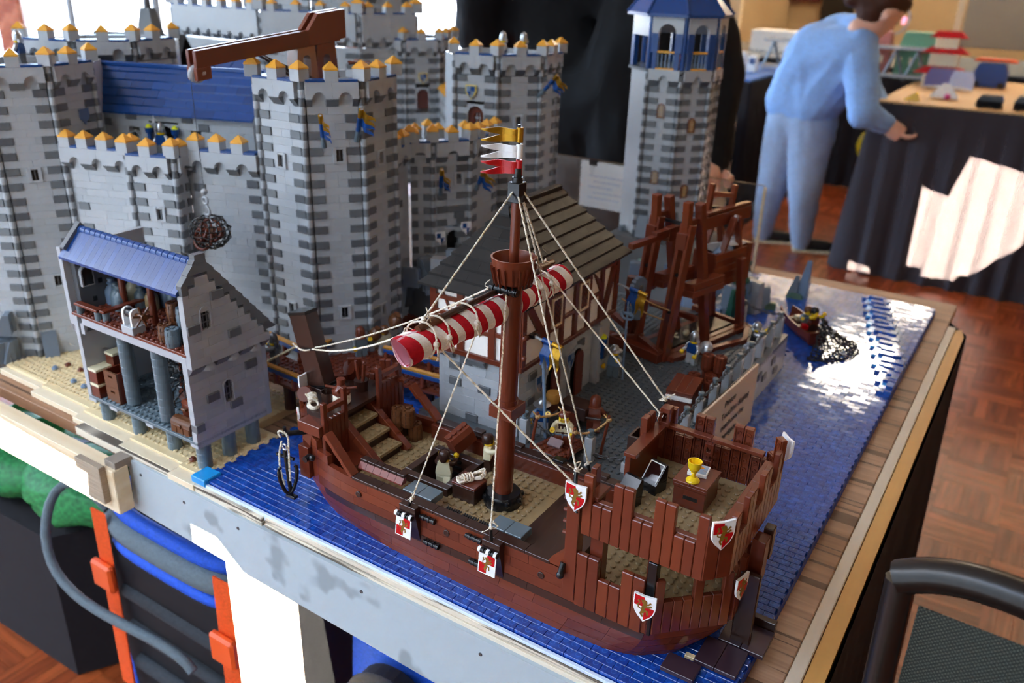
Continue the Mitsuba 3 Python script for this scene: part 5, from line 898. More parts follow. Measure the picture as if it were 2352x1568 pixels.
def rail(x0, x1, y0, y1, z=18.0):
    part(ship, 'castle_rail', bxa(x0, x1, y0, y1, z, z+.45, .05), RBR)
rail(57.2, 63.4, 17.9, 18.75); rail(63.4, 69.0, 17.9, 18.75); rail(56.9, 58.3, 9.9, 18.0); rail(56.9, 58.2, 1.9, 4.6, 17.2); rail(58.2, 69.0, 1.9, 2.6, 16.8)
for y0, y1 in ((3.6, 8.0), (8.0, 12.4), (12.4, 17)): rail(69.5, 70.6, y0, y1)
part(ship, 'front_panel', bxa(57.0, 57.6, 10.2, 17.8, 13.7, 18, .05), RBR2); part(ship, 'front_panel', bxa(56.9, 57.6, 4.2, 4.9, 13.7, 17.2, .05), RBR2)
for x, y, zt in ((56.9, 11.2, 17.2), (56.9, 14.8, 20.2), (56.9, 16.0, 20.2), (56.8, 3.4, 19.8)): part(ship, 'front_merlon', bxa(x-.3, x+.3, y, y+1.05, 13.9, zt, .06), RBR)
for z in (14.6, 16.6): part(ship, 'slot_block', xf(cat(bxa(-.5, -.25, 0, .6, 0, 1.4, .03), bxa(.25, .5, 0, .6, 0, 1.4, .03), bxa(-.25, .25, 0, .6, 0, .4, .03), bxa(-.25, .25, 0, .6, 1.0, 1.4, .03)), T(63.4, 17.3, z)), RBR2)
part(ship, 'slot_block', cat(bxa(57.5, 58.6, 17.4, 18.6, 18.4, 18.9, .03), bxa(57.5, 57.8, 17.4, 18.6, 18.9, 20.0, .03), bxa(58.3, 58.6, 17.4, 18.6, 18.9, 20.0, .03), bxa(57.5, 58.6, 17.4, 18.6, 20.0, 20.6, .05)), RBR)
part(ship, 'rudder', bxa(70.6, 72.6, 9.9, 10.6, .6, 9.5, .1), DBR); part(ship, 'stern_gallery', bxa(70.8, 72.2, 11.4, 13.2, 7.6, 12.6, .08), RBR2); part(ship, 'rudder_head', cat(xf(cyl(.5, 1.2, 12), T(71.8, 13.2, 11)), bxa(71.3, 72.3, 13.4, 14.6, 9.4, 13, .1)), DBR)
# near side details: chain plates with grey plates, black pins
for x in (35.6, 46.9):
    part(ship, 'chain_plate', hull([(x-1.1, 1.5, 8.25), (x+1.1, 1.5, 8.25), (x-1.1, .55, 8.25), (x+1.1, .55, 8.25), (x-1.1, .5, 7.9), (x+1.1, .5, 7.9), (x-1.1, 1.5, 3.6), (x+1.1, 1.5, 3.6)]), DBR)
    part(ship, 'chain_plate_tile', bxa(x-1.15, x+1.15, .5, 1.7, 8.2, 8.55, .05), DBR)
for x, z in ((37.9, 7.4), (38.4, 4.2), (44.2, 7.5), (44.7, 4.3)): part(ship, 'black_pin', xf(cat(cyl(.26, 2.1, 12), xf(cyl(.34, .3, 12), T(0, 0, .4)), xf(cyl(.34, .3, 12), T(0, 0, 1.1)), xf(cyl(.34, .35, 12), T(0, 0, 1.75))), T(x-1.0, 1.2, z)@RY(90)), BLK, smooth=40)
part(ship, 'black_hook', cat(rod((55.2, 1.3, 9.2), (55.2, .8, 8.2), .3, 10), xf(sph(.42, 12), T(55.2, .8, 8.0))), BLK, smooth=40)
for x in (32, 38, 44, 50): part(ship, 'far_rail_block', bxa(x, x+1.5, 18.2, 19.2, 8.0, 8.9, .05), DBR if x != 44 else BLK)
# mast, crow's nest, yard
MB, MT = V(42.0, 10.4, 6.2), V(42.65, 10.4, 44.6); mx = lambda z: MB+(MT-MB)*(z-MB[2])/(MT[2]-MB[2])
part(ship, 'mast_step', cat(xf(lathe([(1.1, 0), (2.3, 0), (2.35, .9), (2.0, 1.5), (1.1, 1.6)], 20), T(42, 10.4, 6.2)), *[xf(sph(.42, 8), T(42+2.15*math.cos(a), 10.4+2.15*math.sin(a), 7.1)) for a in np.arange(8)*np.pi/4]), BLK, smooth=40)
part(ship, 'lower_mast', rod(MB, mx(33.6), 1.06, 24), RBR, smooth=40); part(ship, 'upper_mast', rod(mx(33), mx(42.5), .52, 16), RBR, smooth=40)
part(ship, 'mast_collar', xf(box(3.0, 3.0, 1.5, .06), T(mx(19)[0]-1.5, 10.4-1.5, 17.9)), RBR); part(ship, 'mast_band', rod(mx(20), mx(19.4), 1.2, 20), RBR)
part(ship, 'crows_nest', xf(lathe([(0, 0), (1.75, 0), (2.0, 1.1), (2.35, 2.5), (2.42, 2.75), (2.2, 2.75), (2.1, 2.4), (1.6, .3), (0, .3)], 30), T(mx(34)[0], 10.4, 33.8)), RBR3, smooth=30)
part(ship, 'nest_staves', cat([xf(bxa(1.86, 2.14, -.03, .03, .1, 2.3, 0), T(mx(34)[0], 10.4, 33.8)@RZ(i*20)@RY(12)@T(-.1, 0, 0)) for i in range(18)]), RBR2, kind='stuff'); part(ship, 'nest_socket', bxa(mx(35)[0]-.75, mx(35)[0]+.75, 9.65, 11.15, 34.1, 35, .05), RBR)
part(ship, 'mast_head', xf(box(1.4, 1.4, 2.0, .06), T(mx(43)[0]-.7, 9.7, 42.3)), BLK); part(ship, 'mast_pin', xf(cat(cyl(.55, .6, 12), xf(cyl(.42, .9, 12), T(0, 0, .6))), T(MT[0], 10.4, 44.2)), BLK, smooth=40); part(ship, 'flag_staff', rod((MT[0], 10.4, 44.4), (MT[0], 10.4, 49.9), .16, 8), BLK)
part(ship, 'yard_clamp', cat(xf(cat(cyl(.38, 3.4, 12), *[xf(cyl(.5, .35, 12), T(0, 0, z)) for z in (.2, 1.1, 2.0, 2.9)]), T(mx(33)[0]-2.0, 9.2, 33.1)@RY(90)), rod((mx(33)[0]+.4, 9.2, 33.1), (mx(33)[0]+.9, 12.4, 33.1), .36, 10)), BLK, smooth=40)
YX = 41.2; part(ship, 'yard', rod((YX, -2.4, 32.9), (YX, 19.0, 32.6), .33, 12), DBR, smooth=40)
for y, s in ((-2.2, -1), (19.2, 1)): part(ship, 'yard_end', rod((YX, y-s*1.5, 32.9), (YX, y+s*1.7, 32.85), .55, 12, .34), BROWN, smooth=40)
n_, m_ = 60, 26; vv, ff, uu = [], [], []
for i in range(n_+1):
    u = i/n_; y = -6.4+29.0*u
    for j in range(m_+1):
        a = 2*math.pi*j/m_; R = 1.5+.09*math.sin(3*a+u*9)+.06*math.sin(u*40); droop = .25*math.sin(u*math.pi)
        cut = -.8*math.cos(a-.9) if i == 0 else (.3*math.cos(a) if i == n_ else 0); vv.append((YX+.1+R*math.cos(a), y+cut, 31.45-.9*u-droop+R*math.sin(a))); uu.append((u, j/m_))
for i in range(n_):
    for j in range(m_): a = i*(m_+1)+j; ff += [(a, a+m_+1, a+1), (a+1, a+m_+1, a+m_+2)]
part(ship, 'furled_sail', (np.array(vv), np.array(ff)), SAIL, smooth=True, uv=np.array(uu), label='furled red and white striped sail')
vi = V(*vv); part(ship, 'sail_lining', (vi*[1, 1, 1]+(V(YX+.1, 0, 0)*[1, 0, 0]-vi*[1, 0, 0])*.12, np.array(ff)[:, ::-1]), pl('sail_inside_pink', 'd9a5b0', .9), smooth=True)
fl = np.radians(180+34); Mfl = T(MT[0], 10.4, 0)@RZ(math.degrees(fl))
for z, m in ((45.75, RED), (47.3, WHT), (48.9, PGLD)): pennant(ship, Mfl@T(0, 0, z), m, 3.7, 1.3, .2, 'mast_pennant', .8)
# rigging
def line(a, b, sag=0., r=.115, tails=(0, 1), mat=None, seed=0, label=None):
    P = rope(a, b, sag=sag, n=16); k = part(ship, 'rigging_rope', strand(P, r, seed), mat or ROPE, smooth=60, label=label)
    for e in tails:
        q = P[0] if e == 0 else P[-1]; g = np.random.default_rng(seed+e+5); part(k, 'knot', cat(xf(sph(.26, 8), T(*q)), *[tube(curve([q, q+g.normal(0, .35, 3), q+g.normal(0, .5, 3)+V(0, 0, .3)], 6), .06, 5) for _ in range(3)]), mat or ROPE, smooth=60)
def pinend(a, b, r=.2): part(ship, 'rigging_pin', rod(a, b, r, 8), BLK)
MH = V(MT[0]-.1, 10.0, 43.6); CL = V(mx(33)[0], 9.1, 33.0); ropes = [
    (MH, (YX, -3.0, 33.6), 0), (CL+V(-1.6, 0, 0), (36.0, .95, 9.5), 0), (CL+V(.2, -.2, 0), (46.6, .95, 10.0), 0), (MH+V(.3, 0, 0), (55.9, 1.4, 20.3), 0), (MH+V(.4, .4, 0), (48.6, 18.8, 9.6), 0), ((YX+.5, -2.6, 31.6), (55.9, 2.6, 17.4), .1),
    (MH+V(.5, .6, 0), (57.4, 18.8, 20.9), .1), ((YX+.6, 18.6, 32.4), (57.2, 18.4, 19.2), .1), (MH+V(.2, .7, 0), (YX, 18.8, 33.2), 0), ((13.0, 9.0, 18.7), CL+V(-1.9, 0, .1), .9), ((12.9, 9.2, 18.6), (YX-1.3, -4.2, 32.2), .9)]
for i, (a, b, sg_) in enumerate(ropes): line(a, b, sg_, seed=i, tails=(1,) if i not in (9, 10) else (1,))
for a, b in (((36.0, .95, 9.5), (35.5, .8, 8.2)), ((46.6, .95, 10.0), (46.8, .8, 8.2)), ((55.9, 1.4, 20.3), (56.1, 1.0, 18.2)), ((55.9, 2.6, 17.4), (56.3, 1.3, 15.6)), ((48.6, 18.8, 9.6), (48.8, 19, 8.4)), ((57.4, 18.8, 20.9), (57.5, 18.9, 19.3)), ((57.2, 18.4, 19.2), (57.3, 18.8, 18)), ((YX, -3, 33.6), (YX, -2.8, 32.6)), ((YX+.5, -2.6, 31.6), (YX+.1, -2.9, 32.5)), ((YX, 18.8, 33.2), (YX, 18.6, 32.6)), ((YX+.6, 18.6, 32.4), (YX, 18.4, 32.7))): pinend(a, b)
part(ship, 'beam_lashing', strand(curve([(10.4, 8.6, 18.9), (11.6, 8.5, 18.5), (13.0, 8.6, 18.6), (13.4, 9.4, 18.7), (13.2, 10.8, 18.7)], 16), .13, 40), ROPE, smooth=60)
for y in (-3.4, -1.4, 3.2, 15.6, 17.6):
    R = 2.15; part(ship, 'sail_lashing', strand([(YX+.05+1.75*math.cos(a), y+.25*math.sin(a*2), 31.75-.9*(y+6.4)/29+R*.86*math.sin(a)) for a in np.linspace(0, 2*math.pi, 22)], .12, int(y*10)+80), ROPE, smooth=60)
    g = np.random.default_rng(int(y*7)+90); q = V(YX+1.8, y, 31.6); part(ship, 'lashing_tail', cat(xf(sph(.34, 8), T(*q)), *[tube(curve([q, q+V(.3, g.normal(0, .3), -.7), q+V(.2, g.normal(0, .6), -1.5)], 8), .075, 5) for _ in range(2)]), ROPE, smooth=60)
# anchor
part(ship, 'cathead', cat(rod((17.0, 3.6, 10.4), (15.6, 1.6, 10.6), .34, 12), xf(sph(.45, 12), T(15.6, 1.5, 10.6)), rod((15.6, 1.5, 10.6), (15.6, 1.5, 11.6), .22, 8)), BLK, smooth=40)
an = thing('anchor', 'black anchor hanging by white rope from the near bow of the ship', 'anchor')
part(an, 'shank', rod((15.5, 1.3, 8.4), (16.4, .9, 2.4), .26, 10), BLK, smooth=40); part(an, 'stock', rod((14.0, 1.3, 7.3), (17.0, 1.3, 7.6), .22, 8), BLK); part(an, 'arms', tube(curve([(15.6, .3, 6.4), (15.7, .1, 4.2), (16.3, .7, 2.6), (16.7, 1.6, 4.2), (16.4, 1.9, 6.2)], 18), .24, 8), BLK, smooth=60); part(an, 'foot', bxa(15.7, 17.2, .6, 1.3, 2.0, 2.4, .05), BLK); part(an, 'ring', tube([(15.5+.4*math.cos(a), 1.3, 8.8+.4*math.sin(a)) for a in np.arange(12)*np.pi/6], .13, 6, True), SLV)
part(an, 'anchor_rope', cat(strand(curve([(15.2, 1.2, 9.6), (14.9, 1.0, 8.2), (15.0, .8, 5.4), (15.6, .7, 3.6)], 24), .14, 3), strand(curve([(15.0, 1.3, 10.0), (15.4, 1.0, 11.2), (16.2, 1.1, 11.0), (16.4, 1.2, 9.6), (16.5, .9, 6.0), (16.6, .8, 4.6)], 30), .14, 4)), ROPE, smooth=60)
# shields and banners on the ship
Mfr = lambda p, ang: T(*p)@RZ(ang)@UPR
shield_parts(Mfr((56.3, 1.0, 17.9), 0), 'red and white lion shield under the rigging pin at the front of the stern castle', 1.12)
shield_parts(Mfr((64.4, .95, 8.6), 4), 'red and white lion shield over the gap in the lower stern planks', 1.12)
shield_parts(Mfr((70.3, 1.9, 19.0), 50), 'red and white lion shield on the near corner of the upper stern castle', 1.12)
shield_parts(Mfr((71.2, 8.0, 9.4), 78), 'red and white lion shield seen edge-on at the stern post', 1.05)
shield_parts(Mfr((14.4, 5.1, 10.6), -40), 'red and white lion shield on the near bow planks', 1.1)
shield_parts(Mfr((12.3, 8.4, 14.0), -84), 'lion shield at the very bow, seen edge-on beside the rope coil', 1.05)
shield_parts(Mfr((70.75, 19.5, 19.2), 135), 'lion shield on the far stern corner, seen from behind', 1.05)
for x, l in ((35.4, 'white and red lion banner on the forward chain plate'), (46.8, 'white and red lion banner on the after chain plate')):
    M = T(x, .28, 7.2)@RX(-6)@UPR; k = thing('lion_banner', l, 'banner'); part(k, 'cloth', prism(sg.box(-1.1, -2.5, 1.1, .1), .12), WHT, M); part(k, 'rod', xf(cat(*[xf(cyl(.3, .7, 12), T(0, 0, z)) for z in (-1.15, -.3, .55)], cyl(.18, 2.6, 8) if False else xf(cyl(.18, 2.6, 8), T(0, 0, -1.3))), M@T(0, .25, .12)@RY(90)), BLK, smooth=40)
    for i in (-1.0, 0.05, 1.0): part(k, 'clip', xf(cyl(.33, .34, 12), M@T(i-.17, .25, .12)@RY(90)), WHT, smooth=40)
    part(k, 'red_quarter', prism(sg.box(.0, -1.2, .95, -.1), .04), RED, M@T(0, 0, .12)); part(k, 'red_quarter', prism(sg.box(-.95, -2.35, 0, -1.2), .04), RED, M@T(0, 0, .12)); part(k, 'lion', lion(), LION, M@T(.0, -1.1, .13)@S(.95))
# things on the ship's decks
for x, y, z, l in ((24.6, 15.6, 6.2, 'lower brown barrel nearest the rail by the ship stairs'), (22.6, 14.0, 6.2, 'lower brown barrel against the bow castle stairs'), (22.4, 16.2, 6.2, 'lower brown barrel at the back by the bow castle'), (22.9, 14.3, 8.55, 'upper brown barrel at the left of the ship stack'), (24.2, 14.7, 8.55, 'upper brown barrel at the front of the ship stack')): barrel(T(x, y, z), BROWN, l, 'barrels by the bow castle stairs', .98)
cp = thing('capstan', 'red-brown capstan wound with white rope at the top of the bow stairs', 'capstan'); Mcp = T(18.2, 8.9, 12.6)
part(cp, 'rope_winding', cat([xf(tube([(1.0*math.cos(a), 1.0*math.sin(a), 0) for a in np.arange(20)*np.pi/10], .17, 6, True), T(0, 0, .3+.27*i)) for i in range(4)]), ROPE, Mcp, smooth=60); part(cp, 'drum', cyl(.95, 1.5, 18), RBR2, Mcp); part(cp, 'head', xf(lathe([(1.15, 0), (1.2, .4), (.9, .6), (.5, 1.2), (.55, 2.0), (0, 2.0)], 18), T(0, 0, 1.4)), RBR, Mcp, smooth=30)
for a in range(4): part(cp, 'bar', xf(rod((.4, 0, 2.1), (2.0, 0, 2.3), .17, 8), RZ(a*90+30)), RBR, Mcp)
def coil(M, label, n=5):
    k = thing('rope_coil', label, 'rope'); g = np.random.default_rng(int(M[0, 3]*10)); 
    for i in range(n): part(k, 'loop', strand(curve([(0, 0, 0), (1.0+g.normal(0, .1), .5+g.normal(0, .15), .25+g.normal(0, .1)), (2.0, .1+g.normal(0, .25), .4+g.normal(0, .15)), (1.1, -.55+g.normal(0, .12), .25+g.normal(0, .12)), (0, -.1, .05), (-1.2, .3+g.normal(0, .2), 0), (-1.6, -.3+g.normal(0, .2), .1), (-.4, -.3, .1)], 40), .13, i), ROPE, M, smooth=60)
    for i in range(4): part(k, 'wrap', strand([(x0+.1*math.sin(a), .55*math.cos(a), .15+.42*math.sin(a)) for x0 in (-.9+.35*i,) for a in np.linspace(0, 6.3, 16)], .13, 9+i), ROPE, M, smooth=60)
bx_ = thing('rope_box', 'dark brown box on deck that holds the white rope hank', 'box'); part(bx_, 'body', xf(box(3.2, 2.6, 2.0, .06), T(36.6, 7.6, 6.22)), DBR); part(bx_, 'lid', xf(box(3.3, 2.7, .3, .05), T(36.55, 7.55, 8.2)), RBR2)
coil(T(38.2, 9.0, 8.75)@RZ(58), 'white rope hank lying on the dark box beside the mast'); coil(T(15.2, 6.8, 12.9)@RZ(-38)@RY(15), 'white rope coil hanging over the near bow rail', 4)
k = thing('quiver', 'round dark basket of brown rods on the bow castle', 'basket'); part(k, 'basket', xf(cyl(.85, 1.5, 16, .95), T(17.8, 13.0, 12.6)), DBR, smooth=40)
for i, (dx, dy) in enumerate(((-.5, 0), (.1, .3), (.5, -.1))): part(k, 'rod', rod((17.8+dx*.5, 13+dy*.5, 13), (17.8+dx*1.6, 13+dy*2, 16.6), .24, 8), RBR)
k = thing('bucket', 'dark wooden bucket below the rope coil on the bow', 'bucket'); part(k, 'body', xf(lathe([(0, 0), (.85, 0), (1.0, 1.4), (.85, 1.4), (.7, .2), (0, .2)], 16), T(16.6, 8.2, 12.6)), DBR, smooth=40)
Mch = T(33.2, 16.2, 8.6)@RZ(8)@RY(-32); k = thing('treasure_chest', 'red-brown chest being lifted by two sailors over the hatch', 'chest'); part(k, 'body', hull([(x, y*s, z) for x in (-1.3, 1.3) for s, z in ((1.0, 0), (1.05, 1.5), (.7, 2.1)) for y in (-1.05, 1.05)]+[]), RBR, T(32.4, 15.6, 8.2)@RZ(70)@RY(-25)@S(1.25, 1, 1.1)); part(k, 'studs', cat([xf(STUD, T(x, 0, 2.05)) for x in (-1, -.35, .35, 1)]), RBR, T(32.4, 15.6, 8.3)@RZ(70)@RY(-25)@S(1.25, 1.2, 1.1), kind='stuff')
figure(T(32.6, 11.2, 4.3)@RZ(200)@RX(6), 'sailor in pale trousers and dark hair standing in the hatch', LTAN, LTAN, DBR, hat='hair', hatmat=DBR, la=60, ra=60, walk=18, hips=LTAN, printed=DBR)
figure(T(36.6, 15.2, 6.2)@RZ(110), 'sailor in a cream shirt with dark hair beside the mast, arms out to the chest', LTAN, DBR, LTAN, hat='hair', hatmat=DBR, la=70, ra=80)
cb = thing('captains_table', 'square brown table with a slot on the stern deck', 'table'); part(cb, 'body', bxa(62.3, 65.7, 10.9, 14.8, 13.72, 16.0, .06), RBR2); part(cb, 'top_plate', bxa(62.2, 65.8, 10.8, 14.9, 16.0, 16.4, .05), RBR2)
for x0, x1 in ((62.15, 63.98), (64.02, 65.85)): part(cb, 'top_tile', bxa(x0, x1, 10.75, 14.95, 16.4, 16.75, .05), RBR)
part(cb, 'slot', bxa(63.4, 64.9, 10.86, 10.92, 14.8, 15.2, 0), BLK)
solo('goblet', xf(lathe([(0, 0), (.68, 0), (.72, .12), (.6, .3), (.22, .5), (.2, .9), (.3, 1.0), (.2, 1.1), (.45, 1.3), (.66, 1.7), (.72, 2.35), (.62, 2.35), (.5, 1.7), (0, 1.4)], 24), T(64.0, 11.5, 16.76)), YEL, 'yellow goblet standing on the stern deck table', 'goblet', smooth=40)
k = thing('map', 'white tile printed with a blue and orange map on the stern deck table', 'map'); Mm = T(63.9, 13.4, 16.76)@RZ(8); part(k, 'tile', bxa(-1, 1, -1, 1, 0, .38, .04), WHT, Mm); part(k, 'sea', bxa(-.85, .85, -.8, .88, .38, .39, 0), pl('map_blue', '8ea6bd', .3), Mm)
blob = lambda cx, cy, s, sd: sg.Polygon([(cx+s*(1+.35*math.sin(3*a+sd)+.2*math.sin(5*a))*math.cos(a), cy+s*(.8+.3*math.cos(4*a+sd))*math.sin(a)) for a in np.arange(26)*2*np.pi/26])
for cx, cy, s in ((.15, .35, .3), (-.2, -.25, .14), (-.55, .1, .1), (.6, -.1, .09)): part(k, 'land', prism(blob(cx, cy, s, cx*9), .012), pl('map_orange', 'f09a1c', .3) if s == .3 else 'map_orange', Mm@T(0, 0, .39))
for i, (x, y) in enumerate(((59.6, 12.2), (58.6, 8.2))):
    k = thing('seat', ('black seat with a pale-edged back facing the stern deck table', 'black seat half hidden behind the near front rail')[i], 'seat'); Ms_ = T(x, y, 13.72)@RZ(-12)
    part(k, 'base', bxa(-1, 1, -1, 1, 0, 1.2, .06), BLK, Ms_); part(k, 'back', hull([(-1, -1, 1.2), (1, -1, 1.2), (-1, -.2, 1.2), (1, -.2, 1.2), (-1, .6, 3.0), (1, .6, 3.0), (-1, .95, 3.0), (1, .95, 3.0), (-1, 1, 1.2), (1, 1, 1.2)]), BLK, Ms_)
    if i == 0: part(k, 'pane', hull([(-.8, -.86, 1.35), (.8, -.86, 1.35), (-.8, .48, 2.92), (.8, .48, 2.92), (-.8, -.8, 1.3), (.8, -.8, 1.3), (.8, .54, 2.88), (-.8, .54, 2.88)]), pl('dark_glass', '2a1512', .05), Ms_); part(k, 'pane_edge', cat(*[rod(a, b, .07, 6) for a, b in (((-.85, -.9, 1.38), (-.85, .5, 3.0)), ((.85, -.9, 1.38), (.85, .5, 3.0)), ((-.85, .5, 3.0), (.85, .5, 3.0)))]), WHT, Ms_)
solo('green_ball', xf(sph(.5, 14), T(56.2, 18.9, 16.6)), LGRN, 'bright green ball in the brown bin at the far front corner of the stern castle', 'ball', smooth=True)

# ================================================================== harbour: quay, walkway, house, trebuchet, boat
Q = 6.4
qy = thing('quay', 'grey studded stone quay with a brick harbour wall behind the ship', 'quay')
QP = [(20, 22), (55.2, 22), (55.2, 80.5), (44, 83), (20, 83)]
DSTUD = pl('plate_dark_sand', '4d5559', .28)
part(qy, 'paving', xf(prism(QP, .5), T(0, 0, Q-.5)), DSTUD); pq = sg.Polygon(QP)
part(qy, 'paving_studs', cat([xf(STUD, T(x+.5, y+.5, Q)) for x in range(36, 55) for y in range(22, 83) if pq.buffer(-.5).contains(sg.Point(x+.5, y+.5))]+[xf(STUD, T(x+.5, y+.5, Q)) for x in range(20, 36) for y in range(50, 82)]), DSTUD, kind='stuff')
facet(qy, (55.2, 22), (55.2, 80.5), .4, 5, 0, None, dark=False, lone=((3.4, 1), (9.0, 3), (14.5, 1), (20, 3), (26, 2), (31.5, 1), (37, 3), (39.4, 1), (43.6, 3), (46.4, 2), (51, 3), (53, 1)), ends=.0, seed=51)
facet(qy, (20, 22), (55.2, 22), .4, 5, 0, None, dark=False, lone=((18, 3), (25, 2), (31, 3)), ends=.0, seed=52); facet(qy, (55.2, 80.5), (44, 83), .4, 5, 0, None, dark=False, ends=0., seed=53, joined=True); facet(qy, (44, 83), (20, 83), .4, 5, 0, None, dark=False, ends=0., seed=54, joined=True)
part(qy, 'kerb', bxa(54.2, 55.25, 22, 80.5, Q, Q+.42, .04), DBG)
posts = [(54.0, y) for y in (25.6, 31, 36.2, 41.4, 46.8, 52, 57.3, 62.7, 68, 73.3, 78.6)]
names = ['nearest the ship castle', 'second from the ship castle', 'behind the sign board', 'left of the sign board top', 'beside the brown chest', 'beside the barrel stack', 'past the barrel stack', 'left of the running guard', 'nearest the running guard', 'second from the quay end', 'at the far corner of the quay']
tops = []
def post(x, y, z, h, label):
    k = thing('mooring_post', label, 'post', 'stone posts along the quay'); part(k, 'block', bxa(x-.55, x+.55, y-.55, y+.55, z, z+h, .06), LBG)
    part(k, 'knob', xf(lathe([(0, 0), (.42, 0), (.42, .25), (.3, .3), (.3, .6), (.42, .65), (.42, .95), (0, .95)], 14), T(x, y, z+h)), SAND, smooth=35); return V(x, y, z+h+.5)
for (x, y), l in zip(posts, names): tops.append(post(x, y, Q+.42, 3.6, 'light grey quay post '+l))
for i, (a, b) in enumerate(zip(tops, tops[1:])): chain(rope(a, b, sag=.7, n=12), label='hanging chain from the quay post '+names[i]+' to the next one')
fr = [post(36.9, 23.2, Q, 3.6, 'light grey quay post by the corner of the timbered house'), post(46.2, 23.9, Q, 3.6, 'light grey quay post right of the gangplank'), post(51.2, 24.4, Q, 1.4, 'low light grey post before the stern castle')]
chain(rope(fr[0], (40.4, 24.6, Q+1.6), sag=.3, n=10), label='chain from the house corner post down to the gangplank'); chain(rope(fr[1]-V(0, 0, 2.8), fr[2], sag=.35, n=10), label='chain between the gangplank post and the low post'); bk = post(46.6, 81.4, Q, 3.6, 'light grey quay post at the back of the quay'); chain(rope(bk, tops[-1], sag=.5, n=12), label='chain along the back edge of the quay')
# gangplank with rope rails
gp = thing('gangplank', 'red-brown gangplank with rope rails from the ship rail to the quay', 'gangplank')
G0, G1, G2, G3 = V(40.2, 19.4, 8.7), V(44.9, 19.2, 8.7), V(44.6, 27.0, 7.2), V(40.0, 26.6, 7.2)
part(gp, 'plate', hull([tuple(p+V(0, 0, dz)) for p in (G0, G1, G2, G3) for dz in (0, -.4)]), RBR)
part(gp, 'plate_studs', cat([xf(STUD, T(*((G0*(1-u)+G1*u)*(1-v)+(G3*(1-u)+G2*u)*v))@RX(-10)) for u in np.arange(.1, 1, .2) for v in np.arange(.06, 1, .125)]), RBR, kind='stuff')
for i in range(3): part(gp, 'end_block', bxa(40.6+1.5*i, 42.0+1.5*i, 18.8, 19.6, 8.0, 8.55, .05), DBG)
st = [(V(40.1, 19.5, 8.2), V(40.4, 20.4, 13.2)), (V(45.0, 20.4, 8.0), V(45.3, 21.3, 12.2)), (V(47.0, 25.3, 6.4), V(47.4, 26.4, 12.3)), (V(40.6, 26.0, 6.6), V(40.8, 26.2, 11.5))]
for a, b in st: part(gp, 'rail_post', rod(a, b, .2, 10), RBR, smooth=40)
for a, b, s in ((st[0][1], st[3][1], .3), (st[1][1], st[2][1], .9)):
    P = rope(a-V(0, 0, .6), b-V(0, 0, .6), sag=s, n=14); part(gp, 'rail_rope', strand(P, .16, 7), ROPT, smooth=60)
    for q in (P[0], P[-1]): part(gp, 'rope_knot', cat(xf(sph(.38, 8), T(*q)), tube([q, q+V(-.5, .2, .1), q+V(-.9, .3, .3)], .1, 5)), ROPT, smooth=60)
# figures and goods on the quay
figure(T(37.4, 26.6, Q)@RZ(25), 'guard in a wide silver helmet and blue tunic holding a pike by the house corner', DBLU, LBG, BLUG, head=BLUG, hat='kettle', ra=70, la=30)
solo('pike', cat(rod((38.7, 25.6, Q+.1), (37.7, 26.0, 16.6), .22, 8), xf(lathe([(.01, 0), (.32, .5), (.2, 2.4), (.01, 3.4)], 8), align((37.75, 25.98, 16.0), (37.5, 26.06, 18.6)))), BLUG, 'long pale pike held by the guard at the house corner', 'pike')
figure(T(42.6, 23.2, 7.9)@RZ(20), 'moustached figure in a tan tunic and brown hood standing on the gangplank', LTAN, RBR, LTAN, hat='bandana', hatmat=RBR, la=45, ra=20, face=True, hips=BLUG, printed=DBR)
solo('cargo_tile', xf(box(1.9, 1.2, .4, .05), T(41.4, 21.4, 8.3)@RX(30)), pl('plastic_mauve', '8f7d80', .3), 'small mauve tile on the gangplank at the feet of the tan figure', 'tile')
figure(T(43.0, 31.0, Q)@RZ(200)@RX(14), 'figure in a red-brown hood and tunic leaning to the right on the quay', RBR, RBR, RBR, hat='hood', hatmat=RBR, la=10, ra=45, walk=28)
kc = thing('handcart', 'dark brown handcart behind the hooded figure', 'cart'); part(kc, 'bed', bxa(38.0, 42.2, 30.0, 33.0, 8.0, 9.8, .08), DBR)
for y in (29.7, 33.0): part(kc, 'wheel', xf(cyl(1.3, .35, 18), T(40, y+.3, 7.7)@RX(90)), RBR2)
for y in (30.3, 32.6): part(kc, 'shaft', rod((42, y, 8.6), (44.4, y, 9.0), .17, 8), DBR)
solo('straw_basket', xf(lathe([(0, 0), (.8, 0), (1.05, .9), (.9, 1.5), (0, 1.5)], 14), T(37.4, 29.6, 9.8)), pl('straw', 'c08a3e', .8), 'straw coloured basket behind the wide-helmeted guard', 'basket', smooth=40)
figure(T(37.4, 48.2, Q)@RZ(10), 'guard with a wide grey helmet standing by the far house door', BLUG, SAND, LBG, hat='kettle', ra=60, hatmat=SLV); solo('halberd', cat(rod((39.3, 47.6, Q), (39.0, 48, 17), .18, 8), xf(hull([(-.2, 0, 0), (.2, 0, 0), (-.1, 0, 2.6), (.1, 0, 2.6), (0, .12, 1.2), (0, -.12, 1.2)]), T(39, 48, 16.6)), *[xf(tube(curve([(0, 0, 0), (s*.8, 0, .2), (s*1.0, 0, .8)], 8), .2, 6), T(39, 48, 16.4)) for s in (-1, 1)], xf(hull([(s*.9, 0, z) for s in (-1, 1) for z in (0, .5)]+[(0, .15, .2), (0, -.15, .2)]), T(39, 48, 17))), BLUG, 'tall grey halberd held by the guard at the far house door', 'halberd')
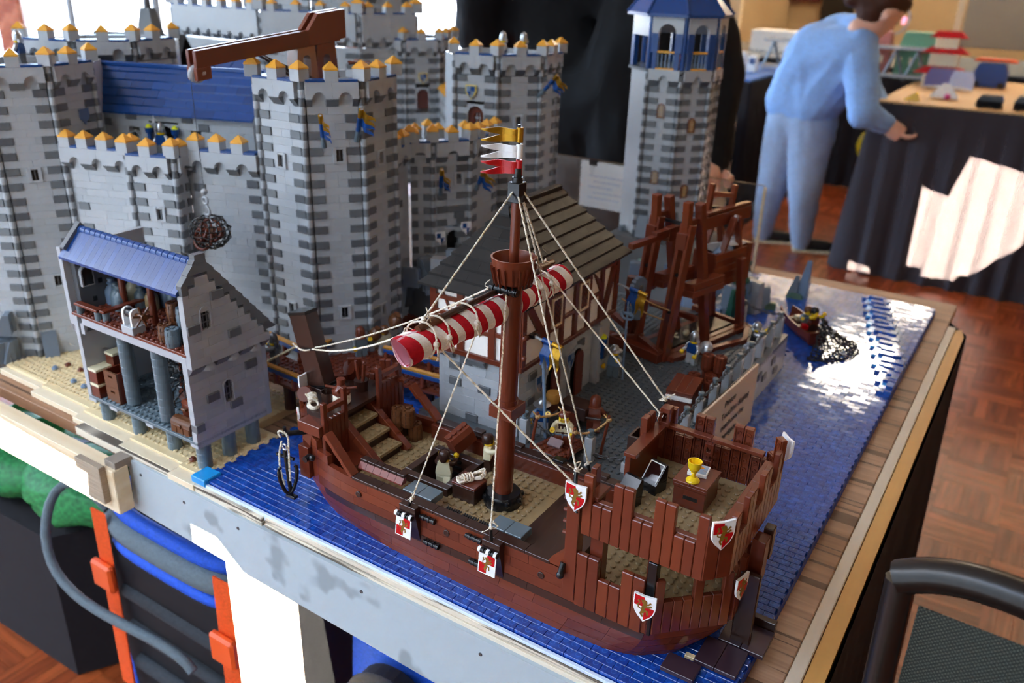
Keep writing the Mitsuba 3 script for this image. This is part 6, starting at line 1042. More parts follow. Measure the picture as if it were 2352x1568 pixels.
figure(T(45.6, 60.0, Q)@RZ(-20), 'guard with a tall silver helmet standing behind the barrel stack', DBLU, LBG, SLV, hat='conical'); solo('round_shield', xf(lathe([(0, .3), (.6, .25), (1.1, 0), (1.0, -.1), (0, .1)], 18), T(47.6, 60.2, 9.6)@RX(60)), SLV, 'round silver shield of the guard behind the barrel stack', 'shield', smooth=50)
figure(T(51.6, 71.0, Q)@RZ(100)@RX(8), 'guard in a round silver helmet running with arms wide by the quay chain', BLK, LBG, SLV, hat='round', la=80, ra=70, walk=35); solo('round_shield', xf(lathe([(0, .3), (.6, .25), (1.1, 0), (1.0, -.1), (0, .1)], 18), T(53.0, 70.8, 9.2)@RY(70)), SLV, 'round tan and silver shield on the back of the running guard', 'shield', smooth=50)
for i, (x, y, z, l) in enumerate(((49.2, 51.6, 0, 'lower left barrel of the quay stack'), (51.4, 52.6, 0, 'lower right barrel of the quay stack'), (50.2, 54.0, 2.5, 'upper left barrel of the quay stack'), (52.0, 54.4, 2.5, 'upper right barrel of the quay stack'), (52.4, 50.2, 0, 'short barrel at the foot of the quay stack'), (50.4, 54.4, 0, 'hidden barrel under the upper left one on the quay'), (52.2, 54.8, 0, 'hidden barrel under the upper right one on the quay'))): barrel(T(x, y, Q+z), RBR, 'red-brown '+l, 'barrels on the quay', 1.02)
kx = thing('cargo_chest', 'big red-brown chest with a tiled top on the quay beside the barrels', 'chest'); Mx = T(50.2, 45.0, Q)@RZ(8); part(kx, 'body', bxa(-1.9, 1.9, -3.0, 3.0, 0, 3.4, .06), RBR2, Mx)
for i in range(3): part(kx, 'lid_tile', bxa(-1.95+1.3*i, -.67+1.3*i, -3.05, 3.05, 3.4, 3.75, .05), RBR, Mx)
part(kx, 'white_plate', bxa(-1.9, 1.9, -3.6, -3.05, 2.6, 3.1, .05), WHT, Mx)
kb = thing('flower_trough', 'small brown trough half hidden at the front corner of the stern castle', 'trough'); part(kb, 'body', cat(bxa(54.2, 55.6, 19.3, 19.6, 12.8, 16.2, .04), bxa(54.2, 54.5, 17.0, 19.6, 12.8, 16.2, .04), bxa(54.2, 56.6, 16.9, 17.2, 12.8, 16.2, .04)), DBR)
# sign board
sb = thing('sign_board', 'flat cream sign board with black printed text standing between ship and quay', 'sign'); a, b = V(55.9, 37.4), V(56.9, 57.8); Ms = frame(a, b, .4); LS = float(np.hypot(*(b-a)))
part(sb, 'board', xf(box(LS, .35, 9.9, .05), T(0, 0, 0)), pl('card_cream', 'd9c4ac', .7), Ms); part(sb, 'backing', xf(box(LS, .25, 9.9, .04), T(0, .36, 0)), BLK, Ms)
INK = pl('ink_black', '17120f', .6)
for i, (t, x0, z) in enumerate((('Please', 7.8, 7.6), ('Touch the display', 7.2, 5.7), ('reach over the', 7.5, 3.8), ('navigate', 8.4, 2.0))):
    for j, w in enumerate(t.split(' ')): part(sb, 'lettering', xf(text(w, .95), T(x0+sum(len(q)*.62+.5 for q in t.split(' ')[:j]), -.02, z)@UPR), INK, Ms, label='black printed word')
part(sb, 'red_mark', xf(box(.25, .03, .5, 0), T(3.2, -.03, 5.3)), RED, Ms)
# timbered house
ho = thing('timber_house', 'stone and half-timbered harbour house with a black hipped shingle roof', 'house')
HX0, HX1, HY0, HY1 = 22.4, 35.4, 23.7, 50.0
facet(ho, (HX0, HY0), (HX1, HY0), .4, 13, 0, None, dark=False, lone=((2.8, 9), (7.6, 9), (10.8, 9), (5.6, 5), (5.0, 3), (1.6, 2), (2.8, 11.0), (9.5, 1), (12, 4), (4.6, 12), (11, 12)), ends=.0, seed=61)
facet(ho, (HX1, HY0), (HX1, HY1), Q, 8, 0, None, dark=False, lone=((3.0, 3), (3.4, 6), (16.8, 6), (21.4, 7), (24.6, 2), (22, 4)), ends=.0, seed=62)
for dy, lab in ((8.6, 'a'), (15.4, 'b')): part(ho, 'doorway', upright(arch_poly(dy, Q, 4.6, 8.0).difference(arch_poly(dy, Q, 3.8, 7.5)), -.3, .1), LBG2, frame((HX1, HY0), (HX1, HY1))); part(ho, 'door_opening', upright(arch_poly(dy, Q, 3.8, 7.5), -.06, -.02), BLK, frame((HX1, HY0), (HX1, HY1))); part(ho, 'door_leaf', upright(arch_poly(dy+.6, Q, 2.2, 7.0), -.5, -.2), 'door_red_brown', frame((HX1, HY0), (HX1, HY1)))
part(ho, 'buttress', bxa(35.4, 36.6, 44.0, 45.2, Q, 15.6, .06), LBG); part(ho, 'rear_wall', bxa(HX0, HX1, HY1-.9, HY1, .4, 16.2, .04), LBG); part(ho, 'left_wall', bxa(HX0, HX0+.9, HY0, HY1, .4, 16.2, .04), LBG)
TX0, TX1, TY0, TY1, TZ0, TZ1 = 21.4, 36.0, 23.2, 50.4, 16.2, 25.4
part(ho, 'infill', bxa(TX0+.3, TX1-.3, TY0+.25, TY1-.3, TZ0, TZ1, .04), pl('plaster_white', 'f0ede6', .35), label='white and cream plaster panels')
Mf_, Ms2 = frame((TX0, TY0), (TX1, TY0)), frame((TX1, TY0), (TX1, TY1)); LF, LSD = TX1-TX0, TY1-TY0
part(ho, 'sole_beam', bxa(-.1, LF+.1, -.15, .6, TZ0, TZ0+.75, .05), RBR2, Mf_); part(ho, 'sole_beam', bxa(-.1, LSD, -.15, .6, TZ0, TZ0+.6, .05), RBR2, Ms2); part(ho, 'sill_slope', sidepr([(.1, 15.4), (-.5, 16.2), (.1, 16.2)], 1.5, 3.9), DBG, Mf_); part(ho, 'sill_slope', sidepr([(.1, 15.2), (-.6, 16.2), (.1, 16.2)], 6.2, 9.0), DBG, Mf_)
for x in (0, 4.4, 9.4, 11.6, LF-1.2): part(ho, 'stud_post', bxa(x, x+1.1, -.12, .5, TZ0+.7, TZ1, .05), RBR if x else RBR2, Mf_)
for x0, x1, z in ((1.1, 4.4, 23.6), (5.5, 9.4, 23.6), (1.1, 4.4, 21.4), (5.5, 9.4, 20.0), (10.5, 11.6, 20.2)): part(ho, 'cross_beam', bxa(x0, x1, -.1, .5, z, z+.6, .04), RBR, Mf_)
for pts in ([(1.1, 24.8), (2.0, 24.8), (4.4, 18.8), (4.4, 20.6)], [(12.2, 17), (13.2, 17), (13.8, 19), (12.8, 21)], [(1.1, 17), (1.1, 19.2), (3.4, 17)]): part(ho, 'brace', upright(pts, -.11, .5), RBR, Mf_)
for y in (0, 6.0, 9.8, 13.6, 17.4, 21.4, LSD-1): part(ho, 'stud_post', bxa(y, y+.95, -.12, .5, TZ0+.6, TZ1, .05), RBR2 if int(y) % 2 else RBR, Ms2)
for y0, y1, z in ((.95, 6, 20.4), (7, 9.8, 24.2), (10.7, 13.6, 20.2), (14.5, 17.4, 23.8), (18.4, 21.4, 20.6), (22.3, 26, 24.2), (7, 9.8, 19.4), (14.5, 17.4, 19.6), (10.7, 13.6, 24.4)): part(ho, 'cross_beam', bxa(y0, y1, -.1, .5, z, z+.5, .04), RBR, Ms2)
for pts in ([(.95, 24.8), (2.2, 24.8), (6, 19.6), (6, 17.8)], [(22.3, 17), (23.4, 17), (26.2, 23.6), (25.2, 24.6)], [(18.4, 24.4), (19.2, 24.4), (21.4, 21.2), (21.4, 22.6)]): part(ho, 'brace', upright(pts, -.11, .5), RBR2, Ms2)
for y in (8.4, 16.0): part(ho, 'window_frame', upright(sg.box(y-1.3, 20, y+1.3, 24.2).difference(sg.box(y-1.05, 20.3, y+1.05, 23.9)), -.3, .1), CREAM, Ms2); k = part(ho, 'window', upright(sg.box(y-1.05, 20.3, y+1.05, 23.9), -.1, .1), DBR, Ms2); part(k, 'lattice', upright(unary_union([sg.LineString([(y-3, 18+i*.8-s*3), (y+3, 18+i*.8+s*3)]).buffer(.07) for s in (-1, 1) for i in range(0, 12)]).intersection(sg.box(y-1.05, 20.3, y+1.05, 23.9)), -.18, -.1), RBR, Ms2)
for z in (18.2, 21.0): part(ho, 'corner_peg', xf(sph(.4, 10), T(TX1+.15, TY0+.3, z)), RBR, smooth=60)
RX0, RX1, RY0, RY1, RZ0 = 20.3, 37.2, 21.9, 51.8, 25.4; nrow = 8; shp = [ROOFB, pl('roof_black_b', '1e1c1a', .45, .3), pl('roof_black_c', '141312', .42, .3)]
for k in range(nrow):                               # overlapping shingle rows on the four hips
    i0, i1 = 1.05*k, 1.05*(k+1)+.45; z0, z1 = RZ0+1.28*k, RZ0+1.28*(k+1)+.35; cx = (RX0+RX1)/2; i1 = min(i1, cx-RX0-.05)
    c0 = [(RX0+i0, RY0+i0), (RX1-i0, RY0+i0), (RX1-i0, RY1-i0), (RX0+i0, RY1-i0)]; c1 = [(RX0+i1, RY0+i1), (RX1-i1, RY0+i1), (RX1-i1, RY1-i1), (RX0+i1, RY1-i1)]
    for s in range(4):
        a0, b0, a1, b1 = map(lambda p: V(*p), (c0[s], c0[(s+1) % 4], c1[s], c1[(s+1) % 4])); L0 = np.linalg.norm(b0-a0); t = (b0-a0)/L0; L1 = max(np.linalg.norm(b1-a1), .01); off = np.dot(a1-a0, t)
        cuts = [0.]; r_ = random.Random(k*4+s)
        while cuts[-1] < L0: cuts.append(min(L0, cuts[-1]+(r_.choice((3, 4, 4, 6)) if len(cuts) > 1 else r_.choice((2, 3, 4)))))
        for u0, u1 in zip(cuts, cuts[1:]):
            if u1-u0 < .2: continue
            w0, w1 = min(max(u0, off), off+L1), min(max(u1, off), off+L1); q0, q1 = a0+t*(u0+.015), a0+t*(u1-.015); r0, r1 = a1+t*(w0-off), a1+t*(w1-off)
            pts = [(*q0, z0), (*q1, z0), (*q0, z0+.32), (*q1, z0+.32), (*r0, z1), (*r1, z1), (*r0, z1-.3), (*r1, z1-.3)]
            try: part(ho, 'shingle', hull(pts), r_.choice(shp))
            except Exception: pass
part(ho, 'ridge', bxa((RX0+RX1)/2-.6, (RX0+RX1)/2+.6, RY0+8.2, RY1-8.2, 35.2, 36.0, .1), ROOFB)
part(ho, 'flag_bracket', bxa(TX1-.1, TX1+.8, 24.8, 25.8, 20.6, 21.1, .05), BLK)
flagpole((36.4, 25.2, 20.9), (40.9, 24.9, 20.3), 'blue and gold pennant pole at the near corner of the timbered house', roll=0, base=False, L=3.6)
flagpole((36.4, 49.6, 20.9), (41.4, 49.2, 20.2), 'blue and gold pennant pole at the far corner of the timbered house', roll=0, base=False, L=3.6)
for y, z, l in ((27.6, 13.2, 'blue shield hanging left of the near house door'), (35.9, 13.4, 'blue shield hanging left of the far house door')):
    M = frame((36.2, 0), (36.2, 10))@T(y, 0, z)@UPR; k = solo('hanging_shield', prism([(-1, 1.15), (1, 1.15), (1, .1)]+arc(-.75, .1, 1.75, 0, -52, 6)+[(0, -1.6)]+arc(.75, .1, 1.75, 232, 180, 6), .2), SLV, l, 'shield', M=M); part(k, 'quarters', cat(prism(sg.box(-.85, 0, 0, 1), .04), prism(sg.Polygon([(0, 0), (.85, 0), (.1, -1.3)]), .04)), DBLU, M@T(0, 0, .2)); part(k, 'quarters', cat(prism(sg.box(.02, .02, .85, 1), .04), prism(sg.Polygon([(-.02, 0), (-.85, 0), (-.1, -1.3)]), .04)), BLUG, M@T(0, 0, .2))
k = solo('wall_torch', xf(cat(cyl(.42, 2.4, 10), xf(cyl(.75, .9, 12, .8), T(0, 0, 2.4))), T(36.6, 45.2, 10.4)), DBLU, 'dark blue torch with a yellow top on the house buttress', 'torch', smooth=40); part(k, 'flame', xf(cyl(.72, .5, 10, .6), T(36.6, 45.2, 13.6)), 'plastic_neon_yellow')
# wooden walkway with gold and blue rails
wk = thing('walkway', 'brown plank walkway with gold and blue rails behind boathouse and ship', 'walkway')
for P in ([(-16, 18.6), (1, 18.2), (2.2, 24.4), (-14, 26)], [(-5.6, 24.6), (2.2, 24.4), (-1, 62), (-9, 62)], [(1.4, 28), (22.2, 30), (22.2, 37.4), (1.0, 36.5)]):
    part(wk, 'deck', xf(prism(P, .4), T(0, 0, 4.6)), RBR2); pp = sg.Polygon(P); xs = np.arange(-16, 23, 1.0); part(wk, 'deck_studs', cat([xf(STUD, T(x, y, 5.0)) for x in xs for y in np.arange(18.5, 62, 1.0) if pp.buffer(-.3).contains(sg.Point(x, y))]), RBR2, kind='stuff')
for a, b in (((-15.4, 26.6), (-6.2, 25.4)), ((-4.4, 26.6), (-11.6, 62.8)), ((-13.0, 18.4), (1.4, 17.9)), ((3.6, 33.6), (22.3, 36.2)), ((10, 29.6), (22.3, 30.6))):
    a, b = V(*a), V(*b); L = float(np.hypot(*(b-a))); M = frame(a, b); z = 7.4
    part(wk, 'blue_rail', bxa(0, L, -.35, .35, z-.75, z-.05, .05), DBLU, M)
    for dy in (-.36, -.12, .12): part(wk, 'gold_rail', bxa(0, L, dy, dy+.22, z, z+.42, .05), pl('plastic_pearl_gold', 'b37a22', .35) if 'plastic_pearl_gold' not in scene else 'plastic_pearl_gold', M)
    for i in range(int(L/4)+1): part(wk, 'rail_post', xf(cat(cyl(.42, 1.9, 12), xf(cyl(.55, .4, 12), T(0, 0, .1))), M@T(min(.5+4*i, L-.5), 0, 5.0)), RBR, smooth=40)
for x, y in ((-12, 20), (-4, 20), (2, 20), (-1, 30), (-4, 44), (6, 34), (14, 32), (14, 36), (20, 36)): part(wk, 'pile', xf(cyl(.9, 4.6, 14), T(x, y, 0)), DBR)
figure(T(-9.4, 22.4, 5.0)@RZ(-60), 'guard with a tall grey helmet pushing a long pole on the walkway', GUN, DBG, DBG, hat='conical', hatmat=GUN, la=50, ra=60); solo('punt_pole', rod((-10.6, 19.6, 5.4), (-4.6, 23.4, 9.4), .2, 8), LTAN, 'long tan pole held by the guard on the walkway', 'pole')
figure(T(-.8, 33.0, 5.0)@RZ(60), 'figure with a red-brown hood and grey tunic seen on the walkway behind the ship', SAND, SAND, DBG, hat='hood', hatmat=RBR, ra=60)
figure(T(1.6, 36.0, 5.0)@RZ(-100), 'figure in a cream tunic carrying a shiny brown sack on the walkway', LTAN, LBG, LTAN, hat='hair', hatmat=BROWN, ra=70)
for (x, y, z), l in (((.6, 34.6, 8.0), 'shiny brown sack on the back of the hooded walkway figure'), ((2.4, 37.6, 9.6), 'shiny brown sack on the shoulder of the cream walkway figure'), ((1.0, 39.0, 9.2), 'brown jug behind the cream walkway figure')): solo('sack', xf(lathe([(0, 0), (.9, .1), (1.1, .9), (.8, 1.7), (.35, 2.0), (.45, 2.3), (0, 2.3)], 18), T(x, y, z)@RY(25)), BROWN, l, 'sack', smooth=50)
# rocks and plants by the gatehouse
rs = random.Random(4); pcs, mt = [], []
for i in range(16): x = -8-rs.random()*5; y = 47+rs.random()*9; pcs.append(wedge(x, y, 4+rs.random()*3, rs.choice((2, 3)), rs.choice((2, 3)), rs.choice((2.4, 3.6, 6)), rs.choice((0, 45, 90, 200)), rs.choice((.3, .6)))); mt.append(rs.choice((ROCKM, ROCKD, ROCKD, DBG)))
rock('dark and grey rocks beside the bush below the shaded castle wall', pcs, mt)
pcs, mt = [], []
for i in range(14): x = -4+rs.random()*9; y = 51+rs.random()*7; pcs.append(wedge(x, y, 6+rs.random()*7, rs.choice((2, 3)), rs.choice((2, 3)), rs.choice((3.6, 6)), rs.choice((0, 45, 90, 200)), rs.choice((.3, .6)))); mt.append(ROCKM if rs.random() < .7 else LBG)
rock('blue-grey rocks at the foot of the gatehouse', pcs, mt); solo('gate_mound', hull([(-8, 50, 0), (16, 50, 0), (16, 90, 0), (-20, 90, 0), (-6, 55, 15.2), (4, 58, 15.2), (6, 80, 15.2), (-18, 80, 15.2)]), ROCKD, 'dark rock mound under the gatehouse', 'mound')
bu = thing('bush', 'bright green spiky bush below the shaded castle wall', 'bush'); g = np.random.default_rng(8); bl_ = []
for i in range(46):
    a = g.uniform(0, 2*math.pi); R = g.uniform(.4, 2.5); h = g.uniform(3.6, 6.2)*(1-.25*R/2.5); p0 = V(-9.0, 54.5, 6.2); d = V(math.cos(a), math.sin(a), 0); bl_.append(tube(curve([p0+d*.3, p0+d*R*.6+V(0, 0, h*.5), p0+d*R*.8+V(0, 0, h)], 6), [.26, .3, .3, .26, .2, .06], 6))
part(bu, 'blades', cat(bl_), GRN, smooth=50, kind='stuff'); solo('skull', xf(sph(.45, 12), T(-8.3, 50.8, 8.6)), WHT, 'small white ball among the dark rocks', 'ball', smooth=60)
pcs, mt = [], []
for i in range(40):
    a = rs.random()*6.28; R = 4+rs.random()*9; x, y = 14+R*math.cos(a), 115+R*math.sin(a); pcs.append(wedge(x, y, max(0, 9-R*.7)*rs.random(), rs.choice((2, 3, 4)), rs.choice((2, 3)), rs.choice((3.6, 5, 7)), rs.random()*360, rs.choice((.3, .6)))); mt.append(rs.choice((ROCKM, ROCKM, BLUG, LBG, DGRN)))
rock('blue-grey rock hill under the bell tower', pcs, mt); solo('island', hull([(2, 100, 0), (30, 98, 0), (34, 128, 0), (0, 130, 0), (6, 108, 9.8), (26, 106, 9.8), (26, 124, 9.8), (6, 126, 9.8)]), ROCKD, 'rocky island under the bell tower', 'mound')
pcs, mt = [], []
for i in range(24): x, y = 30+rs.random()*12, 96+rs.random()*14; pcs.append(wedge(x, y, 0, rs.choice((2, 3, 4)), rs.choice((2, 3)), rs.choice((2.4, 4.8, 7)), rs.random()*360, rs.choice((.3, .6)))); mt.append(rs.choice((ROCKM, BLUG, BLUG, DGRN, LBG)))
rock('blue and green rocks in the water behind the trebuchet', pcs, mt)
rock('tall twin blue-grey rock spikes in the far water', [hull_ for hull_ in ([(46.4, 118.6, .4), (49, 118.6, .4), (49, 120.6, .4), (46.4, 120.6, .4), (47.9, 119.6, 8.6), (48.7, 119.6, 8.8), (48.7, 120.4, 8.6), (47.9, 120.4, 8.4)], [(44.8, 117.6, .4), (47, 117.6, .4), (47, 119.4, .4), (44.8, 119.4, .4), (46.2, 118.4, 5.2), (46.9, 118.4, 5.2), (46.9, 119.2, 5.0), (46.2, 119.2, 5.0)], [(45, 117, .4), (48.5, 117, .4), (48.5, 118.5, .4), (45, 118.5, .4), (46, 117.5, 1.6), (48, 117.5, 1.6)])], [BLUG, ROCKM, DGRN])
rock('small blue-grey rock with green moss left in the far water', [wedge(42.2, 106.5, .4, 2.6, 3, 4.2, 30, .5), wedge(41.2, 108.5, .4, 2, 2, 3, 120, .4), wedge(43.6, 107, .4, 2, 2, 1.2, 10, .5)], [BLUG, ROCKM, DGRN])
iv = thing('ivy', 'hanging dark green ivy on the rock behind the counterweight box', 'ivy'); g = np.random.default_rng(5); lv = [xf(hull([(-.35, 0, 0), (.35, 0, 0), (0, .05, .5), (0, -.05, -.5), (0, .12, 0)]), T(40.0+g.normal(0, .8), 99+g.normal(0, .8), 14*u+1)@RZ(g.uniform(0, 360))@RY(g.uniform(-40, 40))@S(1.3)) for u in np.linspace(0, 1, 150)]
part(iv, 'leaves', cat(lv), DGRN, kind='stuff'); part(iv, 'stalk', tube([(40, 99, .4), (40.2, 99.1, 8), (39.8, 98.8, 15)], .4, 8), DGRN)
# trebuchet
tr = thing('trebuchet', 'tall red-brown trebuchet with a counterweight box of stones on the quay', 'trebuchet'); Mt_ = np.eye(4); Mt_[:2, 0] = (.965, -.264); Mt_[:2, 1] = (.264, .965); Mt_[:3, 3] = 39.35, 56.75, 0
def bar(p, q, w=.9, d=.9, m=RBR, name='beam'):      # squared timber between two local points
    a, b = (Mt_@np.r_[V(*p), 1])[:3], (Mt_@np.r_[V(*q), 1])[:3]; part(tr, name, xf(box(w, d, round(float(np.linalg.norm(b-a)), 2), .06), T(-w/2, -d/2, 0)), m, align(a, b, Mt_[:3, 1]))
for x in (1.5, -4.6):
    for dx in (-.75, .75): bar((x+dx, 1.6, 6.6), (x+dx, 4.9, 28.6), .6, 1.5, RBR, 'slotted_strut')
    for z in (8, 14.5, 20.5, 26): bar((x-.6, 1.6+(z-6.6)*.15, z), (x+.6, 1.6+(z-6.6)*.15, z), .5, .5, BLK, 'strut_pin')
    bar((x-.2, 4.4, 24.6), (x-.2, 4.4, 27.2), 1.9, 1.7, RBR2, 'strut_head'); bar((x, 4.6, 26), (x, 4.2, 32.2), 1.2, 1.2, RBR3, 'top_post'); bar((x+.2, 12.9, 6.6), (x+.2, 7.0, 31.6), 1.35, 1.2, RBR, 'leg'); bar((x, 4.4, 28.8), (x, 7.6, 28.8), .8, .8, RBR2, 'cap_beam')
    for dz in (0, 1.25): bar((x+.6, 6.0, 17.0+dz), (x+.6, 14.2, 17.0+dz), 1.9, 1.2, RBR, 'cross_timber')
    bar((x, .4, 6.9), (x, 24, 6.9), 1.1, 1.0, RBR2, 'base_timber'); bar((x, 23.4, 6.6), (x, 21, 20), 1.2, 1.2, RBR2, 'rear_leg')
bar((2.2, .5, 7.4), (-9.3, .5, 7.4), 1.6, 1.8, RBR, 'front_sill'); bar((2.2, 24.2, 6.9), (-9.3, 24.2, 6.9), 1.1, 1.0, RBR2, 'rear_sill'); bar((2.6, 2, 6.9), (2.6, 24, 6.9), .9, .9, RBR, 'outer_timber'); bar((5.8, 18.6, 6.8), (2.6, 24.2, 6.8), .9, .9, RBR2, 'outer_timber'); bar((5.8, 18.6, 6.8), (2.8, 2.4, 6.8), .9, .9, RBR, 'outer_timber'); bar((-12, 4, 10), (2, .6, 8), 1, 1, RBR2, 'side_brace'); bar((-11, -1.0, 7), (-3, 2.2, 9.0), 1, 1, RBR, 'side_brace'); bar((2.2, 9, 12), (-9, 9, 12), .9, .9, RBR2, 'tie_beam'); bar((1.5, 6, 28), (-4.6, 6, 28), .5, .5, BLK, 'axle')
part(tr, 'trough', bxa(-6.2, .4, 2, 22.6, 6.6, 7.3, .05), BLK, Mt_); part(tr, 'stone_shot', xf(sph(.6, 8), T(-1.2, 11.5, 7.8)), LTAN, Mt_); part(tr, 'bone', cat(rod((-2.6, 7.8, 8), (-.6, 8.6, 7.9), .2, 6), rod((-1.6, 8.0, 8), (-1.4, 9.2, 8.3), .16, 6)), LTAN, Mt_)
bar((-1.9, -4.4, 25.9), (-1.9, 5, 26.4), 1.0, .9, RBR, 'throwing_arm'); bar((-1.9, 4, 26.3), (-1.9, 26.4, 26.7), 1.3, 2.2, RBR, 'throwing_arm'); bar((-1.9, 1, 26.9), (-1.9, 9, 27.2), 1.1, .5, RBR2, 'arm_plate'); bar((-1.9, 14, 28.0), (-1.9, 26.2, 28.1), 1.2, .5, RBR2, 'arm_plate')
Mw_ = Mt_@T(1.3, -2, 1.0)
part(tr, 'counterweight_box', cat(bxa(-5.9, -1.2, 17.6, 18.0, 14.2, 20.2, .06), bxa(-5.9, -1.2, 27.2, 27.6, 14.2, 20.2, .06), bxa(-5.9, -5.5, 18, 27.2, 14.2, 20.2, .06), bxa(-5.9, -1.2, 17.6, 27.6, 14.0, 14.4, .05)), RBR2, Mw_)
for k in range(5): part(tr, 'box_board', bxa(-1.5, -1.1, 17.5, 26.6, 14.2+1.2*k, 15.38+1.2*k, .05), RBR if k % 2 else RBR3, Mw_)
part(tr, 'box_end', bxa(-5.9, -1.0, 26.7, 27.9, 14.0, 20.6, .08), RBR, Mw_)
g = np.random.default_rng(6)
for i in range(9): part(tr, 'ballast_stone', hull(g.normal(0, 1, (10, 3))*V(.8, .9, .55)), (LBG, BLUG, WHT)[i % 3], Mw_@T(-3.4+g.uniform(-1.4, 1.4), 19.2+i*.9, 20.2+g.uniform(-.2, .5)))
for x in (-1.7, -5.4):
    bar((x+1.3, 17.4, 20), (x+1.3, 20.2, 26.8), 1.1, .6, RBR, 'hanger'); bar((x+1.3, 23.2, 19), (x+1.3, 21.2, 26.8), 1.1, .6, RBR3, 'hanger'); part(tr, 'hanger_pin', xf(cyl(.55, .5, 12), Mw_@T(x-.2, 22.6, 25.6)@RY(90)), LBG, smooth=40)
bar((-3.4, 26.4, 20.5), (-2.6, 25.6, 27.2), .9, 1.2, RBR2, 'rear_hanger')
for x in (-6.6, -3.8):
    for (y0, z0, y1, z1) in ((22.4, 24.5, 22.6, 31.2),): bar((x, y0+(x+5.2)*.9, z0), (x+.3, y1+(x+5.2)*.9, z1), .85, .85, RBR3, 'ladder_side')
for z in (24.4, 28.4): bar((-6.8, 21.2, z+1), (-3.4, 23.6, z+1), .8, .8, RBR3, 'ladder_rung')
bar((-6.4, 21.6, 27), (-3.8, 23.4, 27), .5, .5, BLK, 'ladder_axle'); bar((-8.5, 24, 8), (-8.5, 24.4, 24), 1.2, 1.2, RBR2, 'rear_post')
for (y, z, R) in ((1.4, 14.2, 1.9), (1.0, 17.6, 1.4)):
    gm = cat(cyl(R, .8, 24), *[xf(box(.4, .5, .8, 0), RZ(i*360/16)@T(R-.05, -.25, 0)) for i in range(16)]); part(tr, 'gear', gm, BLUG, Mt_@T(-4.4, y, z)@RY(90)); part(tr, 'gear_hub', xf(cyl(.5, 1.0, 10), I4), DBG, Mt_@T(-4.4, y, z)@RY(90))
bar((-5.2, -.2, 18), (-5.2, 6.5, 17), 1.0, 2.4, RBR2, 'winch_frame'); bar((-5.8, 1.2, 10), (-5.8, 1.2, 19), 1.0, 1.0, RBR, 'winch_frame')
for a, b in (((37.0, 50.2, 20.6), (41.4, 58.6, 15.0)), ((36.8, 50.4, 18.4), (40.8, 58.6, 13.2))): part(tr, 'winch_rope', strand(rope(a, b, sag=.4, n=12), .13, 30), ROPT, smooth=60)
# rowing boat with its net
rb = thing('rowing_boat', 'small red-brown rowing boat casting a black net in the far water', 'boat'); Mbt = frame((48.8, 103.6), (57.8, 93.2))@T(0, 0, .5)
sec = []
for i, x in enumerate(np.linspace(0, 13.6, 11)):
    u = x/13.6; w = 2.35*math.sin(math.pi*min(1, .16+u*.62))**.8*(1 if u < .9 else .93); w = max(w, .12 if i == 0 else w); sec.append([(x+(.0), -w*s, z) for s, z in ((1, 2.6+.5*(1-u)**2), (.93, 1.3), (.6, .25))]+[(x, w*s, z) for s, z in ((.6, .25), (.93, 1.3), (1, 2.6+.5*(1-u)**2))]+[(x, w*s*.86, z) for s, z in ((1, 2.6+.5*(1-u)**2), (.88, 1.3), (.55, .6))]+[(x, -w*s*.86, z) for s, z in ((.55, .6), (.88, 1.3), (1, 2.6+.5*(1-u)**2))])
v = V(*[p for s in sec for p in s]); f = []; n = 12
for i in range(10):
    for j in range(n): a, b = i*n+j, i*n+(j+1) % n; f += [(a, b+n, b), (a, a+n, b+n)]
for e in (0, 10): o = e*n; q = [(0, 1, 10), (0, 10, 11), (1, 2, 9), (1, 9, 10), (2, 3, 8), (2, 8, 9), (3, 4, 7), (3, 7, 8), (4, 5, 6), (4, 6, 7)]; f += [(o+a, o+b, o+c) if e == 0 else (o+a, o+c, o+b) for a, b, c in q]
part(rb, 'hull', (v, np.array(f)), RBR, Mbt); part(rb, 'stern_board', bxa(13.3, 13.7, -1.7, 1.7, .5, 2.9, .05), RBR2, Mbt)
for x in (3.2, 7.4, 11): part(rb, 'thwart', bxa(x, x+1.0, -1.8, 1.8, 1.7, 2.05, .05), BROWN, Mbt)
part(rb, 'lantern', bxa(4.6, 5.8, -.6, .6, 2.0, 3.0, .1), LTAN, Mbt)
figure(Mbt@T(8.2, .2, .9)@RZ(70), 'fisherman in a blue and grey jacket sitting in the rowing boat', SAND, RED, BLUG, hat='hair', hatmat=BROWN, la=50, ra=60, sit=80); figure(Mbt@T(9.6, .9, 1.2)@RZ(100), 'fisherman with black hair standing at the stern of the rowing boat with outstretched arms', RBR2, DBR, YEL, hat='hair', hatmat=BLK, la=85, ra=85)
rn2 = np.random.default_rng(3); nt = thing('casting_net', 'black casting net draped from the rowing boat onto the water', 'net')
def nf(u, v):
    a = -1.15+2.3*u; R = 6.6*v; p = V(57.8, 94.6)+V(math.cos(a-.35), math.sin(a-.35))*R*V(1.05, 1.25)+rn2.normal(0, .15, 2); return p[0], p[1], max(.62, 5.6-5.6*v**.8+rn2.normal(0, .12))
part(nt, 'mesh', netmesh(nf, 16, 13, .12), BLK, kind='stuff')
for u, v in ((.3, .6), (.7, .35), (.45, .85)): q = nf(u, v); part(nt, 'fish', hull([(-.9, 0, 0), (.9, .1, .1), (0, .35, .1), (0, -.35, .1), (0, 0, .4)]), LBG, T(q[0], q[1], q[2]+.3)@RZ(60*u*6))
